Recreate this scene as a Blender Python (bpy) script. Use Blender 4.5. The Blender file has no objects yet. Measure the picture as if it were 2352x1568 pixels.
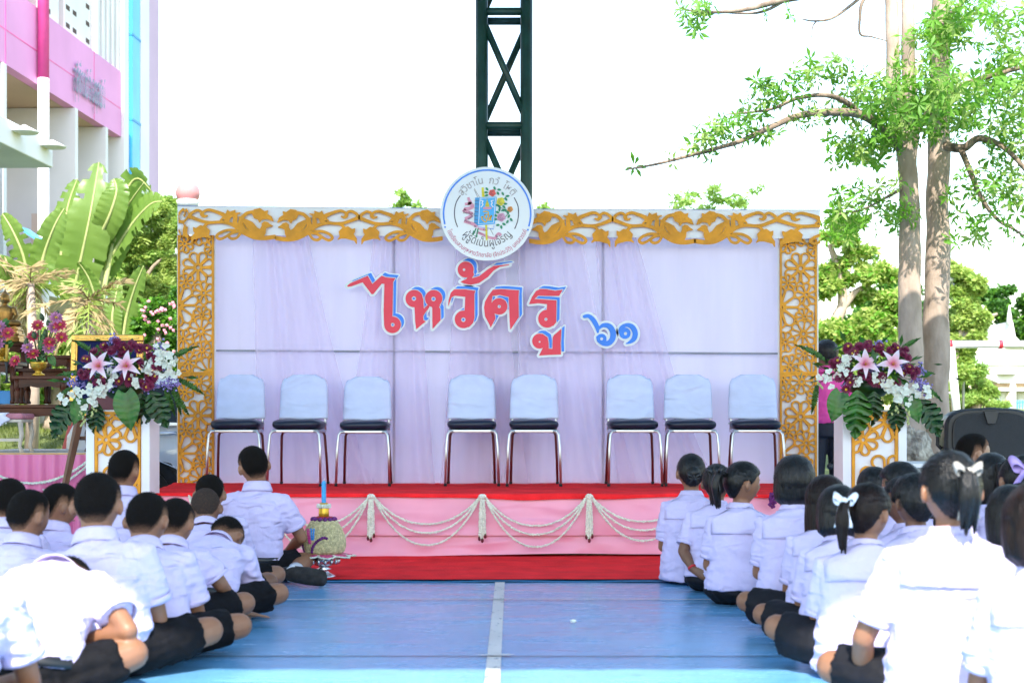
import bpy, bmesh, math, random
import numpy as np
from mathutils import Vector, Matrix, noise
from mathutils.bvhtree import BVHTree

random.seed(7); RNG = np.random.default_rng(7)
sc = bpy.context.scene
COL = sc.collection
R = math.radians

# ---------------------------------------------------------------- camera
FD = 3330.5; CU = 1176.0; HV = 976.0; CH = 0.95       # focal length, centre and horizon in photo units, eye height
cam = bpy.data.cameras.new("camera"); camo = bpy.data.objects.new("camera", cam); COL.objects.link(camo)
camo.location = (0, 0, CH); camo.rotation_euler = (R(90), 0, 0)
cam.sensor_width = 36; cam.lens = 51.0; cam.shift_y = 0.082; cam.clip_end = 3000; cam.clip_start = 0.05
cam.dof.use_dof = True; cam.dof.focus_distance = 11.4; cam.dof.aperture_fstop = 3.5
sc.camera = camo
# ---------------------------------------------------------------- sky and sun
SUN_EL, SUN_AZ = 50.0, -2.0       # elevation; angle to the right of straight behind the camera
w = bpy.data.worlds.new("World"); sc.world = w; w.use_nodes = True
nt = w.node_tree; nt.nodes.clear()
sky = nt.nodes.new("ShaderNodeTexSky"); sky.sky_type = 'NISHITA'; sky.sun_disc = False
sky.sun_elevation = R(SUN_EL); sky.sun_rotation = R(180 - SUN_AZ)
sky.dust_density = 1.0; sky.air_density = 1.4; sky.ozone_density = .6
bg = nt.nodes.new("ShaderNodeBackground"); bg.inputs[1].default_value = 0.15
wo = nt.nodes.new("ShaderNodeOutputWorld")
nt.links.new(sky.outputs[0], bg.inputs[0]); nt.links.new(bg.outputs[0], wo.inputs[0])
SD = Vector((math.sin(R(SUN_AZ)) * math.cos(R(SUN_EL)), -math.cos(R(SUN_AZ)) * math.cos(R(SUN_EL)), math.sin(R(SUN_EL))))
sl = bpy.data.lights.new("sun", 'SUN'); sl.energy = 2.8; sl.angle = R(0.53); sl.color = (1.0, 0.94, 0.85)
so = bpy.data.objects.new("sun", sl); COL.objects.link(so)
so.rotation_euler = SD.to_track_quat('Z', 'Y').to_euler(); so.location = SD * 30
sc.view_settings.view_transform = 'Standard'; sc.view_settings.look = 'None'
sc.view_settings.exposure = 1.85; sc.view_settings.gamma = 1.0; sc.view_settings.use_curve_mapping = False
sc.render.engine = 'CYCLES'
sc.cycles.use_denoising = True
sc.cycles.max_bounces = 7; sc.cycles.diffuse_bounces = 4; sc.cycles.glossy_bounces = 3
sc.cycles.transmission_bounces = 4; sc.cycles.transparent_max_bounces = 12; sc.cycles.caustics_reflective = False; sc.cycles.caustics_refractive = False

# ---------------------------------------------------------------- helpers
def W(u, v, d):                    # a point of the photo (2352 units wide) at a given distance
    return Vector(((u - CU) / FD * d, d, CH + (HV - v) / FD * d))
def X_(u, d): return (u - CU) / FD * d
def Z_(v, d): return CH + (HV - v) / FD * d
def fd(v): return CH * FD / (v - HV)   # distance of a floor point
def lerp(a, b, t): return a + (b - a) * t
def sstep(a, b, x):
    t = min(1, max(0, (x - a) / (b - a))); return t * t * (3 - 2 * t)

def tag(o, label=None, cat=None, group=None, kind=None):
    if label: o["label"] = label
    if cat: o["category"] = cat
    if group: o["group"] = group
    if kind: o["kind"] = kind
    return o
def empty(name, loc=(0, 0, 0), rz=0, label=None, cat=None, group=None, kind=None):
    o = bpy.data.objects.new(name, None); COL.objects.link(o); o.location = loc; o.rotation_euler = (0, 0, rz)
    o.empty_display_size = 0.1
    return tag(o, label, cat, group, kind)
def link(name, me, mat=None, parent=None):
    o = bpy.data.objects.new(name, me); COL.objects.link(o)
    if mat is not None and len(me.materials) == 0: me.materials.append(mat)
    if parent: o.parent = parent
    return o
def copy_tree(o, parent=None):
    c = o.copy(); COL.objects.link(c); c.parent = parent
    for ch in list(o.children): copy_tree(ch, c)
    return c

def frames(pts, ref):
    n = len(pts); out = []
    prev = None
    for i in range(n):
        t = (pts[min(i + 1, n - 1)] - pts[max(i - 1, 0)])
        if t.length < 1e-9: t = Vector((0, 0, 1))
        t = t.normalized()
        a = ref if prev is None else prev
        a = a - t * a.dot(t)
        if a.length < 1e-5:
            a = Vector((0.3, 1, 0.2)); a = a - t * a.dot(t)
        a = a.normalized(); prev = a
        out.append((t, a, t.cross(a)))
    return out

class MB:
    def __init__(s): s.v = []; s.f = []; s.m = []
    def add(s, vs, fs, mi=0):
        b = len(s.v); s.v.extend([tuple(p) for p in vs]); s.f.extend([tuple(i + b for i in f) for f in fs]); s.m.extend([mi] * len(fs)); return s
    def box(s, c, size, rz=0, rot=None, mi=0):
        hx, hy, hz = size[0] / 2, size[1] / 2, size[2] / 2
        M = rot if rot is not None else Matrix.Rotation(rz, 3, 'Z')
        c = Vector(c)
        vs = [c + M @ Vector((x, y, z)) for x in (-hx, hx) for y in (-hy, hy) for z in (-hz, hz)]
        return s.add(vs, [(0, 1, 3, 2), (4, 6, 7, 5), (0, 4, 5, 1), (2, 3, 7, 6), (0, 2, 6, 4), (1, 5, 7, 3)], mi)
    def bx(s, x0, x1, y0, y1, z0, z1, mi=0):
        return s.box(((x0 + x1) / 2, (y0 + y1) / 2, (z0 + z1) / 2), (x1 - x0, y1 - y0, z1 - z0), mi=mi)
    def tube(s, pts, rad, n=8, cap=True, ref=Vector((1, 0, 0)), round_=False, mi=0):
        pts = [Vector(p) for p in pts]
        rs = [(r, r) if not isinstance(r, (tuple, list)) else tuple(r) for r in (rad if isinstance(rad, (list, tuple)) and len(rad) == len(pts) else [rad] * len(pts))]
        if round_:
            t0 = (pts[0] - pts[1]).normalized(); t1 = (pts[-1] - pts[-2]).normalized()
            ra = min(rs[0]); rb = min(rs[-1])
            A = [pts[0] + t0 * ra * k for k in (.98, .8, .45)]; AR = [(rs[0][0] * k, rs[0][1] * k) for k in (.2, .6, .9)]
            B = [pts[-1] + t1 * rb * k for k in (.45, .8, .98)]; BR = [(rs[-1][0] * k, rs[-1][1] * k) for k in (.9, .6, .2)]
            pts = A + pts + B; rs = AR + rs + BR
        fr = frames(pts, ref); vs = []; fs = []
        for p, (t, a, b), (ra, rb) in zip(pts, fr, rs):
            for k in range(n):
                an = 2 * math.pi * k / n
                vs.append(p + a * (math.cos(an) * ra) + b * (math.sin(an) * rb))
        for i in range(len(pts) - 1):
            for k in range(n):
                k2 = (k + 1) % n
                fs.append((i * n + k, i * n + k2, (i + 1) * n + k2, (i + 1) * n + k))
        if cap:
            fs.append(tuple(range(n - 1, -1, -1))); L = (len(pts) - 1) * n; fs.append(tuple(L + k for k in range(n)))
        return s.add(vs, fs, mi)
    def lathe(s, prof, c=(0, 0, 0), n=20, mi=0, sx=1, sy=1):
        vs = []; fs = []; c = Vector(c)
        for r, z in prof:
            for k in range(n):
                an = 2 * math.pi * k / n
                vs.append(c + Vector((math.cos(an) * r * sx, math.sin(an) * r * sy, z)))
        for i in range(len(prof) - 1):
            for k in range(n):
                k2 = (k + 1) % n
                fs.append((i * n + k, i * n + k2, (i + 1) * n + k2, (i + 1) * n + k))
        fs.append(tuple(range(n - 1, -1, -1))); L = (len(prof) - 1) * n; fs.append(tuple(L + k for k in range(n)))
        return s.add(vs, fs, mi)
    def ball(s, c, r, n=10, m=6, rot=None, mi=0):
        if not isinstance(r, (tuple, list)): r = (r, r, r)
        c = Vector(c); vs = []; fs = []
        M = rot if rot is not None else Matrix.Identity(3)
        for i in range(m + 1):
            th = math.pi * i / m
            th = min(max(th, 0.06), math.pi - 0.06)
            for k in range(n):
                an = 2 * math.pi * k / n
                vs.append(c + M @ Vector((math.sin(th) * math.cos(an) * r[0], math.sin(th) * math.sin(an) * r[1], math.cos(th) * r[2])))
        for i in range(m):
            for k in range(n):
                k2 = (k + 1) % n
                fs.append((i * n + k, (i + 1) * n + k, (i + 1) * n + k2, i * n + k2))
        fs.append(tuple(range(n))); L = m * n; fs.append(tuple(L + k for k in range(n - 1, -1, -1)))
        return s.add(vs, fs, mi)
    def octa(s, c, r, mi=0):
        c = Vector(c); 
        vs = [c + Vector(p) * r for p in ((1, 0, 0), (-1, 0, 0), (0, 1, 0), (0, -1, 0), (0, 0, 1), (0, 0, -1))]
        return s.add(vs, [(0, 2, 4), (2, 1, 4), (1, 3, 4), (3, 0, 4), (2, 0, 5), (1, 2, 5), (3, 1, 5), (0, 3, 5)], mi)
    def grid(s, nu, nv, fn, mi=0, two=False):
        vs = [fn(i / (nu - 1), j / (nv - 1)) for j in range(nv) for i in range(nu)]
        fs = [(j * nu + i, j * nu + i + 1, (j + 1) * nu + i + 1, (j + 1) * nu + i) for j in range(nv - 1) for i in range(nu - 1)]
        return s.add(vs, fs, mi)
    def mesh(s, name, mats=None, smooth=True):
        me = bpy.data.meshes.new(name); me.from_pydata(s.v, [], s.f)
        if mats:
            for m in (mats if isinstance(mats, (list, tuple)) else [mats]): me.materials.append(m)
            if len(me.materials) > 1: me.polygons.foreach_set("material_index", s.m)
        if smooth: me.polygons.foreach_set("use_smooth", [True] * len(me.polygons))
        me.update(); return me
    def build(s, name, mats, parent=None, smooth=False, bevel=0, seg=2, thick=0, sub=0):
        o = link(name, s.mesh(name, mats, smooth or bevel > 0), None, parent)
        if thick:
            md = o.modifiers.new("solid", 'SOLIDIFY'); md.thickness = thick; md.offset = 0
        if bevel:
            md = o.modifiers.new("bevel", 'BEVEL'); md.width = bevel; md.segments = seg; md.limit_method = 'ANGLE'; md.angle_limit = R(40)
            md.harden_normals = True
        if sub:
            md = o.modifiers.new("sub", 'SUBSURF'); md.levels = sub; md.render_levels = sub
        return o

# ---------------------------------------------------------------- materials
MATS = {}
def mat(name, col, rough=0.6, var=0.12, vs=6.0, bump=0.0, bs=40.0, metal=0.0, coat=0.0, transl=0.0, alpha=1.0, stretch=(1, 1, 1), spec=0.5, col2=None, sheen=0.0, sss=0.0, rvar=0.0, detail=4.0):
    if name in MATS: return MATS[name]
    m = bpy.data.materials.new(name); m.use_nodes = True; t = m.node_tree; N = t.nodes; L = t.links
    b = N["Principled BSDF"]; out = N["Material Output"]
    tc = N.new("ShaderNodeTexCoord"); mp = N.new("ShaderNodeMapping"); mp.inputs["Scale"].default_value = stretch
    L.new(tc.outputs["Object"], mp.inputs[0])
    n1 = N.new("ShaderNodeTexNoise"); n1.inputs["Scale"].default_value = vs; n1.inputs["Detail"].default_value = detail; L.new(mp.outputs[0], n1.inputs[0])
    rp = N.new("ShaderNodeMapRange"); rp.inputs[1].default_value = 0.3; rp.inputs[2].default_value = 0.7
    L.new(n1.outputs[0], rp.inputs[0])
    mx = N.new("ShaderNodeMix"); mx.data_type = 'RGBA'
    c2 = col2 if col2 is not None else tuple(c * (1 - var * 2) for c in col)
    c1 = col if col2 is not None else tuple(min(1, c * (1 + var * .6)) for c in col)
    mx.inputs[6].default_value = (*c2, 1); mx.inputs[7].default_value = (*c1, 1)
    L.new(rp.outputs[0], mx.inputs[0]); L.new(mx.outputs[2], b.inputs["Base Color"])
    b.inputs["Roughness"].default_value = rough; b.inputs["Metallic"].default_value = metal
    b.inputs["Specular IOR Level"].default_value = spec
    if coat: b.inputs["Coat Weight"].default_value = coat; b.inputs["Coat Roughness"].default_value = 0.1
    if sheen: b.inputs["Sheen Weight"].default_value = sheen
    if sss: b.inputs["Subsurface Weight"].default_value = sss; b.inputs["Subsurface Radius"].default_value = (.02, .008, .004)
    if rvar:
        r2 = N.new("ShaderNodeMapRange"); r2.inputs[3].default_value = rough - rvar; r2.inputs[4].default_value = rough + rvar
        L.new(n1.outputs[0], r2.inputs[0]); L.new(r2.outputs[0], b.inputs["Roughness"])
    if bump:
        n2 = N.new("ShaderNodeTexNoise"); n2.inputs["Scale"].default_value = bs; n2.inputs["Detail"].default_value = 3; L.new(mp.outputs[0], n2.inputs[0])
        bp = N.new("ShaderNodeBump"); bp.inputs["Strength"].default_value = min(1, bump); bp.inputs["Distance"].default_value = 0.01
        L.new(n2.outputs[0], bp.inputs["Height"]); L.new(bp.outputs[0], b.inputs["Normal"])
    last = b
    if transl:
        tr = N.new("ShaderNodeBsdfTranslucent"); L.new(mx.outputs[2], tr.inputs[0])
        ms = N.new("ShaderNodeMixShader"); ms.inputs[0].default_value = transl
        L.new(b.outputs[0], ms.inputs[1]); L.new(tr.outputs[0], ms.inputs[2]); L.new(ms.outputs[0], out.inputs[0]); last = ms
    if alpha < 1:
        tp = N.new("ShaderNodeBsdfTransparent"); ma = N.new("ShaderNodeMixShader"); ma.inputs[0].default_value = alpha
        L.new(tp.outputs[0], ma.inputs[1]); L.new(last.outputs[0], ma.inputs[2]); L.new(ma.outputs[0], out.inputs[0])
    MATS[name] = m
    return m

GOLD = mat("gold_foam", (.74, .30, .006), .62, .13, 9, .35, 60)
WHITEBOARD = mat("white_board", (.78, .78, .80), .55, .04, 3, .1, 20)
CHROME = mat("chrome", (.58, .60, .63), .34, .05, 10, metal=1, rvar=.06)
WOOD = mat("dark_wood", (.10, .028, .012), .42, .35, 9, .25, 30, stretch=(.25, 1, 1), spec=.25)
BRASS = mat("brass", (.62, .33, .07), .3, .2, 14, metal=.85, bump=.1)
LEAFD = mat("leaf_dark", (.02, .085, .012), .38, .4, 14, .2, 30, transl=.2)
LEAFM = mat("leaf_mid", (.055, .17, .02), .42, .35, 12, .2, 30, transl=.3)
BLACK = mat("black_plastic", (.012, .012, .014), .45, .2, 20, .2, 120)

def add_folds(m, scale=5.0, dist=.06, strength=.6, stretch=(1, 1, .55), distortion=1.2, rand=False):
    """broad soft cloth creases under a material's fine relief"""
    t = m.node_tree; N = t.nodes; L = t.links; b = N["Principled BSDF"]
    tc = N.new("ShaderNodeTexCoord"); mp = N.new("ShaderNodeMapping"); mp.inputs["Scale"].default_value = stretch; mp.inputs["Rotation"].default_value = (.3, .5, .2); L.new(tc.outputs["Object"], mp.inputs[0])
    if rand:
        oi = N.new("ShaderNodeObjectInfo"); cb = N.new("ShaderNodeCombineXYZ"); mm = N.new("ShaderNodeMath"); mm.operation = 'MULTIPLY'; mm.inputs[1].default_value = 37.0
        L.new(oi.outputs["Random"], mm.inputs[0]); L.new(mm.outputs[0], cb.inputs[0]); L.new(mm.outputs[0], cb.inputs[1]); L.new(cb.outputs[0], mp.inputs["Location"])
    n = N.new("ShaderNodeTexNoise"); n.noise_type = 'RIDGED_MULTIFRACTAL'; n.inputs["Scale"].default_value = scale; n.inputs["Detail"].default_value = 3; n.inputs["Distortion"].default_value = distortion; L.new(mp.outputs[0], n.inputs[0])
    bp = N.new("ShaderNodeBump"); bp.inputs["Strength"].default_value = strength; bp.inputs["Distance"].default_value = dist; L.new(n.outputs[0], bp.inputs["Height"])
    prev = b.inputs["Normal"].links
    if prev: L.new(bp.outputs[0], prev[0].from_node.inputs["Normal"])
    else: L.new(bp.outputs[0], b.inputs["Normal"])
    return m
# ================================================================ ground, court, canopy
def ground_z(x, y):
    t = sstep(15.3, 20.5, y) * .85 + sstep(20, 36, y) * .5
    return t + (0.05 * noise.noise(Vector((x * .15, y * .15, 0))) if y > 16 else 0) - (0.0 if y > 16 else 0.012)
def make_ground():
    xs = sorted(set([-1500, -600, -250, -120, -70] + list(np.linspace(-45, 45, 46)) + [70, 120, 250, 600, 1500]))
    ys = sorted(set([-400, -120, -50, -20, 0, 8, 14] + list(np.linspace(15.5, 50, 36)) + [60, 80, 120, 200, 400, 900, 2000]))
    vs = [(x, y, ground_z(x, y)) for y in ys for x in xs]; n = len(xs)
    fs = [(j * n + i, j * n + i + 1, (j + 1) * n + i + 1, (j + 1) * n + i) for j in range(len(ys) - 1) for i in range(n - 1)]
    g = mat("lawn", (.16, .19, .05), .9, .3, .9, .6, 30, col2=(.10, .13, .035), detail=8)
    mb = MB().add(vs, fs); o = mb.build("ground", g, smooth=True); tag(o, kind="structure")
make_ground()

def floor_mat():
    m = bpy.data.materials.new("court_paint"); m.use_nodes = True; t = m.node_tree; N = t.nodes; L = t.links
    b = N["Principled BSDF"]; tc = N.new("ShaderNodeTexCoord")
    def tex(scale, st=(1, 1, 1), det=5, rough=.55):
        mp = N.new("ShaderNodeMapping"); mp.inputs["Scale"].default_value = st; L.new(tc.outputs["Object"], mp.inputs[0])
        n = N.new("ShaderNodeTexNoise"); n.inputs["Scale"].default_value = scale; n.inputs["Detail"].default_value = det; n.inputs["Roughness"].default_value = rough
        L.new(mp.outputs[0], n.inputs[0]); return n
    def rng(n, a, b_, c=0, d=1):
        r = N.new("ShaderNodeMapRange"); r.inputs[1].default_value = a; r.inputs[2].default_value = b_; r.inputs[3].default_value = c; r.inputs[4].default_value = d
        L.new(n.outputs[0], r.inputs[0]); return r
    def mix(f, a, b_):
        x = N.new("ShaderNodeMix"); x.data_type = 'RGBA'
        L.new(f.outputs[0], x.inputs[0])
        for s, k in ((a, 6), (b_, 7)):
            if isinstance(s, tuple): x.inputs[k].default_value = (*s, 1)
            else: L.new(s.outputs[2], x.inputs[k])
        return x
    base = mix(rng(tex(.9, det=6), .35, .68), (.12, .34, .60), (.18, .43, .69))
    streak = mix(rng(tex(5, (.5, 3, 1), 6, .7), .5, .75, 0, .55), base, (.10, .33, .60))
    dirt = mix(rng(tex(14, (.35, 2.2, 1), 8, .75), .57, .70, 0, .8), streak, (.045, .10, .17))
    fine = mix(rng(tex(90, (.6, 2, 1), 4), .58, .72, 0, .65), dirt, (.05, .13, .25))
    L.new(fine.outputs[2], b.inputs["Base Color"])
    rr = rng(tex(3, (.6, 2, 1), 6, .7), .3, .75, .10, .38); L.new(rr.outputs[0], b.inputs["Roughness"])
    bp = N.new("ShaderNodeBump"); bp.inputs["Strength"].default_value = .35; bp.inputs["Distance"].default_value = .004
    L.new(tex(35, (.7, 1.6, 1), 6, .65).outputs[0], bp.inputs["Height"]); L.new(bp.outputs[0], b.inputs["Normal"])
    b.inputs["Specular IOR Level"].default_value = .6
    return m
court = MB().bx(-12, 9, -6, 15.3, -.3, 0).build("court_floor", floor_mat()); tag(court, kind="structure")

def worn_paint(name, col, under, thr):
    m = mat(name, col, .5, .08, 3)
    t = m.node_tree; N = t.nodes; L = t.links; b = N["Principled BSDF"]
    tc = N.new("ShaderNodeTexCoord"); n = N.new("ShaderNodeTexNoise"); n.inputs["Scale"].default_value = 26; n.inputs["Detail"].default_value = 8; n.inputs["Roughness"].default_value = .7
    mp = N.new("ShaderNodeMapping"); mp.inputs["Scale"].default_value = (1, .55, 1); L.new(tc.outputs["Object"], mp.inputs[0]); L.new(mp.outputs[0], n.inputs[0])
    r = N.new("ShaderNodeMapRange"); r.inputs[1].default_value = thr; r.inputs[2].default_value = thr + .05; L.new(n.outputs[0], r.inputs[0])
    src = b.inputs["Base Color"].links[0].from_socket
    x = N.new("ShaderNodeMix"); x.data_type = 'RGBA'; L.new(r.outputs[0], x.inputs[0]); L.new(src, x.inputs[6]); x.inputs[7].default_value = (*under, 1)
    L.new(x.outputs[2], b.inputs["Base Color"]); return m
LINE = worn_paint("court_line_paint", (.62, .60, .58), (.12, .15, .19), .575)
o = MB().add([(-.102, -5, .004), (-.044, -5, .004), (-.044, 8.78, .004), (-.102, 8.78, .004)], [(0, 1, 2, 3)]).build("court_marking", LINE); tag(o, kind="structure")
mb = MB()
def arc_line(y0, half, w, bow):
    vs = []; n = 40
    for i in range(n):
        t = i / (n - 1) * 2 - 1; x = t * half; y = y0 - bow * t * t
        vs += [(x, y - w / 2, .0075), (x, y + w / 2, .0075)]
    return MB().add(vs, [(2 * i, 2 * i + 2, 2 * i + 3, 2 * i + 1) for i in range(n - 1)])
o = arc_line(7.9, 4.5, .024, .35).build("court_marking", worn_paint("thin_line_paint", (.55, .52, .50), (.10, .22, .4), .6)); tag(o, kind="structure")
o = MB().add([(-6, 5.98, .0035), (6, 5.94, .0035), (6, 5.952, .0035), (-6, 5.992, .0035)], [(0, 1, 2, 3)]).build("court_joint", mat("joint_dirt", (.06, .09, .12), .8, .4, 20)); tag(o, kind="structure")
o = MB().add([(-.15, 5.968, .0095)] + [(-.12, 5.952, .0095), (-.06, 5.945, .0095), (-.01, 5.95, .0095), (.012, 5.972, .0095), (-.02, 5.985, .0095), (-.10, 5.98, .0095)], [tuple(range(7))]).build("paint_patch", LINE); tag(o, kind="structure")

# canopy above the court (out of the picture, it throws the shade)
RH = 5.6
rm = mat("roof_sheet", (.80, .80, .80), .5, .04, 2, transl=.11)  # translucency added so sun through the sheet brightens the floor and carpet
roof = empty("court_canopy", (0, 0, 0), 0, "unseen slightly translucent canopy roof over the blue court", "canopy", kind="structure")
n = 120; vs = []
x0, x1, y0r, y1r = -11, 8.5, .95, 12.75
for j, y in enumerate((y0r, y1r)):
    for i in range(n): vs.append((lerp(x0, x1, i / (n - 1)), y, RH + (.03 if i % 2 else 0)))
MB().add(vs, [(i, i + 1, n + i + 1, n + i) for i in range(n - 1)]).build("roof_sheet", rm, roof, thick=.01)

GREEN = mat("green_steel", (.008, .05, .035), .42, .2, 6, .06, 60)
def truss_column(name, x, y, label, wid=.385, dep=.30, top=RH):
    e = empty(name, (x, y, 0), 0, label, "truss column", "green truss columns of the canopy")
    r = .052
    for sx in (-1, 1):
        for sy in (-1, 1):
            MB().tube([(sx * wid / 2, sy * dep / 2, 0), (sx * wid / 2, sy * dep / 2, top)], r, 14).build("chord", GREEN, e, True)
    z = .585; H = .98
    while z < top - .2:
        for sy in (-1, 1):
            MB().tube([(-wid / 2, sy * dep / 2, z), (wid / 2, sy * dep / 2, z)], .034, 10).build("crossbar", GREEN, e, True)
        for sx in (-1, 1):
            MB().tube([(sx * wid / 2, -dep / 2, z), (sx * wid / 2, dep / 2, z)], .03, 10).build("crossbar", GREEN, e, True)
        if z + H < top + 1.2:
            zt = min(z + H, top)
            MB().tube([(-wid / 2, -dep / 2, z + H - .05), (wid / 2, -dep / 2, z + .05)], .029, 10).build("brace", GREEN, e, True)
            MB().tube([(wid / 2, dep / 2, z + H - .05), (-wid / 2, dep / 2, z + .05)], .029, 10).build("brace", GREEN, e, True)
        z += H
    return e
truss_column("truss_column", X_(1158, 12.62), 12.62, "dark green lattice steel column behind the round emblem")

# ================================================================ pink school building
def bld():
    e = empty("school_building", (0, 0, 0), 0, "pink and white school building with blue pipe at its corner", "building")
    K = .0477
    # local frame: s along the facade (metres from the picture's left edge), p out of the wall
    ang = math.atan(K); fx = Vector((math.sin(ang), math.cos(ang), 0)); nx = Vector((math.cos(ang), -math.sin(ang), 0))
    O = Vector((X_(0, 24), 24, 0))
    rot = Matrix((fx, nx, Vector((0, 0, 1)))).transposed()
    def dd(u, p=0):
        q = 9.62 - p * 1.0; return q / (K + (CU - u) / FD)
    def S(u, p=0): return (dd(u, p) - 24) / math.cos(ang)
    def Zb(u, v, p=0): return Z_(v, dd(u, p))
    def bo(name, s0, s1, p0, p1, z0, z1, m, parent=None, bevel=0):
        c = O + rot @ Vector(((s0 + s1) / 2, (p0 + p1) / 2, (z0 + z1) / 2))
        # rot has a left-handed basis for (s,p,z); flip faces do not matter for closed boxes
        vs = []
        for a in (s0, s1):
            for b in (p0, p1):
                for z in (z0, z1): vs.append(O + rot @ Vector((a, b, z)))
        mb = MB().add(vs, [(0, 1, 3, 2), (4, 6, 7, 5), (0, 4, 5, 1), (2, 3, 7, 6), (0, 2, 6, 4), (1, 5, 7, 3)])
        return mb.build(name, m, parent or e, bevel=bevel)
    pink = mat("pink_paint", (.80, .34, .63), .7, .06, .8, .1, 6)
    hot = mat("hot_pink_paint", (.85, .10, .38), .5, .1, 3)
    pale = mat("pale_pink_paint", (.6, .42, .58), .7, .05, .7)
    cream = mat("cream_paint", (.70, .55, .48), .8, .06, .7)
    white = mat("white_wall", (.78, .76, .76), .7, .05, 1)
    beige = mat("beige_soffit", (.60, .42, .31), .8, .06, .6)
    blue = mat("blue_pipe_paint", (.05, .45, .90), .4, .08, 2)
    dark = mat("vent_dark", (.10, .07, .06), .9)
    send = S(355)
    bo("wall", -10, send - .3, -5.2, -1.35, 0, 13, cream)
    bo("pier", S(331), send, -6, .1, 0, 13.5, pale)
    bo("pilaster", S(311), S(331) - .01, -1.34, .12, 0, 13.4, white)
    bo("blue_pipe", S(291), S(310), -.4, .12, 0, 13.3, blue, bevel=.03)
    for z in (3, 5.2, 7.4, 9.2): bo("pipe_band", S(290.5), S(310) + .02, -.38, .13, z, z + .05, mat("blue_band", (.03, .3, .65), .5))
    bo("pilaster", S(279), S(290), -1.34, .06, 0, 13.4, white)
    zb0, zb1 = 6.98, 8.33
    bo("parapet_band", -8, S(279) - .01, -.2, 0, zb0, zb1, pink)
    for u in (12, 216): bo("band_joint", S(u), S(u) + .03, -.1, .006, zb0, zb1, hot)
    bo("band_joint", -8, S(279) - .02, -.1, .005, 7.55, 7.57, hot)
    bo("slab", -8, S(279) - .01, -1.34, -.21, zb0, zb0 + .25, beige)
    bo("slab", -8, S(279) - .01, -1.34, -.02, 3.3, 3.6, white)
    bo("balcony_wall", S(104), S(279) - .01, -.25, -.01, 3.61, 4.75, cream)
    for u in (-60, 4, 170, 240): bo("fin_wall", S(u), S(u) + .14, -1.34, .03, 3.62 if u > 100 else .3, zb0 - .01, white)
    # downpipe pink above, cream below
    for (za, zb, m) in ((zb0 + .1, 13, hot), (0, zb0 + .1, white)):
        a = O + rot @ Vector((S(86), .11, za)); b = O + rot @ Vector((S(86), .11, zb))
        MB().tube([a, b], .10, 12).build("downpipe", m, e, True)
    # upper storey: block screens with slots, and fins
    bo("recess_wall", -8, S(279) - .01, -1.3, -.9, zb1 + .01, 13, cream)
    for (ua, ub) in ((-40, 74), (100, 150), (162, 222)):
        pa = bo("vent_screen", S(ua), S(ub), -.3, -.12, zb1 + .01, 12.5, white)
        nc = max(2, int((S(ub) - S(ua)) / .33))
        for i in range(nc):
            for j in range(12):
                s0 = lerp(S(ua), S(ub), (i + .25) / nc); s1 = lerp(S(ua), S(ub), (i + .8) / nc)
                z0 = zb1 + .15 + j * .34
                if (i % 3) != 2: bo("slot", s0, s1, -.125, -.116, z0, z0 + .09, dark, pa)
    for u in (226, 238, 249, 260, 271): bo("sun_fin", S(u), S(u) + .14, -.9, -.02, zb1 + .01, 13, white)
    # entrance canopy
    bo("canopy_slab", -8, S(125, 1.2), -1.3, 1.2, 5.05, 5.45, white, bevel=.02)
    for u in (40, 105):
        a = O + rot @ Vector((S(u, 1.2), 1.33, 5.32)); MB().lathe([(.02, .1), (.05, .08), (.22, 0), (.2, -.02)], a, 16).build("fascia_lamp", white, e, True)
    bo("window", -6, S(11), -.5, -.42, 1.2, 4.6, mat("blue_glass", (.18, .34, .42), .1, .2, 1, coat=.5))
    bo("window_frame", S(11), S(32), -.55, -.3, 0, 5.04, white)
    aw = mat("blue_awning", (.10, .42, .75), .6)
    vs = [O + rot @ Vector(q) for q in ((S(34), .0, 4.35), (S(66), .0, 4.35), (S(66), .75, 3.85), (S(34), .75, 3.85))]
    MB().add(vs, [(0, 1, 2, 3)]).build("awning", aw, e, thick=.03)
    bo("door_recess", S(34), S(70), -.9, -.85, .2, 3.3, mat("door_brown", (.36, .25, .2), .7))
    bo("small_window", S(262), S(275), -1.32, -1.28, 5.0, 5.9, mat("shutter_tan", (.52, .40, .36), .7))
    bo("side_box", S(262), S(279), -.3, .35, 4.1, 4.78, white)
    # sign letters
    return e, O, rot, S
BLD, BO, BROT, BS = bld()

# ================================================================ goal, poles, gate
def goal():
    d = 19.0; e = empty("football_goal", (0, 0, 0), 0, "white football goal crossbar with red tape behind the loudspeaker", "goal")
    wh = mat("white_pole", (.8, .8, .8), .5, .05, 3); rd = mat("red_tape", (.7, .03, .06), .5)
    a = W(2183, 796, d); a2 = a.copy(); a2.z = ground_z(a.x, d)
    MB().tube([a2 + Vector((.12, 0, 0)), a], .055, 10).build("post", wh, e, True)
    b = W(2620, 790, d); l = W(2172, 790, d)
    MB().tube([l, b], .05, 10).build("crossbar", wh, e, True)
    bb = b.copy(); bb.z = ground_z(b.x, d); MB().tube([bb, b], .055, 10).build("post", wh, e, True)
    for u in (2181, 2297): MB().tube([W(u - 4, 790, d), W(u + 4, 790, d)], .058, 10).build("tape", rd, e, True)
goal()

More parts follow.
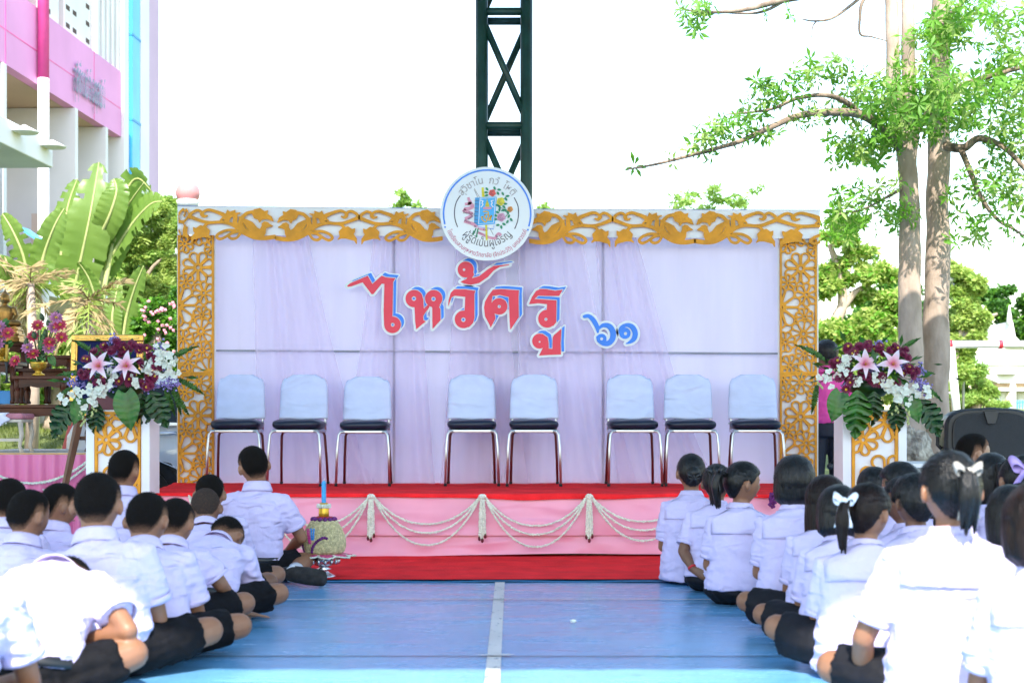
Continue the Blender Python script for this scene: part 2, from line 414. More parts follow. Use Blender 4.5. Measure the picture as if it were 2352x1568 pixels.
def gate():
    d = 46; s = d / FD
    e = empty("gate_pavilion", (X_(2318, d), d, 0), 0, "white gabled gate pavilion with spire and column behind the hedge", "pavilion")
    wh = mat("temple_white", (.82, .80, .78), .7, .05, 1); rd = mat("red_tiles", (.55, .09, .07), .7, .2, 6)
    def q(u, v, y=0): return Vector(((u - 2318) * s, y, Z_(v, d)))
    def prism(pts, y0, y1, name, m):
        n = len(pts); vs = [q(u, v, y0) for u, v in pts] + [q(u, v, y1) for u, v in pts]
        fs = [tuple(range(n)), tuple(range(2 * n - 1, n - 1, -1))] + [(i, (i + 1) % n + 0, n + (i + 1) % n, n + i) for i in range(n)]
        return MB().add(vs, fs).build(name, m, e)
    prism([(2318, 738), (2311, 775), (2280, 815), (2262, 838), (2400, 838), (2352, 815), (2325, 775)], -.3, 2, "gable", wh)
    prism([(2316, 768), (2300, 800), (2348, 800), (2322, 772)], -.38, -.31, "gable_relief", mat("temple_grey", (.6, .6, .58), .7))
    MB().tube([q(2318, 745), q(2318, 700)], [.12, .01], 8).build("spire", wh, e, True)
    prism([(2262, 838.5), (2250, 862), (2290, 879), (2420, 879), (2420, 838.5)], -.2, 2, "frieze", wh)
    prism([(2286, 879.5), (2286, 889), (2420, 889), (2420, 879.5)], -.05, 1.8, "carved_band", mat("carved_gold", (.5, .36, .2), .6, .4, 40))
    prism([(2284, 889.5), (2284, 897), (2420, 897), (2420, 889.5)], -.25, 2, "beam", wh)
    for u in (2310, 2352, 2395):
        MB().lathe([(.22, -.1), (.22, .25), (.15, .4), (.14, (Z_(898, d) - 1.4) - .2), (.24, (Z_(898, d) - 1.4))], q(u, 0, .4) * 1 - Vector((0, 0, q(u, 0).z)) + Vector((0, 0, 1.4)), 14).build("column", wh, e, True)
    prism([(2196, 812), (2262, 790), (2270, 800), (2240, 832), (2200, 836)], 3, 4.4, "side_roof", rd)
    MB().box((q(2230, 820).x, 3.7, 3.1 / 2 + 1), (1.6, 1.2, 3.2)).build("side_wall", wh, e)
    MB().lathe([(.28, -.03), (.30, 0), (.28, .03)], q(2305, 858, -.22), 24).build("relief_medallion", mat("temple_grey", (.6, .6, .58), .7), e)
    f = empty("blue_railing", (0, 0, 0), 0, "blue bar railing beside the gate pavilion column", "railing")
    bl = mat("rail_blue", (.08, .35, .62), .5)
    for i in range(14):
        a = W(2318 + i * 6, 918, d - 1); b = a.copy(); b.z = 1.3; MB().tube([b, a], .022, 6).build("bar", bl, f)
    MB().tube([W(2314, 922, d - 1), W(2402, 922, d - 1)], .03, 6).build("rail", bl, f)
    p = MB().tube([W(2326, 935, d - 3), W(2326, 884, d - 3)], .09, 10, round_=True).build("white_bollard", wh, smooth=True); tag(p, "white round post standing before the blue railing", "post")
gate()

def lamp(name, u, v, d, r, label):
    e = empty(name, (X_(u, d), d, ground_z(X_(u, d), d)), 0, label, "lamp")
    z = Z_(v, d) - e.location.z
    g = mat("lamp_globe", (.66, .28, .27), .3, .03, 2, transl=.1)
    MB().tube([(0, 0, 0), (0, 0, z - r)], .05, 10).build("pole", mat("white_pole", (.8, .8, .8)), e, True)
    MB().lathe([(.12, z - r - .02), (.14, z - r + .05), (.08, z - r + .09)], (0, 0, 0), 14).build("collar", mat("white_pole", (.8, .8, .8)), e, True)
    MB().ball((0, 0, z), r, 24, 14).build("globe", g, e, True)
lamp("globe_lamp", 432, 443, 17.5, .145, "pale pink globe lamp above the backdrop's corner")
def street_lamp():
    d = 30; e = empty("street_lamp", (X_(2212, d), d, 0), 0, "white street lamp head on a thin pole among the trees", "street lamp")
    wh = mat("white_pole", (.8, .8, .8))
    top = Z_(690, d)
    MB().tube([(0, 0, 1), (0, 0, top), (-.1, 0, Z_(665, d)), (-.25, 0, Z_(648, d))], .03, 8).build("pole", mat("grey_pole", (.4, .42, .45), .5), e, True)
    MB().ball((-.38, 0, Z_(642, d)), (.2, .12, .07), 14, 8).build("lamp_head", wh, e, True)
street_lamp()
def wire(u0, v0, u1, v1, d, k):
    a = W(u0, v0, d); b = W(u1, v1, d); pts = []
    for i in range(13):
        t = i / 12; p = a.lerp(b, t); p.z -= .35 * (1 - (2 * t - 1) ** 2); pts.append(p)
    o = MB().tube(pts, .016, 5).build("power_line", mat("wire_black", (.03, .03, .03), .6)); tag(o, k, "wire", "overhead wires")
wire(1700, 560, 2900, 640, 60, "topmost black overhead wire crossing the sky behind the tree")
wire(1700, 585, 2900, 668, 60, "lower black overhead wire crossing the sky behind the tree")
# ================================================================ cut-out plates from 2-D fields
def sd_poly(P, X, Y):
    P = np.asarray(P, float); n = len(P); d = np.full(X.shape, 1e9); ins = np.zeros(X.shape, bool)
    for i in range(n):
        ax, ay = P[i]; bx, by = P[(i + 1) % n]
        ex, ey = bx - ax, by - ay; L = ex * ex + ey * ey + 1e-12
        t = np.clip(((X - ax) * ex + (Y - ay) * ey) / L, 0, 1)
        d = np.minimum(d, (X - ax - t * ex) ** 2 + (Y - ay - t * ey) ** 2)
        c = (ay > Y) != (by > Y)
        with np.errstate(divide='ignore', invalid='ignore'):
            ins ^= c & (X < ex * (Y - ay) / (ey if abs(ey) > 1e-12 else 1e-12) + ax)
    d = np.sqrt(d); return np.where(ins, -d, d)
def catmull(P, k=6):
    P = [np.asarray(p, float) for p in P]; out = []
    for i in range(len(P) - 1):
        p0 = P[max(i - 1, 0)]; p1 = P[i]; p2 = P[i + 1]; p3 = P[min(i + 2, len(P) - 1)]
        for j in range(k):
            t = j / k
            out.append(.5 * ((2 * p1) + (-p0 + p2) * t + (2 * p0 - 5 * p1 + 4 * p2 - p3) * t * t + (-p0 + 3 * p1 - 3 * p2 + p3) * t ** 3))
    out.append(P[-1]); return out
def sd_stroke(P, X, Y, smooth=True):     # points (x, y, r)
    Q = catmull(P) if smooth else [np.asarray(p, float) for p in P]
    d = np.full(X.shape, 1e9)
    for a, b in zip(Q[:-1], Q[1:]):
        ex, ey = b[0] - a[0], b[1] - a[1]; L = ex * ex + ey * ey + 1e-12
        t = np.clip(((X - a[0]) * ex + (Y - a[1]) * ey) / L, 0, 1)
        d = np.minimum(d, np.hypot(X - a[0] - t * ex, Y - a[1] - t * ey) - (a[2] + (b[2] - a[2]) * t))
    return d
def sd_circ(c, r, X, Y): return np.hypot(X - c[0], Y - c[1]) - r

def plate_mesh(name, F, xs, ys, thick, to3):
    """marching squares of F<0; to3(x, y, h) gives the 3-D point, h = 0 back, 1 front"""
    vs = []; fs = []
    def P(x, y, h): vs.append(to3(x, y, h)); return len(vs) - 1
    ny, nx = F.shape; I = F < 0
    cnt = I[:-1, :-1].astype(int) + I[1:, :-1] + I[:-1, 1:] + I[1:, 1:]
    for j in range(ny - 1):
        row = cnt[j]; i = 0
        full = np.flatnonzero(row == 4)
        if len(full):
            br = np.split(full, np.flatnonzero(np.diff(full) > 1) + 1)
            for g in br:
                a, b = xs[g[0]], xs[g[-1] + 1]
                fs.append((P(a, ys[j], 1), P(b, ys[j], 1), P(b, ys[j + 1], 1), P(a, ys[j + 1], 1)))
        for i in np.flatnonzero((row > 0) & (row < 4)):
            cs = [(i, j), (i + 1, j), (i + 1, j + 1), (i, j + 1)]
            poly = []; cross = []
            for k in range(4):
                (a, b), (c, d) = cs[k], cs[(k + 1) % 4]
                fa, fb = F[b, a], F[d, c]
                if fa < 0: poly.append((xs[a], ys[b], 0))
                if (fa < 0) != (fb < 0):
                    t = fa / (fa - fb); q = (xs[a] + (xs[c] - xs[a]) * t, ys[b] + (ys[d] - ys[b]) * t, 1 if fa < 0 else 2)
                    poly.append(q)
            if len(poly) >= 3:
                fs.append(tuple(P(q[0], q[1], 1) for q in poly))
                n = len(poly)
                for k in range(n):
                    if poly[k][2] == 1 and poly[(k + 1) % n][2] == 2:
                        a, b = poly[k], poly[(k + 1) % n]
                        fs.append((P(a[0], a[1], 1), P(a[0], a[1], 0), P(b[0], b[1], 0), P(b[0], b[1], 1)))
    return MB().add(vs, fs)
def gridxy(x0, x1, y0, y1, c):
    xs = np.arange(x0, x1 + c, c); ys = np.arange(y0, y1 + c, c); X, Y = np.meshgrid(xs, ys); return xs, ys, X, Y

# ================================================================ stage
SF, SB, ST = 10.41, 12.36, 0.456
RED = mat("red_carpet", (.93, .028, .034), .95, .12, 5, .5, 60, spec=.1)
PINK = add_folds(mat("pink_satin", (.86, .33, .46), .38, .06, 2, .1, 15), 2.2, .05, .5, (.6, 1, 2.2), 1.5)
def cloth_strip(x0, x1, z0, z1, y, nx, nz, amp, seed, wave=0, mat_=PINK, name="skirt", parent=None, out=0.0, hem=None):
    def f(a, b):
        x = lerp(x0, x1, a); zz0 = z0 + (hem(x) if hem else 0); z = lerp(z0 if not hem else zz0, z1, b)
        n1 = noise.noise(Vector((x * 1.5, z * 6, seed))); n2 = noise.noise(Vector((x * 5, z * 14, seed + 9))); n3 = noise.noise(Vector((x * 2.2 + z * 5, z * 3, seed + 4)))
        yy = y - out * (1 - b) + amp * (n1 * .8 + n2 * .35 + n3 * .6) * (1 - b) ** .6
        if wave: yy += wave * math.sin(x * 2 * math.pi / .105 + 1.4 * math.sin(x * 3 + seed)) * (.45 + .55 * (1 - b))
        return (x, yy, z)
    return MB().grid(nx, nz, f).build(name, mat_, parent, True)
stage = empty("stage", (0, 0, 0), 0, "low stage with red carpet top and pink satin front", "stage")
SX0, SX1 = X_(343, SF), 2.42
MB().add([(SX0 + .03, SF + .12, 0), (SX1, SF + .12, 0), (SX1, SB, 0), (SX0 - .22, SB, 0), (SX0 + .03, SF + .12, ST - .02), (SX1, SF + .12, ST - .02), (SX1, SB, ST - .02), (SX0 - .22, SB, ST - .02)],
         [(0, 3, 2, 1), (4, 5, 6, 7), (0, 1, 5, 4), (1, 2, 6, 5), (2, 3, 7, 6), (3, 0, 4, 7)]).build("deck", mat("deck_wood", (.25, .17, .1), .8), stage)
def top_f(a, b):
    yy = lerp(SF - .035, SB, b); x = lerp(lerp(SX0 - .02, SX0 - .26, b), SX1 + .03, a)
    z = ST + .006 + .006 * noise.noise(Vector((x * 3, yy * 4, 1))) + .012 * max(0, noise.noise(Vector((x * 1.2, yy * 6, 5))))
    return (x, yy, z)
mb = MB().grid(90, 26, top_f)
def lip(a, b):
    x = lerp(SX0 - .02, SX1 + .03, a); h = .026 + .012 * noise.noise(Vector((x * 2.2, 3, 3))) + (.022 * math.exp(-((x - .2) / .35) ** 2))
    top = top_f(a, 0)
    return (x, SF - .035 - .004 * math.sin(b * 3) - .002 * b, top[2] - h * b)
mb.grid(90, 4, lip); mb.build("carpet_top", RED, stage, True)
cloth_strip(SX0, SX1, .165, ST - .005, SF - .012, 150, 26, .016, 2, name="skirt_upper", parent=stage, out=.02)
def hemf(x): return .012 * math.sin(x * 2.1 + .6) + .012 * noise.noise(Vector((x * 1.3, 7, 7))) - .010 * sstep(-.6, -1.8, x)
cloth_strip(SX0, SX1, .022, .20, SF + .004, 170, 20, .030, 5, name="skirt_lower", parent=stage, out=.03, hem=hemf)
def side_f(a, b): 
    y = lerp(SF, SB, a); return (lerp(SX0, SX0 - .25, a) - .004 - .01 * math.sin(y * 30), y, lerp(.02, ST - .005, b))
MB().grid(60, 8, side_f).build("skirt_side", PINK, stage, True)

# red runner on the floor and the blue sheet under it
CF = 8.83
def run_f(a, b):
    x = lerp(-2.75, 2.5, a); y = lerp(CF + .03 * noise.noise(Vector((x * .8, 2, 2))), SF + .35, b)
    z = .012 + .010 * noise.noise(Vector((x * .9, y * 6, 3))) * sstep(0, .25, b) + .008 * max(0, noise.noise(Vector((x * .7 + 3, y * 9, 8)))) * sstep(0, .2, b) + .004
    return (x, y, z)
o = MB().grid(110, 50, run_f).build("red_runner", RED, None, True); tag(o, "red carpet laid on the blue floor before the stage", "carpet")
o = MB().grid(40, 2, lambda a, b: (lerp(-2.8, 2.6, a), lerp(CF - .055, CF + .5, b) + .012 * math.sin(a * 14), .006 + .003 * math.sin(a * 40) * (1 - b))).build("blue_sheet", mat("blue_tarp", (.05, .33, .66), .45, .1, 6), None, True); tag(o, "thin light blue sheet edge under the red floor carpet", "sheet")

# ================================================================ backdrop
BD = 12.30
bk = empty("stage_backdrop", (0, BD, 0), 0, "white draped backdrop with golden carved border standing behind the chairs", "backdrop")
def B(u, v, dd=0.0): p = W(u, v, BD + dd); return Vector((p.x, dd, p.z))
CLOTH = mat("white_cloth", (.90, .79, .98), .75, .03, 1.5, .12, 8, stretch=(3, 1, .5), transl=.42)
SHEER = mat("sheer_cloth", (.84, .72, .94), .7, .04, 2, .1, 10, stretch=(6, 1, .4), transl=.3, alpha=.4)
def cl(a, b):
    u = lerp(486, 1798, a); v = lerp(1113, 490, b); x = u * .01
    dd = .03 + .010 * noise.noise(Vector((x * 2.2 + .6 * math.sin(v * .004), v * .0015, 12))) + .006 * abs(noise.noise(Vector((x * 5.5, v * .001, 15)))) + .008 * math.sin(x * 2.1 + 1) + .012 * noise.noise(Vector((x * .9, v * .0012, 2))) + .005 * noise.noise(Vector((x * 3, v * .002, 6)))
    return B(u, v, dd)
MB().grid(420, 24, cl).build("back_cloth", CLOTH, bk, True)
GREY = mat("frame_pipe_grey", (.30, .31, .36), .6, .1, 4)
for u in (905, 1385): 
    a = B(u, 1114, -.02); b = B(u, 500, -.02); MB().box((a + b) / 2, (.024, .012, (b - a).length)).build("post", GREY, bk)
a = B(497, 804, -.034); b = B(1788, 811, -.034)
MB().tube([a, b], (.0085), 6).build("rail", GREY, bk)
def drape(t0, t1, b0, b1, pl, seed, vb=1112):
    def f(a, b):
        v = lerp(vb, 505, b); c = b ** .8
        u = lerp(lerp(b0, b1, a), lerp(t0, t1, a), c) + 4 * noise.noise(Vector((a * 6, b * 2, seed)))
        amp = .020 + .008 * (1 - b)
        dd = -.075 + amp * math.sin(a * pl * 2 * math.pi + 1.8 * noise.noise(Vector((a * 3, b * .8, seed)))) + .006 * math.sin(a * pl * 3.1 * math.pi + b)
        return B(u, v, dd)
    return MB().grid(90, 22, f).build("drape", SHEER, bk, True)
drape(580, 700, 596, 860, 4, 1); drape(860, 960, 780, 1000, 4, 2); drape(1190, 1330, 1190, 1470, 5, 3); drape(1365, 1450, 1420, 1650, 4, 4); drape(1050, 1150, 1010, 1215, 3, 8)
# header board and side boards
def board(pts, d0, d1, name, m=WHITEBOARD):
    n = len(pts); vs = [B(u, v, d0) for u, v in pts] + [B(u, v, d1) for u, v in pts]
    fs = [tuple(range(n)), tuple(range(2 * n - 1, n - 1, -1))] + [(i, (i + 1) % n, n + (i + 1) % n, n + i) for i in range(n)]
    return MB().add(vs, fs).build(name, m, bk)
board([(408, 473), (1176, 480), (1884, 482), (1880, 548), (1176, 543), (408, 539)], -.13, -.10, "header_board")
board([(408, 471.5), (1176, 478.5), (1885, 480.5), (1885, 481.8), (1176, 479.8), (408, 472.8)], -.14, .0, "header_edge", mat("edge_blue", (.25, .3, .6), .6))
for (a, b) in ((407, 496), (1786, 1880)): board([(a, 540), (b, 541), (b - 1, 1130), (a, 1130)], -.095, -.06, "side_board")

# golden lattice
def flower_field(X, Y, fl, w):
    G = np.full(X.shape, 1e3)
    for (cx, cy, Rr, n, ph) in fl:
        p = np.full(X.shape, 1e3)
        for k in range(n):
            an = ph + 2 * math.pi * k / n
            r2 = Rr * min(.20, 2.0 / n); r1 = Rr * .05
            a0 = Rr * .36; a1 = Rr - r2
            p = np.minimum(p, sd_stroke([(cx + math.cos(an) * a0, cy + math.sin(an) * a0, r1), (cx + math.cos(an) * a1, cy + math.sin(an) * a1, r2)], X, Y, False))
        hole = np.minimum(p, sd_circ((cx, cy), Rr * .13, X, Y))
        body = np.minimum(p - w, sd_circ((cx, cy), Rr * .36, X, Y))
        G = np.maximum(np.minimum(G, body), -hole)
    return G
FL = [(135, 150, 62, 9, .2), (60, 205, 46, 7, .5), (40, 130, 36, 7, 0), (130, 330, 84, 8, .39), (66, 405, 42, 7, .2), (160, 465, 60, 8, 0), (24, 530, 112, 10, .31), (150, 578, 44, 8, .3), (145, 667, 72, 10, .1), (52, 708, 52, 8, .4),
      (152, 768, 48, 9, 0), (78, 828, 54, 8, .2), (187, 890, 92, 12, .26), (30, 290, 34, 6, .3), (205, 225, 40, 7, .1), (200, 560, 26, 6, .2), (30, 640, 30, 6, .5), (205, 720, 30, 6, 0), (30, 770, 30, 6, .2), (110, 880, 34, 7, .4), (200, 400, 34, 6, .3), (85, 590, 30, 6, .1), (30, 880, 40, 7, 0)]
FLB = [(cx, cy, r * .93, n, p) for cx, cy, r, n, p in FL if r > 35]
def lattice(w_m, h_m, fl, sc_, x_off, y_off, cell, band, border):
    xs, ys, X, Y = gridxy(0, w_m, 0, h_m, cell)
    f2 = [((cx - x_off) * sc_, (cy - y_off) * sc_, r * sc_, n, p) for cx, cy, r, n, p in fl]
    G = flower_field(X, Y, f2, band)
    inner = np.maximum(np.abs(X - w_m / 2) - (w_m / 2 - border), np.abs(Y - h_m / 2) - (h_m / 2 - border))
    G = np.minimum(G, -inner)
    outer = np.maximum(np.abs(X - w_m / 2) - w_m / 2, np.abs(Y - h_m / 2) - h_m / 2) + cell * .5
    return np.maximum(G, outer), xs, ys
def put_lattice(name, p_tl, w_m, h_m, G, xs, ys, th, parent):
    me = plate_mesh(name, G, xs, ys, th, lambda x, y, h: (p_tl[0] + x, p_tl[1] - th * h, p_tl[2] - y))
    return me.build(name, GOLD, parent)
mpx = BD / FD
for (ua, ub) in ((409, 492), (1790, 1875)):
    wm = (ub - ua) * mpx; tl = B(ua, 512, -.1); s_ = wm / 193
    h1 = (855 - 512) * mpx; G, xs, ys = lattice(wm, h1, FLB, s_, 22, 95, .0034, .015, .018)
    put_lattice("lattice_panel", (tl.x, -.098, tl.z), wm, h1, G, xs, ys, .022, bk)
    h2 = (1128 - 856.5) * mpx; tl2 = B(ua, 856.5, -.1); G, xs, ys = lattice(wm, h2, FLB, s_, 22, 95 + 12, .0034, .015, .018)
    put_lattice("lattice_panel", (tl2.x, -.098, tl2.z), wm, h2, G, xs, ys, .022, bk)

# carved swan and vine motif (half unit), zoom units 870..1575 x 105..410
def motif_field(X, Y):
    st = [
        [(868, 366, 17), (940, 376, 17), (1020, 373, 16), (1080, 352, 15), (1130, 322, 15), (1180, 280, 15), (1230, 252, 13), (1300, 236, 12), (1380, 240, 11), (1440, 235, 11), (1500, 216, 12), (1576, 186, 15)],
        [(1576, 186, 13), (1545, 152, 10), (1505, 133, 9), (1472, 148, 8), (1474, 172, 7), (1450, 188, 8), (1424, 180, 5)],
        [(1295, 168, 14), (1350, 147, 12), (1405, 131, 10), (1442, 138, 9), (1462, 160, 8), (1448, 187, 7)],
        [(1176, 285, 16), (1194, 235, 17), (1190, 195, 16), (1200, 165, 14)],
        [(1128, 325, 12), (1152, 262, 13), (1144, 212, 14), (1120, 180, 13), (1090, 157, 12), (1040, 147, 12)],
        [(1145, 325, 9), (1178, 372, 9), (1222, 381, 10), (1246, 357, 9), (1212, 332, 8), (1165, 318, 9)],
        [(1195, 308, 9), (1262, 308, 9), (1322, 334, 10), (1346, 364, 10), (1318, 384, 10), (1275, 368, 9), (1235, 340, 9), (1195, 318, 9)],
        [(1395, 240, 11), (1425, 252, 10), (1450, 280, 12)],
    ]
    po = [
        [(1152, 155), (1200, 162), (1194, 134), (1236, 150), (1256, 134), (1266, 164), (1312, 174), (1290, 190), (1314, 216), (1276, 206), (1282, 228), (1242, 224), (1232, 196), (1198, 182)],
        [(878, 228), (893, 190), (930, 168), (924, 138), (950, 146), (988, 119), (1034, 128), (1052, 158), (1034, 200), (1002, 212), (991, 237), (972, 212), (930, 206)],
        [(884, 272), (910, 256), (925, 240), (950, 234), (970, 250), (970, 270), (986, 302), (1012, 288), (1050, 240), (1092, 220), (1160, 190), (1146, 262), (1122, 302), (1080, 338), (1020, 360), (958, 360), (944, 332), (940, 290), (914, 277)],
        [(1394, 378), (1412, 350), (1404, 310), (1428, 285), (1480, 268), (1516, 294), (1537, 284), (1536, 310), (1522, 332), (1552, 370), (1552, 413), (1536, 386), (1490, 374), (1460, 366), (1420, 366)],
    ]
    F = np.full(X.shape, 1e3)
    for s in st: F = np.minimum(F, sd_stroke(s, X, Y))
    for p in po: F = np.minimum(F, sd_poly(p, X, Y) - 2)
    # carved feather line
    F = np.maximum(F, -sd_stroke([(1052, 318, 3), (1090, 300, 4), (1118, 262, 5), (1128, 225, 2)], X, Y))
    return F
mxs, mys, MX, MY = gridxy(855, 1580, 100, 420, 3.2)
MF = motif_field(MX, MY) - 2.5
def motif(u_swan, u_cross, vtop, vbot, ucut=None, name="scroll_ornament"):
    F = MF
    def to3(x, y, h):
        t = (x - 870) / 705; u = lerp(u_swan, u_cross, t); v = lerp(vtop, vbot, (y - 105) / 305)
        return B(u, v, -.131 - .026 * h)
    if ucut:
        tc = 870 + 705 * (ucut - u_swan) / (u_cross - u_swan); F = np.maximum(MF, MX - tc)
    return plate_mesh(name, F, mxs, mys, .03, to3).build(name, GOLD, bk)
motif(630, 434, 475, 555); motif(636, 825, 477, 558); motif(1013, 825, 478, 559)
motif(1219, 1407, 481, 565); motif(1594, 1407, 481, 565); motif(1598, 1785, 481, 565)
# short ends
def end_piece(u_cross, u_end, vtop, vbot):
    tc = 870 + 705 * .42
    def to3(x, y, h):
        u = lerp(u_end, u_cross, (x - (1575 - 705 * .42)) / (705 * .42)); v = lerp(vtop, vbot, (y - 105) / 305)
        return B(u, v, -.131 - .024 * h)
    F = np.maximum(MF, (1575 - 705 * .42) - MX)
    return plate_mesh("scroll_ornament", F, mxs, mys, .03, to3).build("scroll_ornament", GOLD, bk)
end_piece(1785, 1884, 482, 566); end_piece(434, 410, 474, 553)

# ================================================================ lettering
LR = mat("letter_red", (.78, .035, .075), .5, .05, 6); LB = mat("letter_blue", (.03, .22, .82), .5, .05, 6); LW = mat("letter_white", (.74, .78, .80), .55, .03, 5)
def letters():
    e = empty("cutout_lettering", (0, BD, 0), 0, "red cut-out Thai greeting letters with blue shadow on the white backdrop", "lettering")
    # zoom A: source (1350,1020) scale .27636 src/px ; zoom B: source (1900,1020) scale .29762
    def A(p): return ((1350 + p[0] * .27636), (1020 + p[1] * .27636)) + tuple(q * .27636 for q in p[2:])
    def Bz(p): return ((1900 + p[0] * .29762), (1020 + p[1] * .29762)) + tuple(q * .29762 for q in p[2:])
    L = []
    L.append((A, [[(140, 440), (180, 405), (440, 295), (455, 325), (505, 415), (640, 292), (700, 318), (840, 330), (805, 385), (795, 885), (800, 1122), (720, 1090), (675, 1010), (668, 800), (680, 412), (640, 410), (520, 560), (495, 562), (365, 390), (200, 448), (150, 455)]], [((797, 1003), 120)], [((800, 1003), 28)]))
    L.append((A, [[(1115, 740), (1180, 660), (1240, 620), (1250, 770), (1330, 690), (1330, 750), (1255, 850), (1240, 880), (1245, 940), (1280, 950), (1140, 1070), (1125, 960)], [(1330, 700), (1490, 720), (1470, 745), (1490, 780), (1492, 935), (1375, 1065), (1372, 760)]], [((1110, 625), 125), ((1392, 625), 124)], [((1106, 625), 33), ((1390, 630), 33)]))
    L.append((A, [[(1600, 745), (1610, 640), (1640, 540), (1690, 492), (1850, 492), (1995, 512), (1980, 560), (1982, 900), (1960, 980), (1900, 1040), (1830, 1000), (1840, 800), (1850, 600), (1700, 582), (1650, 610)]], [((1825, 925), 127)], [((1822, 930), 32)]))
    L.append((A, [[(1890, 295), (1965, 240), (1975, 280), (1945, 332), (2050, 300), (2180, 200), (2260, 155), (2480, 130), (2490, 140), (2350, 165), (2260, 220), (2180, 310), (2050, 400), (1930, 425), (1840, 410), (1780, 382), (1870, 340)]], [((1855, 205), 115)], [((1832, 207), 19)]))
    L.append((Bz, [[(122, 700), (135, 620), (180, 540), (240, 462), (350, 452), (590, 470), (585, 560), (588, 830), (475, 1000), (465, 880), (455, 560), (330, 530), (235, 545), (225, 600), (222, 680), (262, 770), (275, 850), (210, 970), (195, 930), (135, 820)]], [((325, 685), 110)], [((326, 686), 22)]))
    L.append((Bz, [[(725, 655), (765, 560), (820, 478), (880, 450), (960, 455), (1080, 475), (1180, 460), (1130, 545), (1000, 545), (850, 540), (800, 585), (900, 590), (1095, 605), (1090, 900), (1050, 950), (960, 850), (968, 655), (850, 642)]], [((970, 850), 120)], [((953, 858), 21)]))
    L.append((Bz, [[(900, 1050), (975, 1100), (990, 1180), (990, 1250), (1040, 1255), (1045, 1100), (1060, 1070), (1160, 985), (1150, 1180), (1155, 1330), (1000, 1335), (860, 1345), (910, 1245), (880, 1200)]], [((868, 1150), 100)], [((868, 1160), 13)]))
    N = []
    N.append((Bz, [[(1470, 822, 22), (1530, 815, 26), (1590, 870, 32), (1640, 960, 30), (1650, 1030, 14)], [(1660, 985, 14), (1720, 940, 26), (1800, 950, 36), (1850, 1020, 40), (1850, 1110, 38), (1800, 1175, 36), (1730, 1180, 34), (1670, 1140, 30), (1650, 1100, 22)]], [((1700, 1120), 68)], [((1702, 1120), 20)]))
    N.append((Bz, [[(1960, 960, 10), (1935, 1040, 8), (1960, 970, 20), (2040, 935, 26), (2110, 960, 34), (2150, 1030, 36), (2140, 1110, 34), (2090, 1160, 22), (2030, 1185, 6)]], [((2015, 1045), 76)], [((2022, 1050), 22)]))
    def fld(item, X, Y):
        T, polys, circ, holes = item; F = np.full(X.shape, 1e3)
        for p in polys:
            if len(p[0]) == 3: F = np.minimum(F, sd_stroke([T(q) for q in p], X, Y))
            else:
                Q = [T(q) for q in p]; F = np.minimum(F, sd_poly(Q, X, Y))
        for c, r in circ: F = np.minimum(F, sd_circ(T(c), T((0, 0, r))[2], X, Y))
        H = np.full(X.shape, 1e3)
        for c, r in holes: H = np.minimum(H, sd_circ(T(c), T((0, 0, r))[2], X, Y))
        return F, H
    def to3(lay, dx=0, dy=0):
        return lambda x, y, h: B((x + dx) * .57422, (y + dy) * .57422, lay - .004 * h)
    for it, red in [(q, True) for q in L] + [(q, False) for q in N]:
        T = it[0]
        allp = [T(q) for p in it[1] for q in p] + [T((c[0] + s * r, c[1] + s * r)) for c, r in it[2] for s in (-1, 1)]
        x0 = min(p[0] for p in allp) - 24; x1 = max(p[0] for p in allp) + 34; y0 = min(p[1] for p in allp) - 34; y1 = max(p[1] for p in allp) + 24
        xs, ys, X, Y = gridxy(x0, x1, y0, y1, 1.15)
        F, H = fld(it, X, Y); F2, H2 = fld(it, X - 13 if red else X, Y + 12 if red else Y)
        bk_ = np.minimum(F - 9, F2 - 5) if red else F - 9
        base = plate_mesh("letter", bk_, xs, ys, 0, to3(-.128)).build("letter" if red else "numeral", LW, e)
        if red:
            sh = np.maximum(np.maximum(F2, -(F - 3)), -(H2 + 0))
            sh = np.minimum(sh, np.maximum(F2, H + 3.5) if False else sh)
            plate_mesh("blue_shadow", sh, xs, ys, 0, to3(-.1325)).build("blue_shadow", LB, base)
            plate_mesh("red_face", np.maximum(F, -H), xs, ys, 0, to3(-.1335)).build("red_face", LR, base)
            hb = np.maximum(H + 3, -(np.hypot(0, 0) + 1e3) if False else H + 3)
            plate_mesh("blue_dot", H + 4.2, xs, ys, 0, to3(-.1325)).build("blue_dot", LB, base)
        else:
            plate_mesh("blue_face", np.maximum(F, -H), xs, ys, 0, to3(-.1335)).build("blue_face", LB, base)
letters()

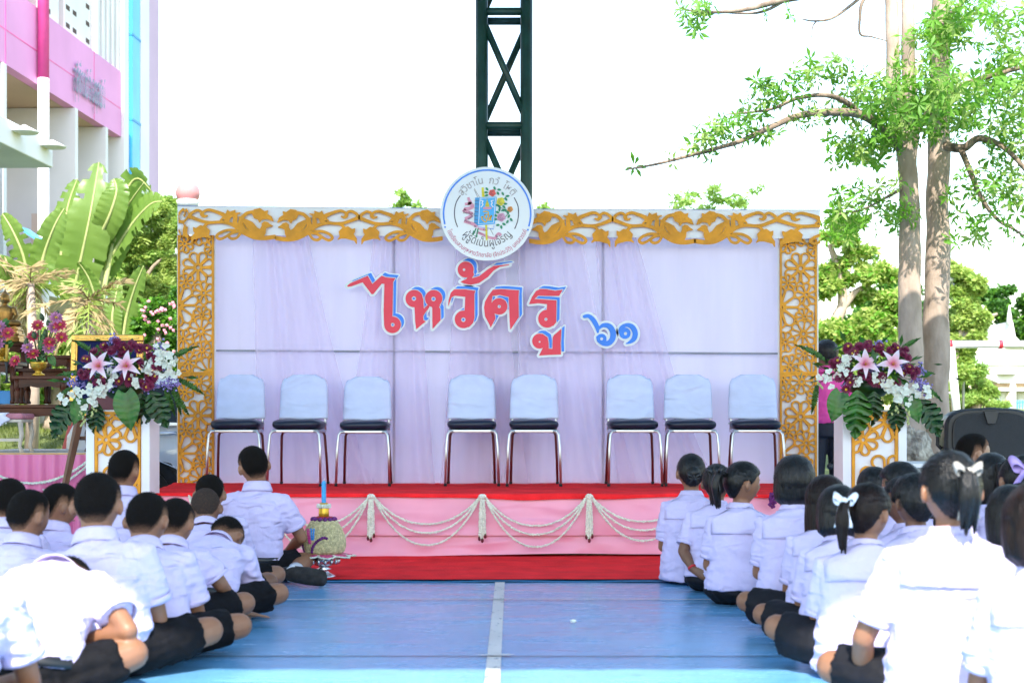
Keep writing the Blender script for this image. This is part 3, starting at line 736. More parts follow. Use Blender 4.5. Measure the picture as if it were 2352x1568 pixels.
# ================================================================ round emblem
_tcu = bpy.data.curves.new("type", 'FONT'); _tob = bpy.data.objects.new("type", _tcu); COL.objects.link(_tob)
def text_pts(body, size):
    _tcu.body = body; _tcu.size = size; _tcu.resolution_u = 2
    dg = bpy.context.evaluated_depsgraph_get(); dg.update()
    me = bpy.data.meshes.new_from_object(_tob.evaluated_get(dg))
    v = [tuple(q.co) for q in me.vertices]; f = [tuple(p.vertices) for p in me.polygons]; bpy.data.meshes.remove(me); return v, f
def emblem():
    ED = 12.04; c = W(1119, 491, ED); Rm = 107.5 / FD * ED
    e = empty("round_emblem", (c.x, c.y, c.z), 0, "round white school crest sign above the red letters", "sign")
    k = Rm / 682
    def q(x, y, l): return Vector(((x - 880) * k, -.0185 - l * .0016, (772 - y) * k))
    def C(n, col, r=.5): return mat("crest_" + n, col, r, .05, 30)
    # disc lies flat towards the viewer
    n = 72; vs = []
    for y in (-.018, .006):
        for i in range(n): a = 2 * math.pi * i / n; vs.append((math.cos(a) * Rm, y, math.sin(a) * Rm))
    MB().add(vs, [tuple(range(n)), tuple(range(2 * n - 1, n - 1, -1))] + [(i, (i + 1) % n, n + (i + 1) % n, n + i) for i in range(n)]).build("disc", mat("crest_white", (.66, .70, .74), .28, .03, 2, coat=.4), e)
    def poly(name, pts, l, m): return MB().add([q(x, y, l) for x, y in pts], [tuple(range(len(pts)))]).build(name, m, e)
    def stroke(name, pts, w, l, m, smooth=True):
        P = catmull([(x, y, 0) for x, y in pts]) if smooth else [np.array((x, y, 0.)) for x, y in pts]
        vs = []
        for i, p in enumerate(P):
            t = P[min(i + 1, len(P) - 1)] - P[max(i - 1, 0)]; t = t / (np.linalg.norm(t) + 1e-9); nn = np.array((-t[1], t[0]))
            vs += [q(p[0] + nn[0] * w, p[1] + nn[1] * w, l), q(p[0] - nn[0] * w, p[1] - nn[1] * w, l)]
        return MB().add(vs, [(2 * i, 2 * i + 1, 2 * i + 3, 2 * i + 2) for i in range(len(P) - 1)]).build(name, m, e)
    def arc(name, r, a0, a1, w, m, cx=880, cy=772):
        return stroke(name, [(cx + r * math.cos(R(lerp(a0, a1, i / 30))), cy - r * math.sin(R(lerp(a0, a1, i / 30)))) for i in range(31)], w, 1, m, False)
    bl = C("blue", (.06, .24, .80)); bk2 = C("black", (.05, .035, .07)); pk = C("pink", (.70, .30, .42)); dk = C("mauve", (.32, .16, .24))
    ye = C("yellow", (.72, .62, .03)); gr = C("green", (.02, .24, .12)); cy = C("cyan", (.06, .42, .82)); wt = C("paper", (.8, .8, .82)); go = C("gold", (.72, .42, .04)); rd = C("red", (.78, .09, .08)); orr = C("orange", (.75, .28, .04)); mv = C("lilac", (.60, .30, .46)); crim = C("crimson", (.55, .03, .16))
    arc("ring", 634, 194, -17, 12, bl)
    for p in ((268, 967), (1473, 1006)): poly("dot", [(p[0] + 14 * math.cos(i), p[1] + 14 * math.sin(i)) for i in np.linspace(0, 6.0, 12)], 1, bl)
    stroke("inner_arc", [(490, 508), (430, 610), (405, 740), (415, 860), (450, 966)], 7, 1, bk2); stroke("inner_arc", [(1272, 537), (1325, 650), (1336, 770), (1320, 890), (1280, 993)], 7, 1, bk2)
    poly("pencil", [(796, 392), (830, 388), (846, 530), (806, 530)], 1, ye); poly("pencil", [(850, 935), (880, 935), (889, 1155), (861, 1160)], 3.2, ye)
    poly("pen", [(688, 420), (704, 400), (775, 530), (740, 530)], 1, wt); stroke("pen_line", [(695, 405), (730, 470), (770, 530)], 2, 2, bk2, False); stroke("pen_line", [(690, 420), (742, 530)], 2, 2, bk2, False); stroke("pen_line", [(900, 945), (970, 1080)], 3, 2, bk2, False)
    for P in ([(605, 535), (618, 575), (645, 610), (600, 628), (556, 632)], [(600, 622), (655, 640), (668, 672), (620, 696), (545, 702)], [(530, 712), (560, 735), (620, 755), (672, 775)], [(660, 790), (620, 820), (560, 850)], [(545, 878), (610, 900), (680, 925), (740, 960)], [(745, 975), (800, 998), (888, 1012)], [(748, 1045), (820, 1075), (890, 1110), (960, 1130)], [(955, 1128), (1000, 1125), (1020, 1085), (1050, 1062), (1084, 1088)]):
        stroke("ribbon", P, 24 if P[0][0] < 740 and P[0][0] != 605 else 19, 2, pk)
    for P in ([(672, 800), (640, 830), (600, 850)], [(690, 950), (720, 962)], [(1005, 1085), (1030, 1120)]): stroke("ribbon_fold", P, 13, 3, dk)
    for P in ([(672, 1085), (700, 1030), (718, 985)], [(720, 1118), (736, 1050), (750, 985)], [(690, 1050), (680, 1020)]): stroke("stem", P, 9, 2.4, gr)
    poly("book", [(706, 540), (1020, 526), (1010, 640), (995, 920), (742, 944), (690, 905)], 3, cy)
    poly("book_pages", [(745, 946), (992, 922), (975, 994), (760, 975)], 2.2, wt); stroke("book_edge", [(745, 960), (975, 996), (978, 940)], 4, 2.6, bl, False)
    poly("spine", [(706, 540), (768, 548), (742, 944), (690, 905)], 3.6, C("spine_blue", (.05, .3, .62)))
    for y in (580, 630, 690, 740, 800, 855, 900): stroke("spine_band", [(700 - (y - 560) * .03, y), (762 - (y - 560) * .07, y + 8)], 3, 4.2, bk2, False)
    stroke("cover_frame", [(778, 552), (1002, 543), (975, 902), (756, 922), (778, 552)], 5, 4.2, wt, False)
    for (x, s) in ((800, 1), (960, -1)):
        stroke("cover_scroll", [(x - 15 * s, 580), (x + 20 * s, 590), (x + 5 * s, 620), (x + 20 * s, 640), (x - 10 * s, 680)], 7, 4.2, wt)
    stroke("stupa", [(880, 545), (880, 575)], 3, 4.2, ye, False)
    poly("stupa", [(880, 560), (892, 595), (906, 630), (915, 672), (848, 672), (858, 630), (868, 595)], 4.2, ye)
    for y, h in ((600, 12), (620, 18), (640, 24), (657, 28)): stroke("stupa_line", [(881 - h, y), (881 + h, y)], 2, 5, bk2, False)
    poly("cushion", [(825, 680), (880, 672), (940, 678), (948, 698), (920, 712), (840, 712), (815, 700)], 4.2, pk)
    for P in ([(820, 745), (860, 740), (895, 750), (890, 780), (840, 785)], [(790, 830), (815, 815), (805, 850), (830, 880), (870, 885), (905, 780)], [(850, 780), (845, 830), (870, 850)], [(905, 880), (920, 830), (945, 800), (930, 850), (945, 870)]): stroke("monogram", P, 9, 4.6, go)
    def rose(x, y, r, m, nm="rose"):
        poly(nm, [(x + r * (1 + .1 * math.sin(5 * a)) * math.cos(a), y + r * (1 + .1 * math.sin(5 * a + 1)) * math.sin(a)) for a in np.linspace(0, 6.1, 22)], 4.4, m)
        for rr in (.3, .62): stroke("petal_line", [(x + r * rr * math.cos(a), y + r * rr * math.sin(a)) for a in np.linspace(.5, 5.2, 9)], 2.2, 5.2, bk2)
    rose(955, 472, 50, rd); rose(1076, 596, 58, ye); rose(1214, 708, 40, orr); rose(1085, 825, 62, mv)
    stroke("stem", [(1130, 830), (1200, 760), (1150, 720), (1060, 680)], 4, 3.8, gr); stroke("stem", [(1120, 560), (1170, 520), (1210, 518)], 3, 3.8, gr)
    for (x, y, an) in ((878, 415, 50), (988, 404, 70), (1055, 424, 10), (868, 464, 5), (870, 508, 160), (1038, 478, 60), (1108, 484, 60), (1175, 517, 170), (1155, 562, 60), (1145, 630, 0), (1060, 675, 60), (1125, 675, 40), (1030, 650, 10), (1060, 715, 100), (1110, 725, 170), (1030, 752, 20), (1180, 760, 60), (1008, 800, 30), (1005, 853, 0), (1195, 812, 120), (1230, 860, 50), (1175, 890, 120), (1125, 925, 30), (1035, 938, 170), (1086, 968, 80), (1150, 725, 60)):
        a = R(an); ca, sa = math.cos(a), math.sin(a)
        poly("rose_leaf", [(x + ca * p - sa * t, y + sa * p + ca * t) for p, t in ((-32, 0), (-12, 17), (12, 15), (32, 0), (12, -15), (-12, -17))], 4, gr)
    def ring_text(name, body, size, r, mid, top, m, wide=None):
        v, f = text_pts(body, size); xs = [p[0] for p in v]; w = max(xs) - min(xs); x0 = min(xs); s = 1 if wide is None else wide / (w / r)
        vs = []
        for x, y, z in v:
            t = ((x - x0) - w / 2) / r * s
            if top: a = R(mid) - t; rr = r + y
            else: a = R(mid) + t; rr = r - y
            vs.append(q(880 + rr * math.cos(a), 772 - rr * math.sin(a), 1.2))
        MB().add(vs, f).build(name, m, e)
    ring_text("top_lettering", "สุวิชาโน  ภวํ  โหติ", 150, 440, 90, True, C("faded_grey", (.36, .32, .34)), R(108))
    ring_text("motto_lettering", "ผู้รู้ดีเป็นผู้เจริญ", 165, 480, -90, False, C("dark_grey", (.10, .09, .11)), R(98))
    ring_text("name_lettering", "โรงเรียนสวนกุหลาบวิทยาลัย (จิรประวัติ) นครสวรรค์", 92, 632, -90, False, crim, R(134))
    for (txt, x, y, sz, an) in (("โรงเรียน", 530, 768, 52, -8), ("หลวง", 552, 885, 46, -20), ("สวน", 820, 1012, 34, -10), ("กุหลาบ", 755, 1050, 40, -28)):
        v, f = text_pts(txt, sz); a = R(an); MB().add([q(x + p[0] * math.cos(a) + p[1] * math.sin(a), y - p[0] * math.sin(a) - p[1] * math.cos(a), 3.4) for p in v], f).build("ribbon_lettering", bk2, e)
emblem()
# letters on the building's pink band
def bsign():
    e = empty("building_sign", (0, 0, 0), 0, "grey blue metal letters mounted on the pink band", "sign")
    m = mat("sign_metal", (.16, .18, .26), .4, .2, 8, metal=.3)
    v, f = text_pts("สุธีกานต์ อนุสรณ์", .78); xs = [p[0] for p in v]; w = max(xs) - min(xs); s0, s1 = BS(166), BS(232)
    for p0, p1 in ((.03, .09),):
        vs = [BO + BROT @ Vector((lerp(s0, s1, (p[0] - min(xs)) / w), pp, 7.28 + p[1])) for pp in (p1, p0) for p in v]; n = len(v)
        MB().add(vs, f + [tuple(i + n for i in q) for q in f]).build("lettering", m, e)
bsign()
bpy.data.objects.remove(_tob)
# ================================================================ chairs
NAVY = mat("navy_vinyl", (.008, .016, .042), .38, .15, 12, .1, 30, spec=.35)
MAROON = mat("maroon_paint", (.10, .008, .012), .35, .15, 14)
COVER = add_folds(mat("chair_cover", (.60, .65, .90), .7, .05, 5, .15, 30, stretch=(1, 1, 2)), 5, .02, .8, (.8, .8, 1.6), 1.0, True)
RUB = mat("rubber_foot", (.01, .01, .01), .7)
def make_chair():
    e = empty("banquet_chair", (0, 0, 0))
    def rbox(name, w, dd, h, c, m, bev, par=e): return MB().box(c, (w, dd, h)).build(name, m, par, True, bevel=bev, seg=4)
    def cush(a, b):
        t = a * 2 * math.pi; sx = abs(math.cos(t)) ** .45 * (1 if math.cos(t) > 0 else -1); sy = abs(math.sin(t)) ** .45 * (1 if math.sin(t) > 0 else -1)
        pr = ((0, .0), (.9, .0), (1.0, .016), (1.02, .034), (.99, .05), (.85, .060), (.5, .066), (0, .067))
        k = b * (len(pr) - 1); i = min(int(k), len(pr) - 2); f = k - i
        r = lerp(pr[i][0], pr[i + 1][0], f); z = lerp(pr[i][1], pr[i + 1][1], f)
        return (sx * r * .222, sy * r * .215, .452 + z * 1.22 - .006 * r * math.cos(t * 3) * b)
    MB().grid(41, 16, cush).build("seat", NAVY, e, True)
    MB().bx(-.215, .215, -.205, .205, .425, .451).build("seat_frame", CHROME, e, bevel=.008)
    for s in (-1, 1):
        MB().tube([(s * .17, -.195, .436), (s * .205, -.205, .434), (s * .222, -.212, .41), (s * .232, -.225, .3), (s * .240, -.245, .012)], .0115, 10).build("front_leg", CHROME, e, True)
        MB().tube([(s * .14, .19, .436), (s * .185, .195, .43), (s * .2, .2, .40), (s * .212, .235, .2), (s * .218, .27, .012)], .0125, 10).build("rear_leg", MAROON, e, True)
        MB().tube([(s * .205, .2, .43), (s * .2, .225, .55), (s * .197, .26, .70)], (.0115, .016), 8).build("back_post", CHROME, e, True)
        for p in ((s * .240, -.245), (s * .218, .27)): MB().tube([(p[0], p[1], 0), (p[0], p[1], .02)], .0145, 10).build("foot_cap", RUB, e, True)
        MB().ball((s * .225, .16, .5), .007, 8, 6).build("screw", CHROME, e, True)
    def back(a, b):
        z = lerp(.535, .90, b)
        hw = .218 - .014 * b
        if b > .62: hw *= math.sqrt(max(0, 1 - ((b - .62) / .40) ** 3.2 * .80))
        x = (a * 2 - 1) * hw; edge = (abs(a * 2 - 1)) ** 6
        zz = z - (.02 * abs(a * 2 - 1) ** 3 if b > .9 else 0) + (.004 * math.sin(a * 9) if b < .05 else 0)
        y = .195 + .05 * b + .026 * edge + .003 * noise.noise(Vector((x * 9, z * 12, 1))) + .004 * noise.noise(Vector((x * 3, z * 20, 7))) * (1 - b)
        return (x, y, zz)
    MB().grid(31, 26, back).build("back_cover", COVER, e, True, thick=.034)
    mb = MB()
    for i in range(26):
        for s in (-1, 1):
            b = i / 25; p = back(0 if s < 0 else 1, b); mb.octa((p[0] + s * .004, p[1] + .0, p[2]), .008)
    tag(mb.build("lace_edge", mat("white_lace", (.78, .74, .86), .7), e, True), kind="stuff")
    MB().grid(12, 4, lambda a, b: ((a * 2 - 1) * .19, .215 - .01 * b, .545 - .022 * math.sin(a * math.pi) * (1 - b) ** 1 + .02 * b)).build("back_pad_edge", NAVY, e, True)
    return e
proto = make_chair()
CHU = [(540, 3), (683, -2), (836, 1), (1083, 2), (1227, -1), (1455, 1), (1589, -2), (1739, -4)]
CHL = ["white-covered chair at the far left end, beside the golden lattice column", "white-covered chair behind the boy looking away, second from the left", "white-covered chair left of the wide gap, above the offering candle", "white-covered chair just right of the wide central gap",
       "white-covered chair under the lower end of the red lettering", "white-covered chair under the blue numerals, leftmost of the right-hand three", "white-covered chair between two others, behind the girl with the bun", "white-covered chair at the far right end, beside the golden column"]
for i, (u, rz) in enumerate(CHU):
    c = proto if i == 0 else copy_tree(proto)
    dd = 11.62 + (.06 if i in (2, 3) else 0)
    tag(c, CHL[i], "chair", "white-covered chairs in a row on the stage"); c.location = (X_(u, dd), dd + .1, ST + .012); c.rotation_euler = (0, 0, R(rz))
    c.scale = (.885, .95, 1.0 if i not in (2,) else .985)

# ================================================================ jasmine garlands
JAS = mat("jasmine", (.78, .80, .68), .7, .12, 60, .3, 90); ROSEB = mat("rose_bud", (.16, .008, .02), .6, .3, 40); STEMG = mat("bud_green", (.1, .16, .04), .6)
def rope(pts, r, rnd):
    mb = MB(); P = [Vector(p) for p in pts]; mb.tube(P, r * .75, 6)
    for i in range(len(P) - 1):
        n = max(1, int((P[i + 1] - P[i]).length / (r * .95)))
        for j in range(n):
            c = P[i].lerp(P[i + 1], j / n)
            for k in range(3):
                a = rnd.random() * 6.28; mb.octa(c + Vector((math.cos(a) * r * .6, -abs(math.sin(a)) * r * .6, math.sin(a) * r * .6 + rnd.uniform(-.3, .3) * r)), r * rnd.uniform(.55, .8))
    return mb
rnd = random.Random(3)
GY = SF - .075
GP = [600, 853, 1108, 1353, 1600]
def swag(u0, u1, sags, label, vt=1138, y=GY, grp="jasmine garland swags on the stage front"):
    e = empty("jasmine_swag", (0, 0, 0), 0, label, "garland", grp)
    for k, sv in enumerate(sags):
        pts = []
        for i in range(29):
            t = i / 28; u = lerp(u0 + (4 - k) * 0 + 5, u1 - 5, t); v = lerp(vt, vt, t) + (sv - vt) * (1 - abs(2 * t - 1) ** 2.1) ** .92
            p = W(u, v, y); pts.append((p.x, y - .004 * k - .012 * math.sin(math.pi * t) * 0, p.z))
        rope(pts, .008, rnd).build("strand", JAS, e)
SW = ["jasmine garland swag on the pink stage front behind the seated boy's shoulder", "jasmine garland swag behind the flower-covered offering", "jasmine garland swag in the middle of the pink stage front", "jasmine garland swag beside the girl with the hair bun"]
SAG = [(1205, 1230, 1265), (1206, 1226, 1254), (1202, 1222, 1250), (1196, 1216, 1240)]
swag(430, 600, (1200, 1228, 1262), "jasmine garland swag at the stage's left end behind the boys' heads")
swag(600, 853, SAG[0], SW[1]); swag(853, 1108, SAG[2], SW[2]); swag(1108, 1353, SAG[1], "jasmine garland swag right of the middle tassel on the pink stage front"); swag(1353, 1600, SAG[3], SW[3])
def tassel(u, label, vb=1240):
    p = W(u, 1138, GY); e = empty("garland_tassel", (p.x, GY - .02, p.z), 0, label, "garland", "jasmine tassels on the stage front")
    L = (vb - 1138) / FD * GY
    mb = MB().ball((0, 0, .0), (.03, .02, .018), 8, 5)
    for k in range(8): a = rnd.random() * 6.28; mb.octa((.02 * math.cos(a), -.012, .012 * math.sin(a)), .01)
    mb.build("knot", JAS, e)
    for k in range(5):
        x = (k - 2) * .0085; l = L * (1 - .05 * abs(k - 1.5) - rnd.random() * .05)
        rope([(x * .5, -.004 * (k % 2), -.005), (x, -.006 * (k % 2), -l * .5), (x * 1.15, -.006 * (k % 2), -l)], .0095, rnd).build("strand", JAS, e)
        if k % 2 == 0:
            m2 = MB(); m2.ball((x * 1.2, -.008, -l - .012), (.011, .011, .016), 8, 5); m2.build("rosebud", ROSEB, e, True)
            MB().ball((x * 1.2, -.008, -l - .001), (.008, .008, .008), 6, 4).build("calyx", STEMG, e, True)
tassel(853, "long jasmine tassel with rose buds right of the offering candle"); tassel(1108, "long jasmine tassel at the middle of the stage front"); tassel(1353, "long jasmine tassel nearest the girls on the stage front")
def purple_spray(u, v0, v1, m, label):
    p = W(u, v0, GY - .03); e = empty("flower_spray", (p.x, GY - .03, p.z), 0, label, "flower garland"); n = int((v1 - v0) / 3.2); L = (v1 - v0) / FD * GY
    for i in range(n):
        for k in range(3): MB().ball((rnd.gauss(0, .012), -.006 + rnd.gauss(0, .004), -L * i / n + rnd.gauss(0, .003)), rnd.uniform(.008, .012), 7, 5).build("blossom", m, e, True)
purple_spray(1773, 1133, 1166, mat("purple_globe", (.14, .012, .16), .7, .3, 60), "dark purple flower spray pinned on the stage edge by the smiling girl")
purple_spray(404, 1160, 1192, mat("magenta_blossom", (.55, .03, .3), .7, .3, 60), "magenta flower spray at the stage front's left end")

# ================================================================ offering with candle
def offering():
    d = 8.98; x = X_(744, d); e = empty("flower_offering", (x, d, .012), 0, "egg-shaped jasmine offering with blue candle on a silver bowl", "offering")
    SIL = mat("silver_bowl_metal", (.62, .66, .72), .25, .1, 30, metal=.9, bump=.3, bs=50)
    MB().lathe([(.062, 0), (.066, .008), (.05, .018), (.03, .03), (.026, .042), (.045, .05), (.026, .058), (.03, .066), (.07, .080), (.085, .10), (.088, .125), (.084, .13), (.06, .125)], (0, 0, 0), 28).build("bowl", SIL, e, True)
    for i in range(14):
        a = 2 * math.pi * i / 14; MB().ball((.083 * math.cos(a), .083 * math.sin(a), .098), (.011, .011, .02), 8, 6).build("bowl_relief", SIL, e, True)
    prof = [(.08, .135), (.112, .155), (.121, .185), (.121, .22), (.113, .255), (.097, .295), (.073, .332), (.052, .350)]
    prof = [(r * .99, z) for r, z in prof]
    body = MB().lathe(prof, (0, 0, 0), 28); egg = body.build("egg_body", mat("jasmine_packed", (.60, .50, .22), .8, .3, 50, .6, 60), e, True)
    mb = MB(); rr = random.Random(5)
    def surf(t, a):
        k = t * (len(prof) - 1); i = min(int(k), len(prof) - 2); f = k - i; r = lerp(prof[i][0], prof[i + 1][0], f); z = lerp(prof[i][1], prof[i + 1][1], f); return Vector((r * math.cos(a), r * math.sin(a), z))
    for row in range(34):
        t = row / 33; r = surf(t, 0).x; n = int(2 * math.pi * r / .0088)
        for i in range(n):
            mb.octa(surf(t, 2 * math.pi * (i + .5 * (row % 2)) / n + rr.uniform(-.02, .02)), rr.uniform(.0052, .0068))
    mb.build("jasmine_buds", mat("jasmine_yellowed", (.68, .60, .34), .75, .25, 60), egg); 
    pm = mat("purple_globe", (.14, .012, .16), .7, .3, 60); hp = mat("hot_pink_bud", (.8, .06, .35), .6); bb = mat("blue_bud", (.05, .32, .80), .6); rdm = mat("deep_red_petal", (.35, .01, .03), .6)
    for i in range(14):
        a = 2 * math.pi * i / 14; MB().ball((.062 * math.cos(a), .062 * math.sin(a), .345), .0145, 8, 6).build("purple_flower", pm, e, True)
    MB().lathe([(.055, .345), (.058, .355), (.04, .362)], (0, 0, 0), 20).build("red_collar", rdm, e, True)
    def on(ax, zz):  # ax: horizontal offset in front view, zz height
        t = 0
        for i in range(len(prof) - 1):
            if prof[i][1] <= zz <= prof[i + 1][1]: r = lerp(prof[i][0], prof[i + 1][0], (zz - prof[i][1]) / (prof[i + 1][1] - prof[i][1]))
        ax = max(-r * .97, min(r * .97, ax)); return Vector((ax, -math.sqrt(r * r - ax * ax) - .004, zz))
    for i in range(11): MB().ball(on(-.115 + .022 * (i / 10) ** 1.5, .235 - i * .0095), .0085, 7, 5).build("purple_flower", pm, e, True)
    for (xx, zz) in ((-.052, .16), (-.05, .172), (-.048, .184), (-.042, .196), (-.034, .208), (-.026, .219), (-.016, .228), (-.004, .236), (.008, .243), (.02, .244), (.03, .24)): MB().ball(on(xx, zz), .0095, 7, 5).build("purple_flower", pm, e, True)
    for r in range(9):
        for c in range(4):
            zz = .288 - r * .0095; xx = -.085 + r * .0022 + c * .009
            if c <= 1 and r < 9: MB().octa(on(xx, zz), .0075).build("pink_bud", hp, e)
            elif r < 7: MB().octa(on(xx + .0025 * (6 - r) * (c - 1) * .5, zz + .003), .0078).build("blue_bud", bb, e)
    GM = mat("gold_foil", (.75, .42, .03), .35, .15, 30, metal=.5)
    MB().lathe([(.029, .36), (.03, .385), (.0285, .39), (.0295, .412), (.028, .415), (.024, .44), (.022, .443)], (0, 0, 0), 20).build("gold_neck", GM, e, True)
    mb = MB()
    for i in range(22):
        a = 2 * math.pi * i / 22
        for z in (.416, .424, .431): mb.octa((.036 * math.cos(a), .036 * math.sin(a), z), .0065)
    mb.build("jasmine_ring", JAS, e)
    def cand(a, b):
        z = lerp(.44, .575, b); r = .0125 * (1 + .16 * math.cos(3 * (a * 2 * math.pi + b * 26))) * (1 if b < .93 else (1 - (b - .93) / .07 * .8)); t = a * 2 * math.pi
        return (r * math.cos(t), r * math.sin(t), z)
    MB().grid(19, 60, cand).build("candle", mat("blue_wax", (.05, .36, .72), .35, .05, 10, sss=.2), e, True)
    MB().tube([(0, 0, .572), (.001, 0, .582), (.006, 0, .587)], .0015, 5).build("wick", JAS, e)
    pf = mat("pink_petal_pad", (.75, .10, .25), .6, .2, 60); dg = mat("dark_petal_edge", (.02, .04, .02), .6)
    for i in range(8):
        a = 2 * math.pi * i / 8 + .25; ca, sa = math.cos(a), math.sin(a)
        def pt(r, t, z): return (ca * r - sa * t, sa * r + ca * t, z)
        for (nm, sc_, z, m) in (("leaf_pad", 1, .134, dg), ("pink_pad", .74, .142, pf)):
            P = [(.075, -.035), (.12, -.048 * sc_), (.155 * (1 if sc_ == 1 else .93), -.028 * sc_), (.178 * (1 if sc_ == 1 else .9), 0), (.155 * (1 if sc_ == 1 else .93), .028 * sc_), (.12, .048 * sc_), (.075, .035)]
            MB().add([pt(r, t, z - (r - .07) * .12) for r, t in P], [tuple(range(7))]).build(nm, m, e, thick=.006)
        P = [(.08, -.042), (.12, -.052), (.158, -.03), (.182, 0), (.158, .03), (.12, .052), (.08, .042)]
        rope([pt(r, t, .139 - (r - .07) * .12) for r, t in P], .0045, rr).build("white_edging", JAS, e)
offering()
[o for o in COL.objects if o.name == "flower_offering"][0].scale = (1.1, 1.1, 1.04)
o = MB().ball((0, 0, 0), (.016, .011, .009), 8, 6).build("fallen_flower", JAS, None, True); p = W(1317, 1428, fd(1430)); o.location = (p.x, p.y, .012); tag(o, "single white blossom lying on the blue floor", "blossom")

# ================================================================ pedestals and flower arrangements
def pedestal(uc, d, rz, label):
    e = empty("flower_pedestal", (X_(uc, d), d, 0), rz, label, "pedestal", "lattice flower pedestals beside the stage")
    w, dp, h = .385, .24, 1.06
    MB().bx(-w / 2 - .035, w / 2 + .035, 0, dp, 0, h).build("box", WHITEBOARD, e, bevel=.004)
    pl, xs, ys = lattice(.33, h - .03, FLB, .00235, 25, 120, .0034, .0165, .022)
    put_lattice("lattice_panel", (-.165, -.001, h - .01), .33, h - .03, pl, xs, ys, .018, e)
    MB().bx(-w / 2 - .034, -.168, -.012, -.001, .01, h - .002).build("edge_strip", WHITEBOARD, e); MB().bx(.168, w / 2 + .034, -.012, -.001, .01, h - .002).build("edge_strip", WHITEBOARD, e)
    return e
PD = 10.25
pedestal(272, PD, R(-2), "white pedestal with golden lattice left of the stage"); pedestal(2008, PD, R(2), "white pedestal with golden lattice right of the stage")

def leaf_big(L, wd, droop, lobes=0, n=18, rag=0.0, curl=.1):
    """heart-shaped or split leaf from the origin along +X, face up"""
    vs = []; fs = []; cs = 7
    for i in range(n):
        t = i / (n - 1)
        hw = wd * (math.sin(math.pi * min(1, t * .93 + .10)) ** .75) * (1 - .25 * t)
        if lobes:
            ph = (t * lobes) % 1; hw *= 1 - .78 * (sstep(.62, .97, ph) if .12 < t < .93 else 0)
        if t > .98: hw = .002
        for j in range(cs):
            s = (j / (cs - 1)) * 2 - 1
            fwd = (abs(s) ** 1.5) * wd * (.35 if lobes else -.30 * (1 - t))
            x = t * L + fwd; y = s * hw; z = -droop * t * t * L + curl * hw * abs(s) ** 1.3 - (.012 if abs(s) < .1 else 0) + .006 * math.sin(t * 40) * abs(s)
            vs.append((x, y, z))
    for i in range(n - 1):
        for j in range(cs - 1): fs.append((i * cs + j, i * cs + j + 1, (i + 1) * cs + j + 1, (i + 1) * cs + j))
    return MB().add(vs, fs)
HEART = leaf_big(.27, .105, .25).mesh("heart_leaf", mat("leaf_glossy", (.035, .17, .012), .3, .3, 9, .15, 20, transl=.25))
MONST = leaf_big(.34, .13, .35, 6, 40).mesh("split_leaf", LEAFD)
MONSTG = leaf_big(.34, .13, .3, 6, 40).mesh("split_leaf_green", MATS["leaf_glossy"])
FERN = leaf_big(.26, .035, .5, 14, 60).mesh("fern_leaf", LEAFM)
def petal_mesh(L, w, cup, m, n=8, cs=5, curl=-.3):
    vs = []
    for i in range(n):
        t = i / (n - 1); hw = w * math.sin(math.pi * min(1, .12 + t * .88)) ** .8 if t < 1 else .001
        for j in range(cs): s = j / (cs - 1) * 2 - 1; vs.append((t * L, s * hw, cup * L * (t - curl * 0) * (1 - t) * 2 + curl * L * t * t * t + .25 * hw * abs(s)))
    return MB().add(vs, [(i * cs + j, i * cs + j + 1, (i + 1) * cs + j + 1, (i + 1) * cs + j) for i in range(n - 1) for j in range(cs - 1)])
def flower(layers, core=None):
    """layers: list of (n, length, width, tilt deg, cup, phase)"""
    mb = MB()
    for (n, L, w, tilt, cup, ph, curl) in layers:
        pm = petal_mesh(L, w, cup, None, curl=curl)
        for k in range(n):
            M = Matrix.Rotation(2 * math.pi * (k + ph) / n, 3, 'Z') @ Matrix.Rotation(-R(tilt), 3, 'Y')
            mb.add([M @ Vector(p) for p in pm.v], pm.f)
    return mb
def lily_mat():
    m = mat("lily_petal", (.80, .38, .55), .5, .1, 30, transl=.25)
    t = m.node_tree; N = t.nodes; L = t.links; b = N["Principled BSDF"]; tc = N.new("ShaderNodeTexCoord"); ln = N.new("ShaderNodeVectorMath"); ln.operation = 'LENGTH'; L.new(tc.outputs["Object"], ln.inputs[0])
    cr = N.new("ShaderNodeValToRGB"); cr.color_ramp.elements[0].position = .03; cr.color_ramp.elements[0].color = (.85, .22, .36, 1); cr.color_ramp.elements[1].position = .095; cr.color_ramp.elements[1].color = (.9, .76, .84, 1)
    L.new(ln.outputs["Value"], cr.inputs[0]); L.new(cr.outputs[0], b.inputs["Base Color"]); return m
LILY = flower([(3, .115, .021, 40, .3, 0, -.42), (3, .115, .027, 32, .3, .5, -.42)]).mesh("lily", lily_mat())
MUMM = mat("mum_petal", (.20, .008, .055), .6, .3, 40); YEL = mat("flower_yellow", (.7, .45, .03), .6)
MUM = flower([(14, .030, .0055, 12, .1, 0, 0), (12, .026, .005, 32, .1, .5, 0), (9, .018, .0045, 52, .1, .2, 0)]).mesh("chrysanthemum", MUMM)
MUMC = MB().ball((0, 0, .008), (.009, .009, .005), 8, 5).mesh("mum_center", YEL)
ORM = mat("orchid_white", (.80, .82, .72), .5, .08, 40, transl=.2)
ORCH = flower([(3, .030, .011, 18, .1, 0, -.1), (2, .032, .017, 20, .1, .25, -.1)]).mesh("orchid", ORM)
LAVM = mat("statice_lavender", (.33, .26, .62), .6, .25, 50)
_mb = MB(); _r = random.Random(2)
for _ in range(16): _mb.ball((_r.gauss(0, .014), _r.gauss(0, .014), _r.gauss(0, .014)), _r.uniform(.006, .010), 6, 4)
STAT = _mb.mesh("statice", LAVM)
BUDM = mat("orchid_bud", (.50, .56, .22), .5, .2, 30)
BUD = MB().ball((0, 0, 0), (.008, .008, .012), 7, 5).mesh("bud", BUDM)
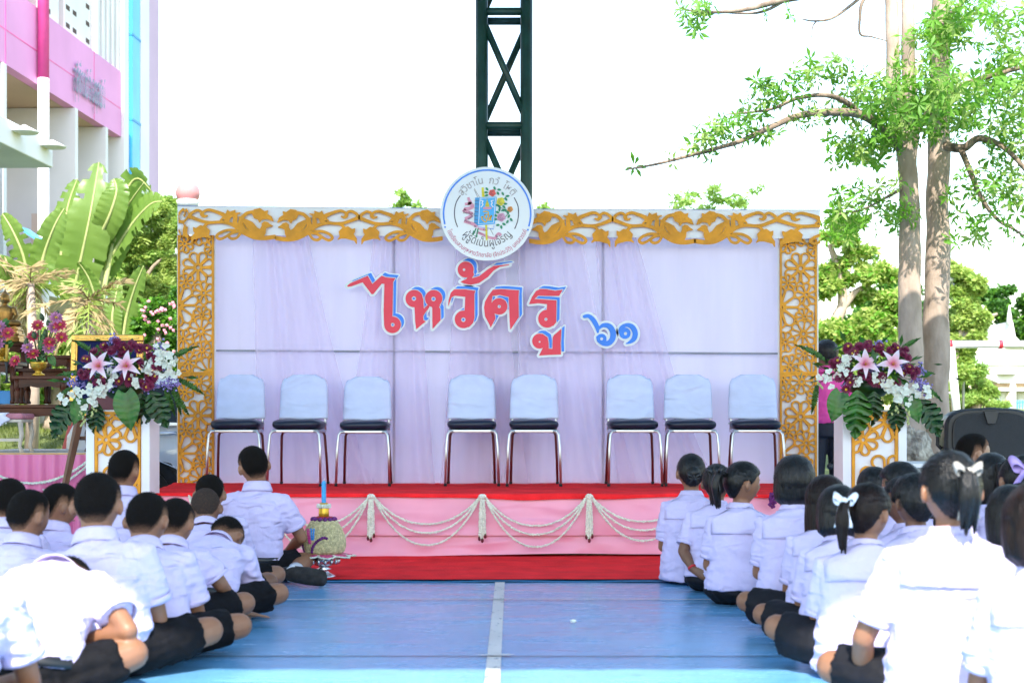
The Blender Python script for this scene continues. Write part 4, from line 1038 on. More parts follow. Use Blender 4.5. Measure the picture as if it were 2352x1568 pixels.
def put(name, me, parent, loc, direction, roll=0, s=1.0):
    o = link(name, me, None, parent); d = Vector(direction).normalized()
    q = d.to_track_quat('Z', 'Y'); o.rotation_mode = 'QUATERNION'; o.rotation_quaternion = q @ Matrix.Rotation(roll, 3, 'Z').to_quaternion(); o.location = loc; o.scale = (s, s, s); return o
def put_leaf(name, me, parent, loc, ang, pitch, face, s=1.0):
    """leaf running along angle ang in the picture plane (0 right, 90 up), pitch towards the viewer, turned to face the viewer"""
    a = R(ang); x = Vector((math.cos(a), -math.sin(R(pitch)), math.sin(a))).normalized(); n = Vector((0, -1, .0)) + Vector((0, 0, face)); z = (n - x * n.dot(x)).normalized(); y = z.cross(x)
    o = link(name, me, None, parent); o.matrix_local = Matrix.Translation(loc) @ Matrix((x, y, z)).transposed().to_4x4() @ Matrix.Scale(s, 4); return o
def arrangement(uc, vb, d, mir, label):
    """coordinates in display units relative to the left arrangement's picture (u around 280, v around 880)"""
    e = empty("flower_arrangement", W(uc, vb, d), 0, label, "flower arrangement", "flower arrangements on the pedestals"); k = d / FD; rr = random.Random(11 if mir > 0 else 12)
    def q(du, dv, dy=0): return Vector((du * k * mir, dy, -dv * k * .92))
    foam = MB().ball((0, .04, .0), (.15, .13, .10), 14, 8).build("foam_base", LEAFD, e, True)
    bm = MB()
    for _ in range(260):    # filler greens
        a = rr.random() * 6.28; h = rr.uniform(-.3, 1); c = Vector((rr.gauss(0, .16), rr.gauss(.0, .07), .04 + abs(rr.gauss(0, .09)))); L = rr.uniform(.05, .12); dr = Vector((c.x * 3 + rr.gauss(0, .5), rr.gauss(-.3, .5), rr.gauss(.2, .5))).normalized(); sd = dr.cross(Vector((rr.gauss(0, 1), rr.gauss(0, 1), rr.gauss(0, 1)))).normalized() * L * .16
        bm.add([c, c + dr * L * .5 + sd, c + dr * L, c + dr * L * .5 - sd], [(0, 1, 2, 3)])
    tag(bm.build("filler_greens", LEAFM, e), kind="stuff")
    # lilies
    for (du, dv, rl) in ((-32, -48, .1), (30, -48, .5)) : put("lily", LILY, e, q(du * 1, dv, -.20), (rr.uniform(-.15, .15), -1, .32), rl, .95)
    for (du, dv) in ((-32, -48), (30, -48)):
        for j in range(5): a = j * 1.25; p = q(du, dv, -.25) + Vector((.012 * math.cos(a), -.02, .012 * math.sin(a) + .012)); MB().tube([q(du, dv, -.20), p], .0015, 4).build("stamen", YEL, e)
    # chrysanthemums
    clusters = [(-55, -75, 5), (-72, -30, 6), (-20, -12, 4), (20, -15, 9), (72, -20, 8), (85, -50, 6), (15, -92, 7), (40, -88, 6), (-8, -88, 4), (-38, -88, 4), (60, -8, 4), (62, -75, 4)]
    for (du, dv, n) in clusters:
        for _ in range(n):
            p = q(du + rr.gauss(0, 13), dv + rr.gauss(0, 9), -.13 - rr.random() * .05); dr = (p.x * 2 + rr.gauss(0, .2), -1, p.z * 1.5 + rr.gauss(.2, .25))
            m = put("chrysanthemum", MUM, e, p, dr, rr.random() * 6, rr.uniform(1.0, 1.35))
            if rr.random() < .4: put("flower_center", MUMC, m, (0, 0, 0), (0, 0, 1))
    # orchids
    def spray(P, n, sp, buds=0):
        pts = [q(a, b, -.15) for a, b in P]
        MB().tube(pts, .003, 5).build("orchid_stem", LEAFM, e, True)
        for i in range(n):
            t = i / n * (len(pts) - 1); j = min(int(t), len(pts) - 2); p = pts[j].lerp(pts[j + 1], t - j) + Vector((rr.gauss(0, sp), rr.uniform(-.05, 0), rr.gauss(0, sp)))
            put("orchid", ORCH, e, p, (rr.gauss(0, .4), -1, rr.gauss(.1, .3)), rr.random() * 6, rr.uniform(.8, 1.15))
        for i in range(buds): p = pts[-1] + Vector((rr.gauss(0, .018), rr.uniform(-.02, .01), -i * .012)); put("orchid_bud", BUD, e, p, (rr.gauss(0, .3), -.4, -1))
    spray([(-20, 0), (-50, 12), (-85, 18), (-120, 20)], 17, .022, 3); spray([(-25, 5), (-42, 20), (-50, 42)], 11, .02, 8); spray([(-30, 20), (-75, 40), (-72, 62)], 4, .015, 9)
    if mir > 0: spray([(70, -50), (95, -72), (118, -80), (132, -60)], 22, .03, 4); spray([(80, -45), (120, -55), (130, -35)], 13, .028, 2)
    else: spray([(60, -60), (75, -55), (88, -40)], 10, .02, 2); spray([(70, -20), (105, -22), (128, -5)], 10, .02, 4)
    spray([(-5, -5), (5, -42), (-20, -20)], 6, .018); spray([(45, -5), (50, -22)], 4, .014)
    for (du, dv, n) in ((-95, -8, 4), (-58, -42, 4), (-22, -2, 3), (58, 0, 3), (-8, -105, 3), (0, -40, 3), (-110, 5, 4), (-100, -40, 2)) if mir < 0 else ((-95, -8, 4), (-58, -42, 4), (-22, -2, 3), (58, 0, 4), (105, -2, 4), (128, -5, 2), (100, -95, 4), (90, -80, 3), (-15, -85, 3), (-8, -112, 3), (120, -35, 2), (0, -40, 3)):
        for _ in range(n): put("statice", STAT, e, q(du + rr.gauss(0, 8), dv + rr.gauss(0, 6), -.13), (0, -1, 0), rr.random() * 6, rr.uniform(.7, 1.05))
    # leaves
    fl = (lambda a: a) if mir > 0 else (lambda a: 180 - a)
    if mir > 0: put_leaf("leaf", HEART, e, q(22, 15, -.17), fl(-80), 12, .5, .98)
    else: put_leaf("leaf", HEART, e, q(82, 18, -.17), fl(-72), 12, .5, .8); put_leaf("leaf", MONSTG, e, q(44, 12, -.17), fl(-88), 10, .5, .9)
    put_leaf("leaf", HEART, e, q(-75, 30, -.14), fl(-115), 10, .6, .72)
    if mir > 0: put_leaf("leaf", MONST, e, q(75, 10, -.12), fl(-62), 15, .5, .74)
    put_leaf("leaf", MONST, e, q(52 if mir > 0 else 0, 15, -.10), fl(-85), 8, .4, .66)
    put_leaf("leaf", MONST, e, q(-45, 40, -.10), fl(-98), 8, .4, .6); put_leaf("leaf", MONST, e, q(-105, 35, -.06), fl(-125), 10, .5, .8)
    put_leaf("leaf", HEART, e, q(-48, -55, 0), fl(105), -5, .2, .6); put_leaf("leaf", HEART, e, q(5, -80, .02), fl(70), -5, .2, .5)
    for (du, dv, an) in ((105, 0, -70), (120, 10, -50), (130, -20, -20), (-100, 0, -160), (-85, -30, 170), (110, -60, 40), (-60, -85, 140), (128, -2, -80))[0 if mir > 0 else 3:]: put_leaf("fern", FERN, e, q(du, dv, -.07), fl(an), 10, .5, rr.uniform(.6, .95))
    return e
arrangement(280, 888, PD + .06, 1, "lily and orchid arrangement trailing white orchids to the left, on the left pedestal")
arrangement(2000, 884, PD + .06, -1, "lily and orchid arrangement trailing white orchids to the right, on the right pedestal")
# ================================================================ altar on the left
AD = 12.0
pz = Z_(1042, AD)
plat = empty("altar_platform", (0, 0, 0), 0, "low platform with pleated pink satin skirt under the altar", "platform")
PX0, PX1 = X_(-160, AD), X_(206, AD)
MB().bx(PX0, PX1, AD + .02, AD + 2.0, 0, pz - .005).build("deck", mat("deck_wood", (.25, .17, .1), .8), plat)
MB().bx(PX0, PX1 + .02, AD - .01, AD + 2.02, pz - .004, pz + .012).build("deck_top", mat("pale_cloth", (.62, .56, .5), .8, .1, 3), plat)
cloth_strip(PX0, PX1 + .01, .02, pz - .003, AD - .02, 220, 14, .01, 3, wave=.02, name="skirt", parent=plat, mat_=mat("deep_pink_satin", (.72, .16, .34), .38, .06, 2, .1, 15, sheen=.3))
MB().bx(PX0, PX1 + .02, AD - .014, AD - .004, pz + .002, pz + .010).build("gold_trim", GOLD, plat)
e = empty("jasmine_swag", (0, 0, 0), 0, "jasmine garland sagging across the altar platform's pink skirt", "garland")
for (u0, v0, u1, v1, sg) in ((0, 1092, 205, 1055, 32), (100, 1124, 205, 1064, 10)):
    pts = []
    for i in range(25): t = i / 24; p = W(lerp(u0, u1, t), lerp(v0, v1, t) + sg * 4 * t * (1 - t), AD - .06); pts.append(p)
    rope(pts, .011, rnd).build("strand", JAS, e)

def table(u0, u1, vt, vb, d, dep, label, apron=.05, lw=.045, top=.03):
    """altar table: top at vt, feet at vb"""
    zb = Z_(vb, d); x0, x1 = X_(u0, d), X_(u1, d); zt = Z_(vt, d); h = zt - zb; w = x1 - x0
    e = empty("altar_table", ((x0 + x1) / 2, d, zb), 0, label, "table", "dark wooden altar tables")
    MB().bx(-w / 2 - .015, w / 2 + .015, -.015, dep + .015, h - top, h).build("table_top", WOOD, e, bevel=.006)
    MB().bx(-w / 2 + .005, w / 2 - .005, .004, dep - .004, h - top - apron, h - top - .001).build("apron", WOOD, e)
    n = 14; vs = []
    for i in range(n + 1):
        t = i / n; x = lerp(-w / 2 + lw, w / 2 - lw, t); z = h - top - apron - .018 * abs(math.cos(t * math.pi * 2)) ** .7 - .004; vs += [(x, .006, h - top - apron + .002), (x, .006, z)]
    MB().add(vs, [(2 * i, 2 * i + 1, 2 * i + 3, 2 * i + 2) for i in range(n)]).build("carved_edge", WOOD, e, thick=.012)
    hl = h - top - .001
    for sx in (-1, 1):
        for y in (lw / 2, dep - lw / 2):
            x = sx * (w / 2 - lw / 2)
            prof = [(lw * .55, 0), (lw * .62, hl * .05), (lw * .38, hl * .12), (lw * .55, hl * .3), (lw * .6, hl * .45), (lw * .36, hl * .55), (lw * .6, hl * .6), (lw * .6, hl)]
            MB().lathe(prof, (x, y, 0), 10).build("leg", WOOD, e, True)
    return e
table(-120, 210, 928, 1038, AD + .45, .75, "long low dark wooden altar table on the pink platform", .055, .06)
table(32, 150, 862, 926, AD + .50, .3, "small dark wooden table carrying the lotus bowl")
table(42, 160, 845, 926, AD + .86, .22, "dark wooden table one step behind the lotus bowl's table")
table(100, 164, 815, 926, AD + 1.12, .1, "tallest narrow dark wooden table beside the portrait frame")
table(-60, 34, 830, 926, AD + .80, .28, "dark wooden table with the yellow candle before the golden statue")
table(-40, 58, 786, 926, AD + 1.09, .12, "dark wooden stand carrying the golden seated statue", .04)

def statue():
    d = AD + 1.14; e = empty("golden_statue", W(12, 785, d), 0, "golden seated Buddha statue on a stepped base", "statue"); k = d / FD
    BR = mat("old_gold", (.36, .19, .05), .32, .35, 14, metal=.8, bump=.15)
    mb = MB()
    for (w, z0, z1) in ((80, 0, 9), (74, 9, 15), (78, 15, 19), (66, 19, 27), (72, 27, 31), (62, 31, 36)):
        mb.box((0, 0, (z0 + z1) / 2 * k), (w * k, w * .55 * k, (z1 - z0) * k - .0005))
    mb.build("stepped_base", BR, e, bevel=.003)
    b = MB()
    b.tube([(-.13, -.03, .16), (-.04, -.07, .155), (.06, -.07, .165), (.13, -.03, .165)], [(.03, .03), (.035, .032), (.035, .032), (.03, .03)], 12, round_=True)
    b.tube([(0, 0, .15), (0, .0, .20), (0, .0, .27), (0, 0, .31), (0, 0, .335)], [(.09, .055), (.066, .045), (.085, .05), (.075, .045), (.028, .03)], 16)
    for s in (-1, 1): b.tube([(s * .082, 0, .30), (s * .108, -.01, .235), (s * .09, -.05, .185), (s * .03, -.075, .185)], [.024, .02, .018, .016], 10, round_=True)
    b.tube([(0, 0, .32), (0, 0, .36)], .024, 10)
    b.ball((0, -.004, .392), (.038, .042, .05), 16, 10); b.ball((0, -.046, .388), (.007, .007, .012), 6, 5)
    for s in (-1, 1): b.ball((s * .04, 0, .382), (.005, .01, .026), 6, 5)
    b.ball((0, .004, .418), (.04, .043, .032), 14, 8); b.ball((0, .004, .447), (.02, .02, .016), 10, 6); b.tube([(0, .004, .455), (0, .004, .50)], [.009, .002], 8)
    o = b.build("figure", BR, e, True); o.modifiers.new("r", 'REMESH').mode = 'VOXEL'; o.modifiers["r"].voxel_size = .005; o.modifiers["r"].use_smooth_shade = True
statue()

LOTP = mat("lotus_pink", (.75, .08, .16), .5, .25, 30, transl=.2); LOTL = mat("lotus_lilac", (.72, .28, .52), .5, .25, 30, transl=.2); LOTG = mat("lotus_bud_green", (.05, .09, .03), .5, .3, 20)
LL = [(10, .055, .014, 12, .25, 0, .1), (10, .05, .013, 32, .25, .5, .1), (8, .042, .012, 52, .2, 0, .1), (6, .03, .009, 70, .2, .5, .1)]
LOT1 = flower(LL).mesh("lotus", LOTP); LOT2 = flower(LL).mesh("lotus", LOTL); LCEN = MB().ball((0, 0, .018), (.013, .013, .008), 10, 6).mesh("lotus_center", YEL); LBUD = MB().lathe([(.004, -.035), (.016, -.02), (.021, 0), (.015, .02), (.003, .036)], (0, 0, 0), 12).mesh("lotus_bud", LOTG)
def lotus_bowl(u, v, d, fl, label, bw=39):
    e = empty("lotus_bowl", W(u, v, d), 0, label, "flower bowl", "bowls of lotus flowers on the altar"); k = d / FD; s = bw / 39
    MB().lathe([(.05, 0), (.055, .01), (.03, .025), (.026, .04), (.05, .055), (.068, .075), (.072, .105), (.078, .118), (.06, .112)], (0, 0, 0), 24).build("bowl", mat("gilt_bowl", (.75, .43, .05), .3, .2, 40, metal=.7, bump=.4, bs=60), e, True)
    rr = random.Random(int(u) + 3)
    for (uu, vv, t) in fl:
        p = Vector(((uu - u) * k, -.04 + rr.uniform(-.03, .02), (v - vv) * k)); dr = Vector((p.x * 2, -1, .5 + rr.uniform(-.2, .3)))
        MB().tube([(0, 0, .1), p * .6 + Vector((0, 0, .04)), p], .004, 6).build("stem", LOTG, e, True)
        if t == 'b': put("lotus_bud", LBUD, e, p, (rr.uniform(-.3, .3), -.2, 1), 0, 1.05)
        else:
            o = put("lotus_flower", LOT1 if t == 'p' else LOT2, e, p, dr, rr.random() * 6, 1.18); put("flower_center", LCEN, o, (0, 0, 0), (0, 0, 1))
    for (uu, vv) in ((u - 22, v - 40), (u + 28, v - 44), (u, v - 52), (u + 10, v - 80), (u + 18, v - 95)): put_leaf("leaf", HEART, e, Vector(((uu - u) * k, -.02, (v - vv) * k)), rr.uniform(-160, -20), 10, .4, .36)
lotus_bowl(89, 862, AD + .55, [(70, 800, 'l'), (82, 815, 'p'), (118, 788, 'p'), (117, 803, 'l'), (92, 750, 'p'), (80, 775, 'p'), (130, 755, 'l'), (143, 748, 'p'), (144, 777, 'p'), (99, 728, 'b'), (136, 722, 'b'), (115, 744, 'b'), (110, 765, 'b'), (85, 770, 'b'), (66, 785, 'b'), (104, 793, 'b'), (135, 732, 'l'), (40, 830, 'p')], "gilt bowl of pink lotus flowers on the small altar table")
lotus_bowl(2, 829, AD + .84, [(-4, 785, 'l'), (8, 775, 'l'), (26, 767, 'p'), (12, 758, 'b'), (5, 752, 'l'), (14, 790, 'b'), (2, 795, 'l'), (-12, 770, 'p')], "gilt bowl of lotus flowers before the golden statue")
def candle():
    d = AD + .78; e = empty("altar_candle", W(16, 879, d), 0, "yellow candle on a slim black holder beside the lotus bowl", "candle")
    MB().lathe([(.035, 0), (.036, .01), (.012, .02), (.008, .08), (.014, .1), (.007, .12), (.02, .185), (.012, .192)], (0, 0, 0), 14).build("holder", BLACK, e, True)
    MB().tube([(0, 0, .185), (0, 0, .34)], .013, 12).build("wax", mat("yellow_wax", (.70, .40, .05), .4), e, True)
candle()
o = MB().bx(-.1, .1, -.06, .06, 0, .12).build("blue_box", mat("blue_box_paint", (.05, .3, .75), .5), None, bevel=.006); o.location = W(4, 927, AD + 1.05); tag(o, "bright blue box between the altar table legs", "box")
def stool():
    d = AD + .12; e = empty("cushioned_stool", W(12, 1040, d), 0, "pale carved stool with pink cushion in front of the altar", "stool"); k = d / FD
    cr = mat("cream_paint_wood", (.62, .52, .42), .5, .15, 8)
    MB().bx(-.2, .14, 0, .3, .26, .285).build("seat_frame", cr, e, bevel=.006); MB().bx(-.21, .15, -.01, .31, .286, .335).build("cushion", mat("dusty_pink", (.55, .20, .25), .7, .15, 20), e, bevel=.02, seg=4)
    for x in (-.18, .12):
        for y in (.02, .28): MB().tube([(x, y, .26), (x + (.012 if x > 0 else -.012), y, .16), (x - .004, y, .06), (x + (.02 if x > 0 else -.02), y - .012, .004)], [(.022, .022), (.02, .02), (.015, .015), (.02, .02)], 8).build("leg", cr, e, True)
    MB().grid(14, 10, lambda a, b: (lerp(-.22, .03, a) + .02 * math.sin(b * 7), -.014 - .004 * math.sin(a * 9), lerp(.24 + .03 * math.sin(a * 8), .34, b))).build("lace_cloth", mat("white_lace", (.78, .74, .86), .7), e, True, thick=.004)
    MB().bx(-.17, .11, .012, .03, .1, .125).build("stretcher", cr, e)
stool()
def easel():
    d = 11.15; e = empty("easel", W(190, 1240, d), 0, "brown wooden easel holding the framed portrait", "easel"); e.location.z = 0
    wd = mat("easel_wood", (.20, .09, .045), .6, .25, 12, .2, 40, stretch=(1, 1, .3)); k = d / FD
    def q(u, v, y=0): return Vector(((u - 190) * k, y, Z_(v, d)))
    L = d / FD
    def foot(u, v): p = q(u, v); return p
    for (ut, ub) in ((186, 128), (302, 362)):
        a = q(ut, 968, -.05); b = q(ub, 1240, -.10); b.z = .01; MB().tube([a, b], (.035, .018), 4).build("leg", wd, e)
    a = q(244, 770, .08); b = q(244, 1200, .55); b.z = .01; MB().tube([a, b], (.03, .018), 4).build("rear_leg", wd, e)
    MB().tube([q(155, 963, -.03), q(332, 963, -.03)], (.018, .028), 4).build("ledge", wd, e); MB().tube([q(170, 1005, -.03), q(322, 1005, -.03)], (.014, .022), 4).build("crossbar", wd, e)
    f = empty("framed_portrait", W(243, 955, d - .06), 0, "dark blue portrait in a wide golden frame behind the flowers", "picture"); f.rotation_euler = (R(-6), 0, 0)
    wd_, h = 165 * k, 188 * k; t = 15 * k
    for (x0, x1, z0, z1) in ((-wd_ / 2, wd_ / 2, h - t, h), (-wd_ / 2, wd_ / 2, 0, t), (-wd_ / 2, -wd_ / 2 + t, t, h - t), (wd_ / 2 - t, wd_ / 2, t, h - t)):
        MB().bx(x0, x1, -.02, .02, z0, z1).build("frame_side", BRASS, f, bevel=.008); MB().bx(x0 + t * .55 if x1 - x0 < .2 and x0 < 0 else x0 + (t * .2 if x1 - x0 < .2 else t * .6), x1 - (t * .2 if x1 - x0 < .2 and x0 < 0 else t * .6), -.028, -.019, z0 + t * .3, z1 - t * .4).build("frame_bead", mat("bright_gold", (.8, .5, .12), .25, .2, 80, metal=.8, bump=.5, bs=120), f, bevel=.004)
    MB().bx(-wd_ / 2 + t * .8, wd_ / 2 - t * .8, -.004, .012, t * .8, h - t * .8).build("print", mat("portrait_blue", (.014, .018, .10), .7, .5, 2.2, col2=(.006, .008, .03), spec=.1), f)
    # generic small figure in the print
    def ell(cx, cz, rx, rz, m, l): MB().add([(cx + rx * math.cos(a), -.006 - l * .001, cz + rz * math.sin(a)) for a in np.linspace(0, 6.1, 18)], [tuple(range(18))]).build("print_figure", m, f)
    ell(.0, .30, .09, .16, mat("print_white", (.35, .34, .4), .5), 1); ell(.0, .51, .028, .04, mat("print_skin", (.42, .24, .18), .5), 2); ell(.0, .545, .03, .02, mat("print_dark", (.01, .01, .015), .5), 3); ell(.0, .1, .2, .06, mat("print_red", (.12, .01, .02), .5), 2)
easel()

# ================================================================ parked car
def car():
    d = 14.15; x0 = X_(140, d); e = empty("parked_car", (x0, d, 0), 0, "white hatchback car parked behind the backdrop's left end", "car")
    WH = mat("car_white", (.72, .74, .76), .22, .02, 2, coat=1.0); GL = mat("car_glass", (.008, .010, .012), .06, .1, 2, coat=.5); TY = mat("tyre_rubber", (.012, .012, .012), .75, .2, 30); RM = mat("alloy_rim", (.5, .5, .52), .3, metal=.9)
    prof = [(0.05, .30), (0, .55), (.02, .85), (.10, 1.0), (.28, 1.28), (.50, 1.42), (1.1, 1.485), (1.9, 1.47), (2.4, 1.35), (3.0, 1.02), (3.75, .86), (4.0, .66), (4.02, .35), (3.9, .24), (3.45, .22), (3.4, .42), (3.25, .58), (3.05, .62), (2.85, .58), (2.7, .42), (2.65, .22), (1.25, .22), (1.2, .42), (1.05, .58), (.85, .63), (.65, .58), (.5, .42), (.45, .22)]
    n = len(prof); secs = [(0, .10), (.04, .04), (.12, .0), (1.58, 0), (1.66, .04), (1.70, .10)]
    cx = 2.0; vs = []; fs = []
    for y, ins in secs:
        for (px, pz) in prof:
            t = sstep(.95, 1.45, pz); yy = lerp(y, .85 + (y - .85) * .80, t); vs.append((cx + (px - cx) * (1 - ins * .25), yy, pz - ins * .25 * (pz - .6)))
    for s in range(len(secs) - 1):
        for i in range(n): j = (i + 1) % n; fs.append((s * n + i, s * n + j, (s + 1) * n + j, (s + 1) * n + i))
    fs.append(tuple(range(n))); fs.append(tuple(range(len(vs) - 1, len(vs) - n - 1, -1)))
    MB().add(vs, fs).build("body", WH, e, False)
    def yside(z): return lerp(0, .85 - .85 * .80, sstep(.95, 1.45, z)) - .006
    for P in ([(.42, 1.0), (.62, 1.30), (1.15, 1.38), (1.15, .98)], [(1.2, .98), (1.2, 1.38), (1.85, 1.37), (2.15, 1.28), (2.55, .98)]):
        MB().add([(x, yside(z), z) for x, z in P], [tuple(range(len(P)))]).build("side_window", GL, e, thick=.008)
    MB().add([(x, yside(z) - .006, z) for x, z in ((.36, .955), (2.6, .935), (2.6, .965), (.36, .985))], [(0, 1, 2, 3)]).build("chrome_strip", CHROME, e, thick=.008)
    for x in (.9, 1.95): MB().tube([(x, -.035, .865), (x + .04, -.05, .87), (x + .2, -.05, .875), (x + .24, -.03, .875)], (.012, .016), 8).build("door_handle", CHROME, e, True)
    for x in (1.17,): MB().bx(x, x + .012, -.009, .002, .35, .95).build("door_gap", BLACK, e)
    MB().tube([(.55, -.01, .78), (1.4, -.014, .42)], .006, 4).build("crease", WH, e)
    MB().add([(.03, .02, .72), (.03, .3, .74), (.1, .02, .98), (.1, .3, .98)], [(0, 1, 3, 2)]).build("tail_light", mat("tail_red", (.55, .05, .08), .2, coat=.6), e, thick=.05)
    for x in (.85, 3.05):
        wl = empty("wheel", (x, .11, .31), 0); wl.parent = e
        def ringy(prof, nm, m):
            vs = []; fs = []; k = 28
            for r, y in prof:
                for i in range(k): a = 2 * math.pi * i / k; vs.append((r * math.cos(a), y, r * math.sin(a)))
            for j in range(len(prof) - 1):
                for i in range(k): i2 = (i + 1) % k; fs.append((j * k + i, j * k + i2, (j + 1) * k + i2, (j + 1) * k + i))
            MB().add(vs, fs).build(nm, m, wl, True)
        ringy([(.2, -.1), (.29, -.1), (.31, -.07), (.31, .08), (.2, .1)], "tyre", TY); ringy([(.2, -.1), (.19, -.06), (.05, -.05), (.01, -.055)], "rim", RM)
        MB().bx(x - .36, x + .36, .03, .5, .2, .66).build("wheel_arch", BLACK, e)
car()

# ================================================================ loudspeaker, rock
def speaker():
    d = 10.4; e = empty("loudspeaker", W(2275, 1062, d), 0, "big black plastic loudspeaker cabinet right of the tree trunks", "loudspeaker"); k = d / FD; e.rotation_euler = (0, 0, R(-8))
    w, h = 205 * k, 128 * k
    def sec(y, s):
        P = []
        for i in range(28):
            t = 2 * math.pi * i / 28; c, s_ = math.cos(t), math.sin(t); x = (abs(c) ** .42) * (1 if c > 0 else -1) * w / 2 * s; z = (abs(s_) ** .42) * (1 if s_ > 0 else -1) * h / 2 * s
            z += -.03 * (abs(x) / (w / 2)) ** 2 if z > 0 else 0; P.append((x, y, z + h / 2))
        return P
    vs = []; ys = [(0, .93), (.025, 1), (.25, 1), (.40, .86), (.42, .8)]
    for y, s in ys: vs += sec(y, s)
    fs = [(j * 28 + i, j * 28 + (i + 1) % 28, (j + 1) * 28 + (i + 1) % 28, (j + 1) * 28 + i) for j in range(len(ys) - 1) for i in range(28)] + [tuple(range(27, -1, -1)), tuple(range(4 * 28, 5 * 28))]
    MB().add(vs, fs).build("cabinet", BLACK, e, False, bevel=.006)
    gp = [(x * .88, -.012, (z - h / 2) * .86 + h / 2) for x, y, z in sec(0, .93)]
    MB().add(gp, [tuple(range(27, -1, -1))]).build("grille", mat("speaker_mesh", (.02, .021, .025), .55, .4, 160, .6, 300), e, thick=.012)
    MB().tube([(x, -.014, z) for x, y, z in gp] + [(gp[0][0], -.014, gp[0][2])], .006, 6, ref=Vector((0, 1, 0))).build("grille_rim", BLACK, e, True)
    MB().add([(-.055, -.03, h * .93), (.055, -.03, h * .93), (.028, -.03, h * .70), (-.028, -.03, h * .70)], [(0, 1, 2, 3)]).build("top_badge", BLACK, e, thick=.02, bevel=.004)
    MB().tube([(-w / 2 - .004, .12, h * .25), (-w / 2 - .03, .13, h * .32), (-w / 2 - .03, .13, h * .6), (-w / 2 - .004, .12, h * .68)], .014, 8).build("handle", BLACK, e, True)
    st = empty("speaker_table", (e.location.x, d, 0), 0, "plain white table under the loudspeaker", "table"); z = e.location.z
    MB().bx(-.9, .9, -.12, .6, z - .03, z - .001).build("table_top", WHITEBOARD, st, bevel=.004)
    for x in (-.84, .84):
        for y in (-.06, .54): MB().tube([(x, y, 0), (x, y, z - .03)], .02, 8).build("leg", GREY, st, True)
speaker()
def rock():
    d = 13.2; e = W(2096, 1110, d); mb = MB()
    vs = []; n, m = 40, 28
    bmv = MB().ball((0, 0, 0), 1, n, m)
    out = []
    for p in bmv.v:
        q = Vector(p); f = 1 + .32 * noise.noise(q * 1.6 + Vector((3, 1, 2))) + .16 * noise.noise(q * 4) + .07 * noise.noise(q * 11) + .04 * noise.noise(q * 23)
        out.append((q.x * f * .155, q.y * f * .2, q.z * f * .30))
    o = MB().add(out, bmv.f).build("garden_rock", mat("pale_rock", (.55, .50, .42), .9, .35, 14, .9, 30, col2=(.13, .11, .09), detail=8), None, False); o.location = (e.x, d, .66); tag(o, "rough pale rock standing beside the tree trunks", "rock")
    q = MB().bx(-.35, .35, -.3, .3, 0, .62).build("rock_plinth", mat("grey_concrete", (.4, .39, .36), .9, .2, 5, .4, 40), None, bevel=.02); q.location = (e.x, d, 0); tag(q, "concrete plinth under the rough pale rock", "plinth")
    b = MB().bx(0, 1.5, -.05, .05, -.04, .04).build("planter_edge", mat("grey_concrete", (.4, .39, .36)), None, bevel=.01); b.location = (X_(2125, d), d + .1, Z_(1052, d)); tag(b, "pale concrete planter edge behind the girl with the satin bow", "planter edge")
rock()
# ================================================================ vegetation
def leaf_cloud(blobs, n, size, seed, whorl=1, flat=.4, aspect=.34, shell=.5, droop=.0):
    """blobs: (x, y, z, rx, ry, rz, weight); returns MB of small folded leaves"""
    g = np.random.default_rng(seed); bl = np.array(blobs, float); wts = bl[:, 6] / bl[:, 6].sum(); ids = g.choice(len(bl), n, p=wts)
    d = g.normal(size=(n, 3)); d /= np.linalg.norm(d, axis=1)[:, None]; r = g.random(n) ** (1 / (3 * (1 - shell) + 1e-6) if shell < 1 else .01); r = np.clip(r, .15, 1.08)
    C = bl[ids, :3] + d * bl[ids, 3:6] * r[:, None]
    allv = []; 
    for k in range(whorl):
        if whorl > 1:
            # leaves radiating from the cluster's axis
            if k == 0:
                ax = d * np.array([.8, .8, .5]) + g.normal(size=(n, 3)) * .45 + np.array([0, 0, .35]); ax /= np.linalg.norm(ax, axis=1)[:, None]
                t0 = np.cross(ax, np.array([0.31, .2, .93])); t0 /= np.linalg.norm(t0, axis=1)[:, None]; t1 = np.cross(ax, t0)
            an = 2 * math.pi * k / whorl + g.normal(size=n) * .2
            dr = t0 * np.cos(an)[:, None] + t1 * np.sin(an)[:, None] + ax * (g.normal(size=n) * .25 + .2)[:, None]; dr[:, 2] -= droop
            nrm = ax
        else:
            dr = g.normal(size=(n, 3)); dr[:, 2] = dr[:, 2] * .6 - droop; nrm = d * .6 + g.normal(size=(n, 3)) * .6 + np.array([0, 0, flat])
        dr /= np.linalg.norm(dr, axis=1)[:, None]
        sd = np.cross(dr, nrm); sd /= (np.linalg.norm(sd, axis=1)[:, None] + 1e-9); up = np.cross(sd, dr)
        L = size * (.65 + .7 * g.random(n)); hw = (L * aspect * .5)[:, None]; L = L[:, None]
        a = C + dr * L * .08; b = C + dr * L * .58 + sd * hw + up * hw * .45; c = C + dr * L - up * L * .12; e_ = C + dr * L * .58 - sd * hw + up * hw * .45; mid = C + dr * L * .55
        allv.append(np.stack([a, b, c, e_, mid], 1))
    V = np.concatenate(allv, 0).reshape(-1, 3); m = len(V) // 5; base = (np.arange(m) * 5)[:, None]
    F = np.concatenate([base + np.array([[0, 1, 4]]), base + np.array([[1, 2, 4]]), base + np.array([[0, 4, 3]]), base + np.array([[4, 2, 3]])], 0)
    return V, F
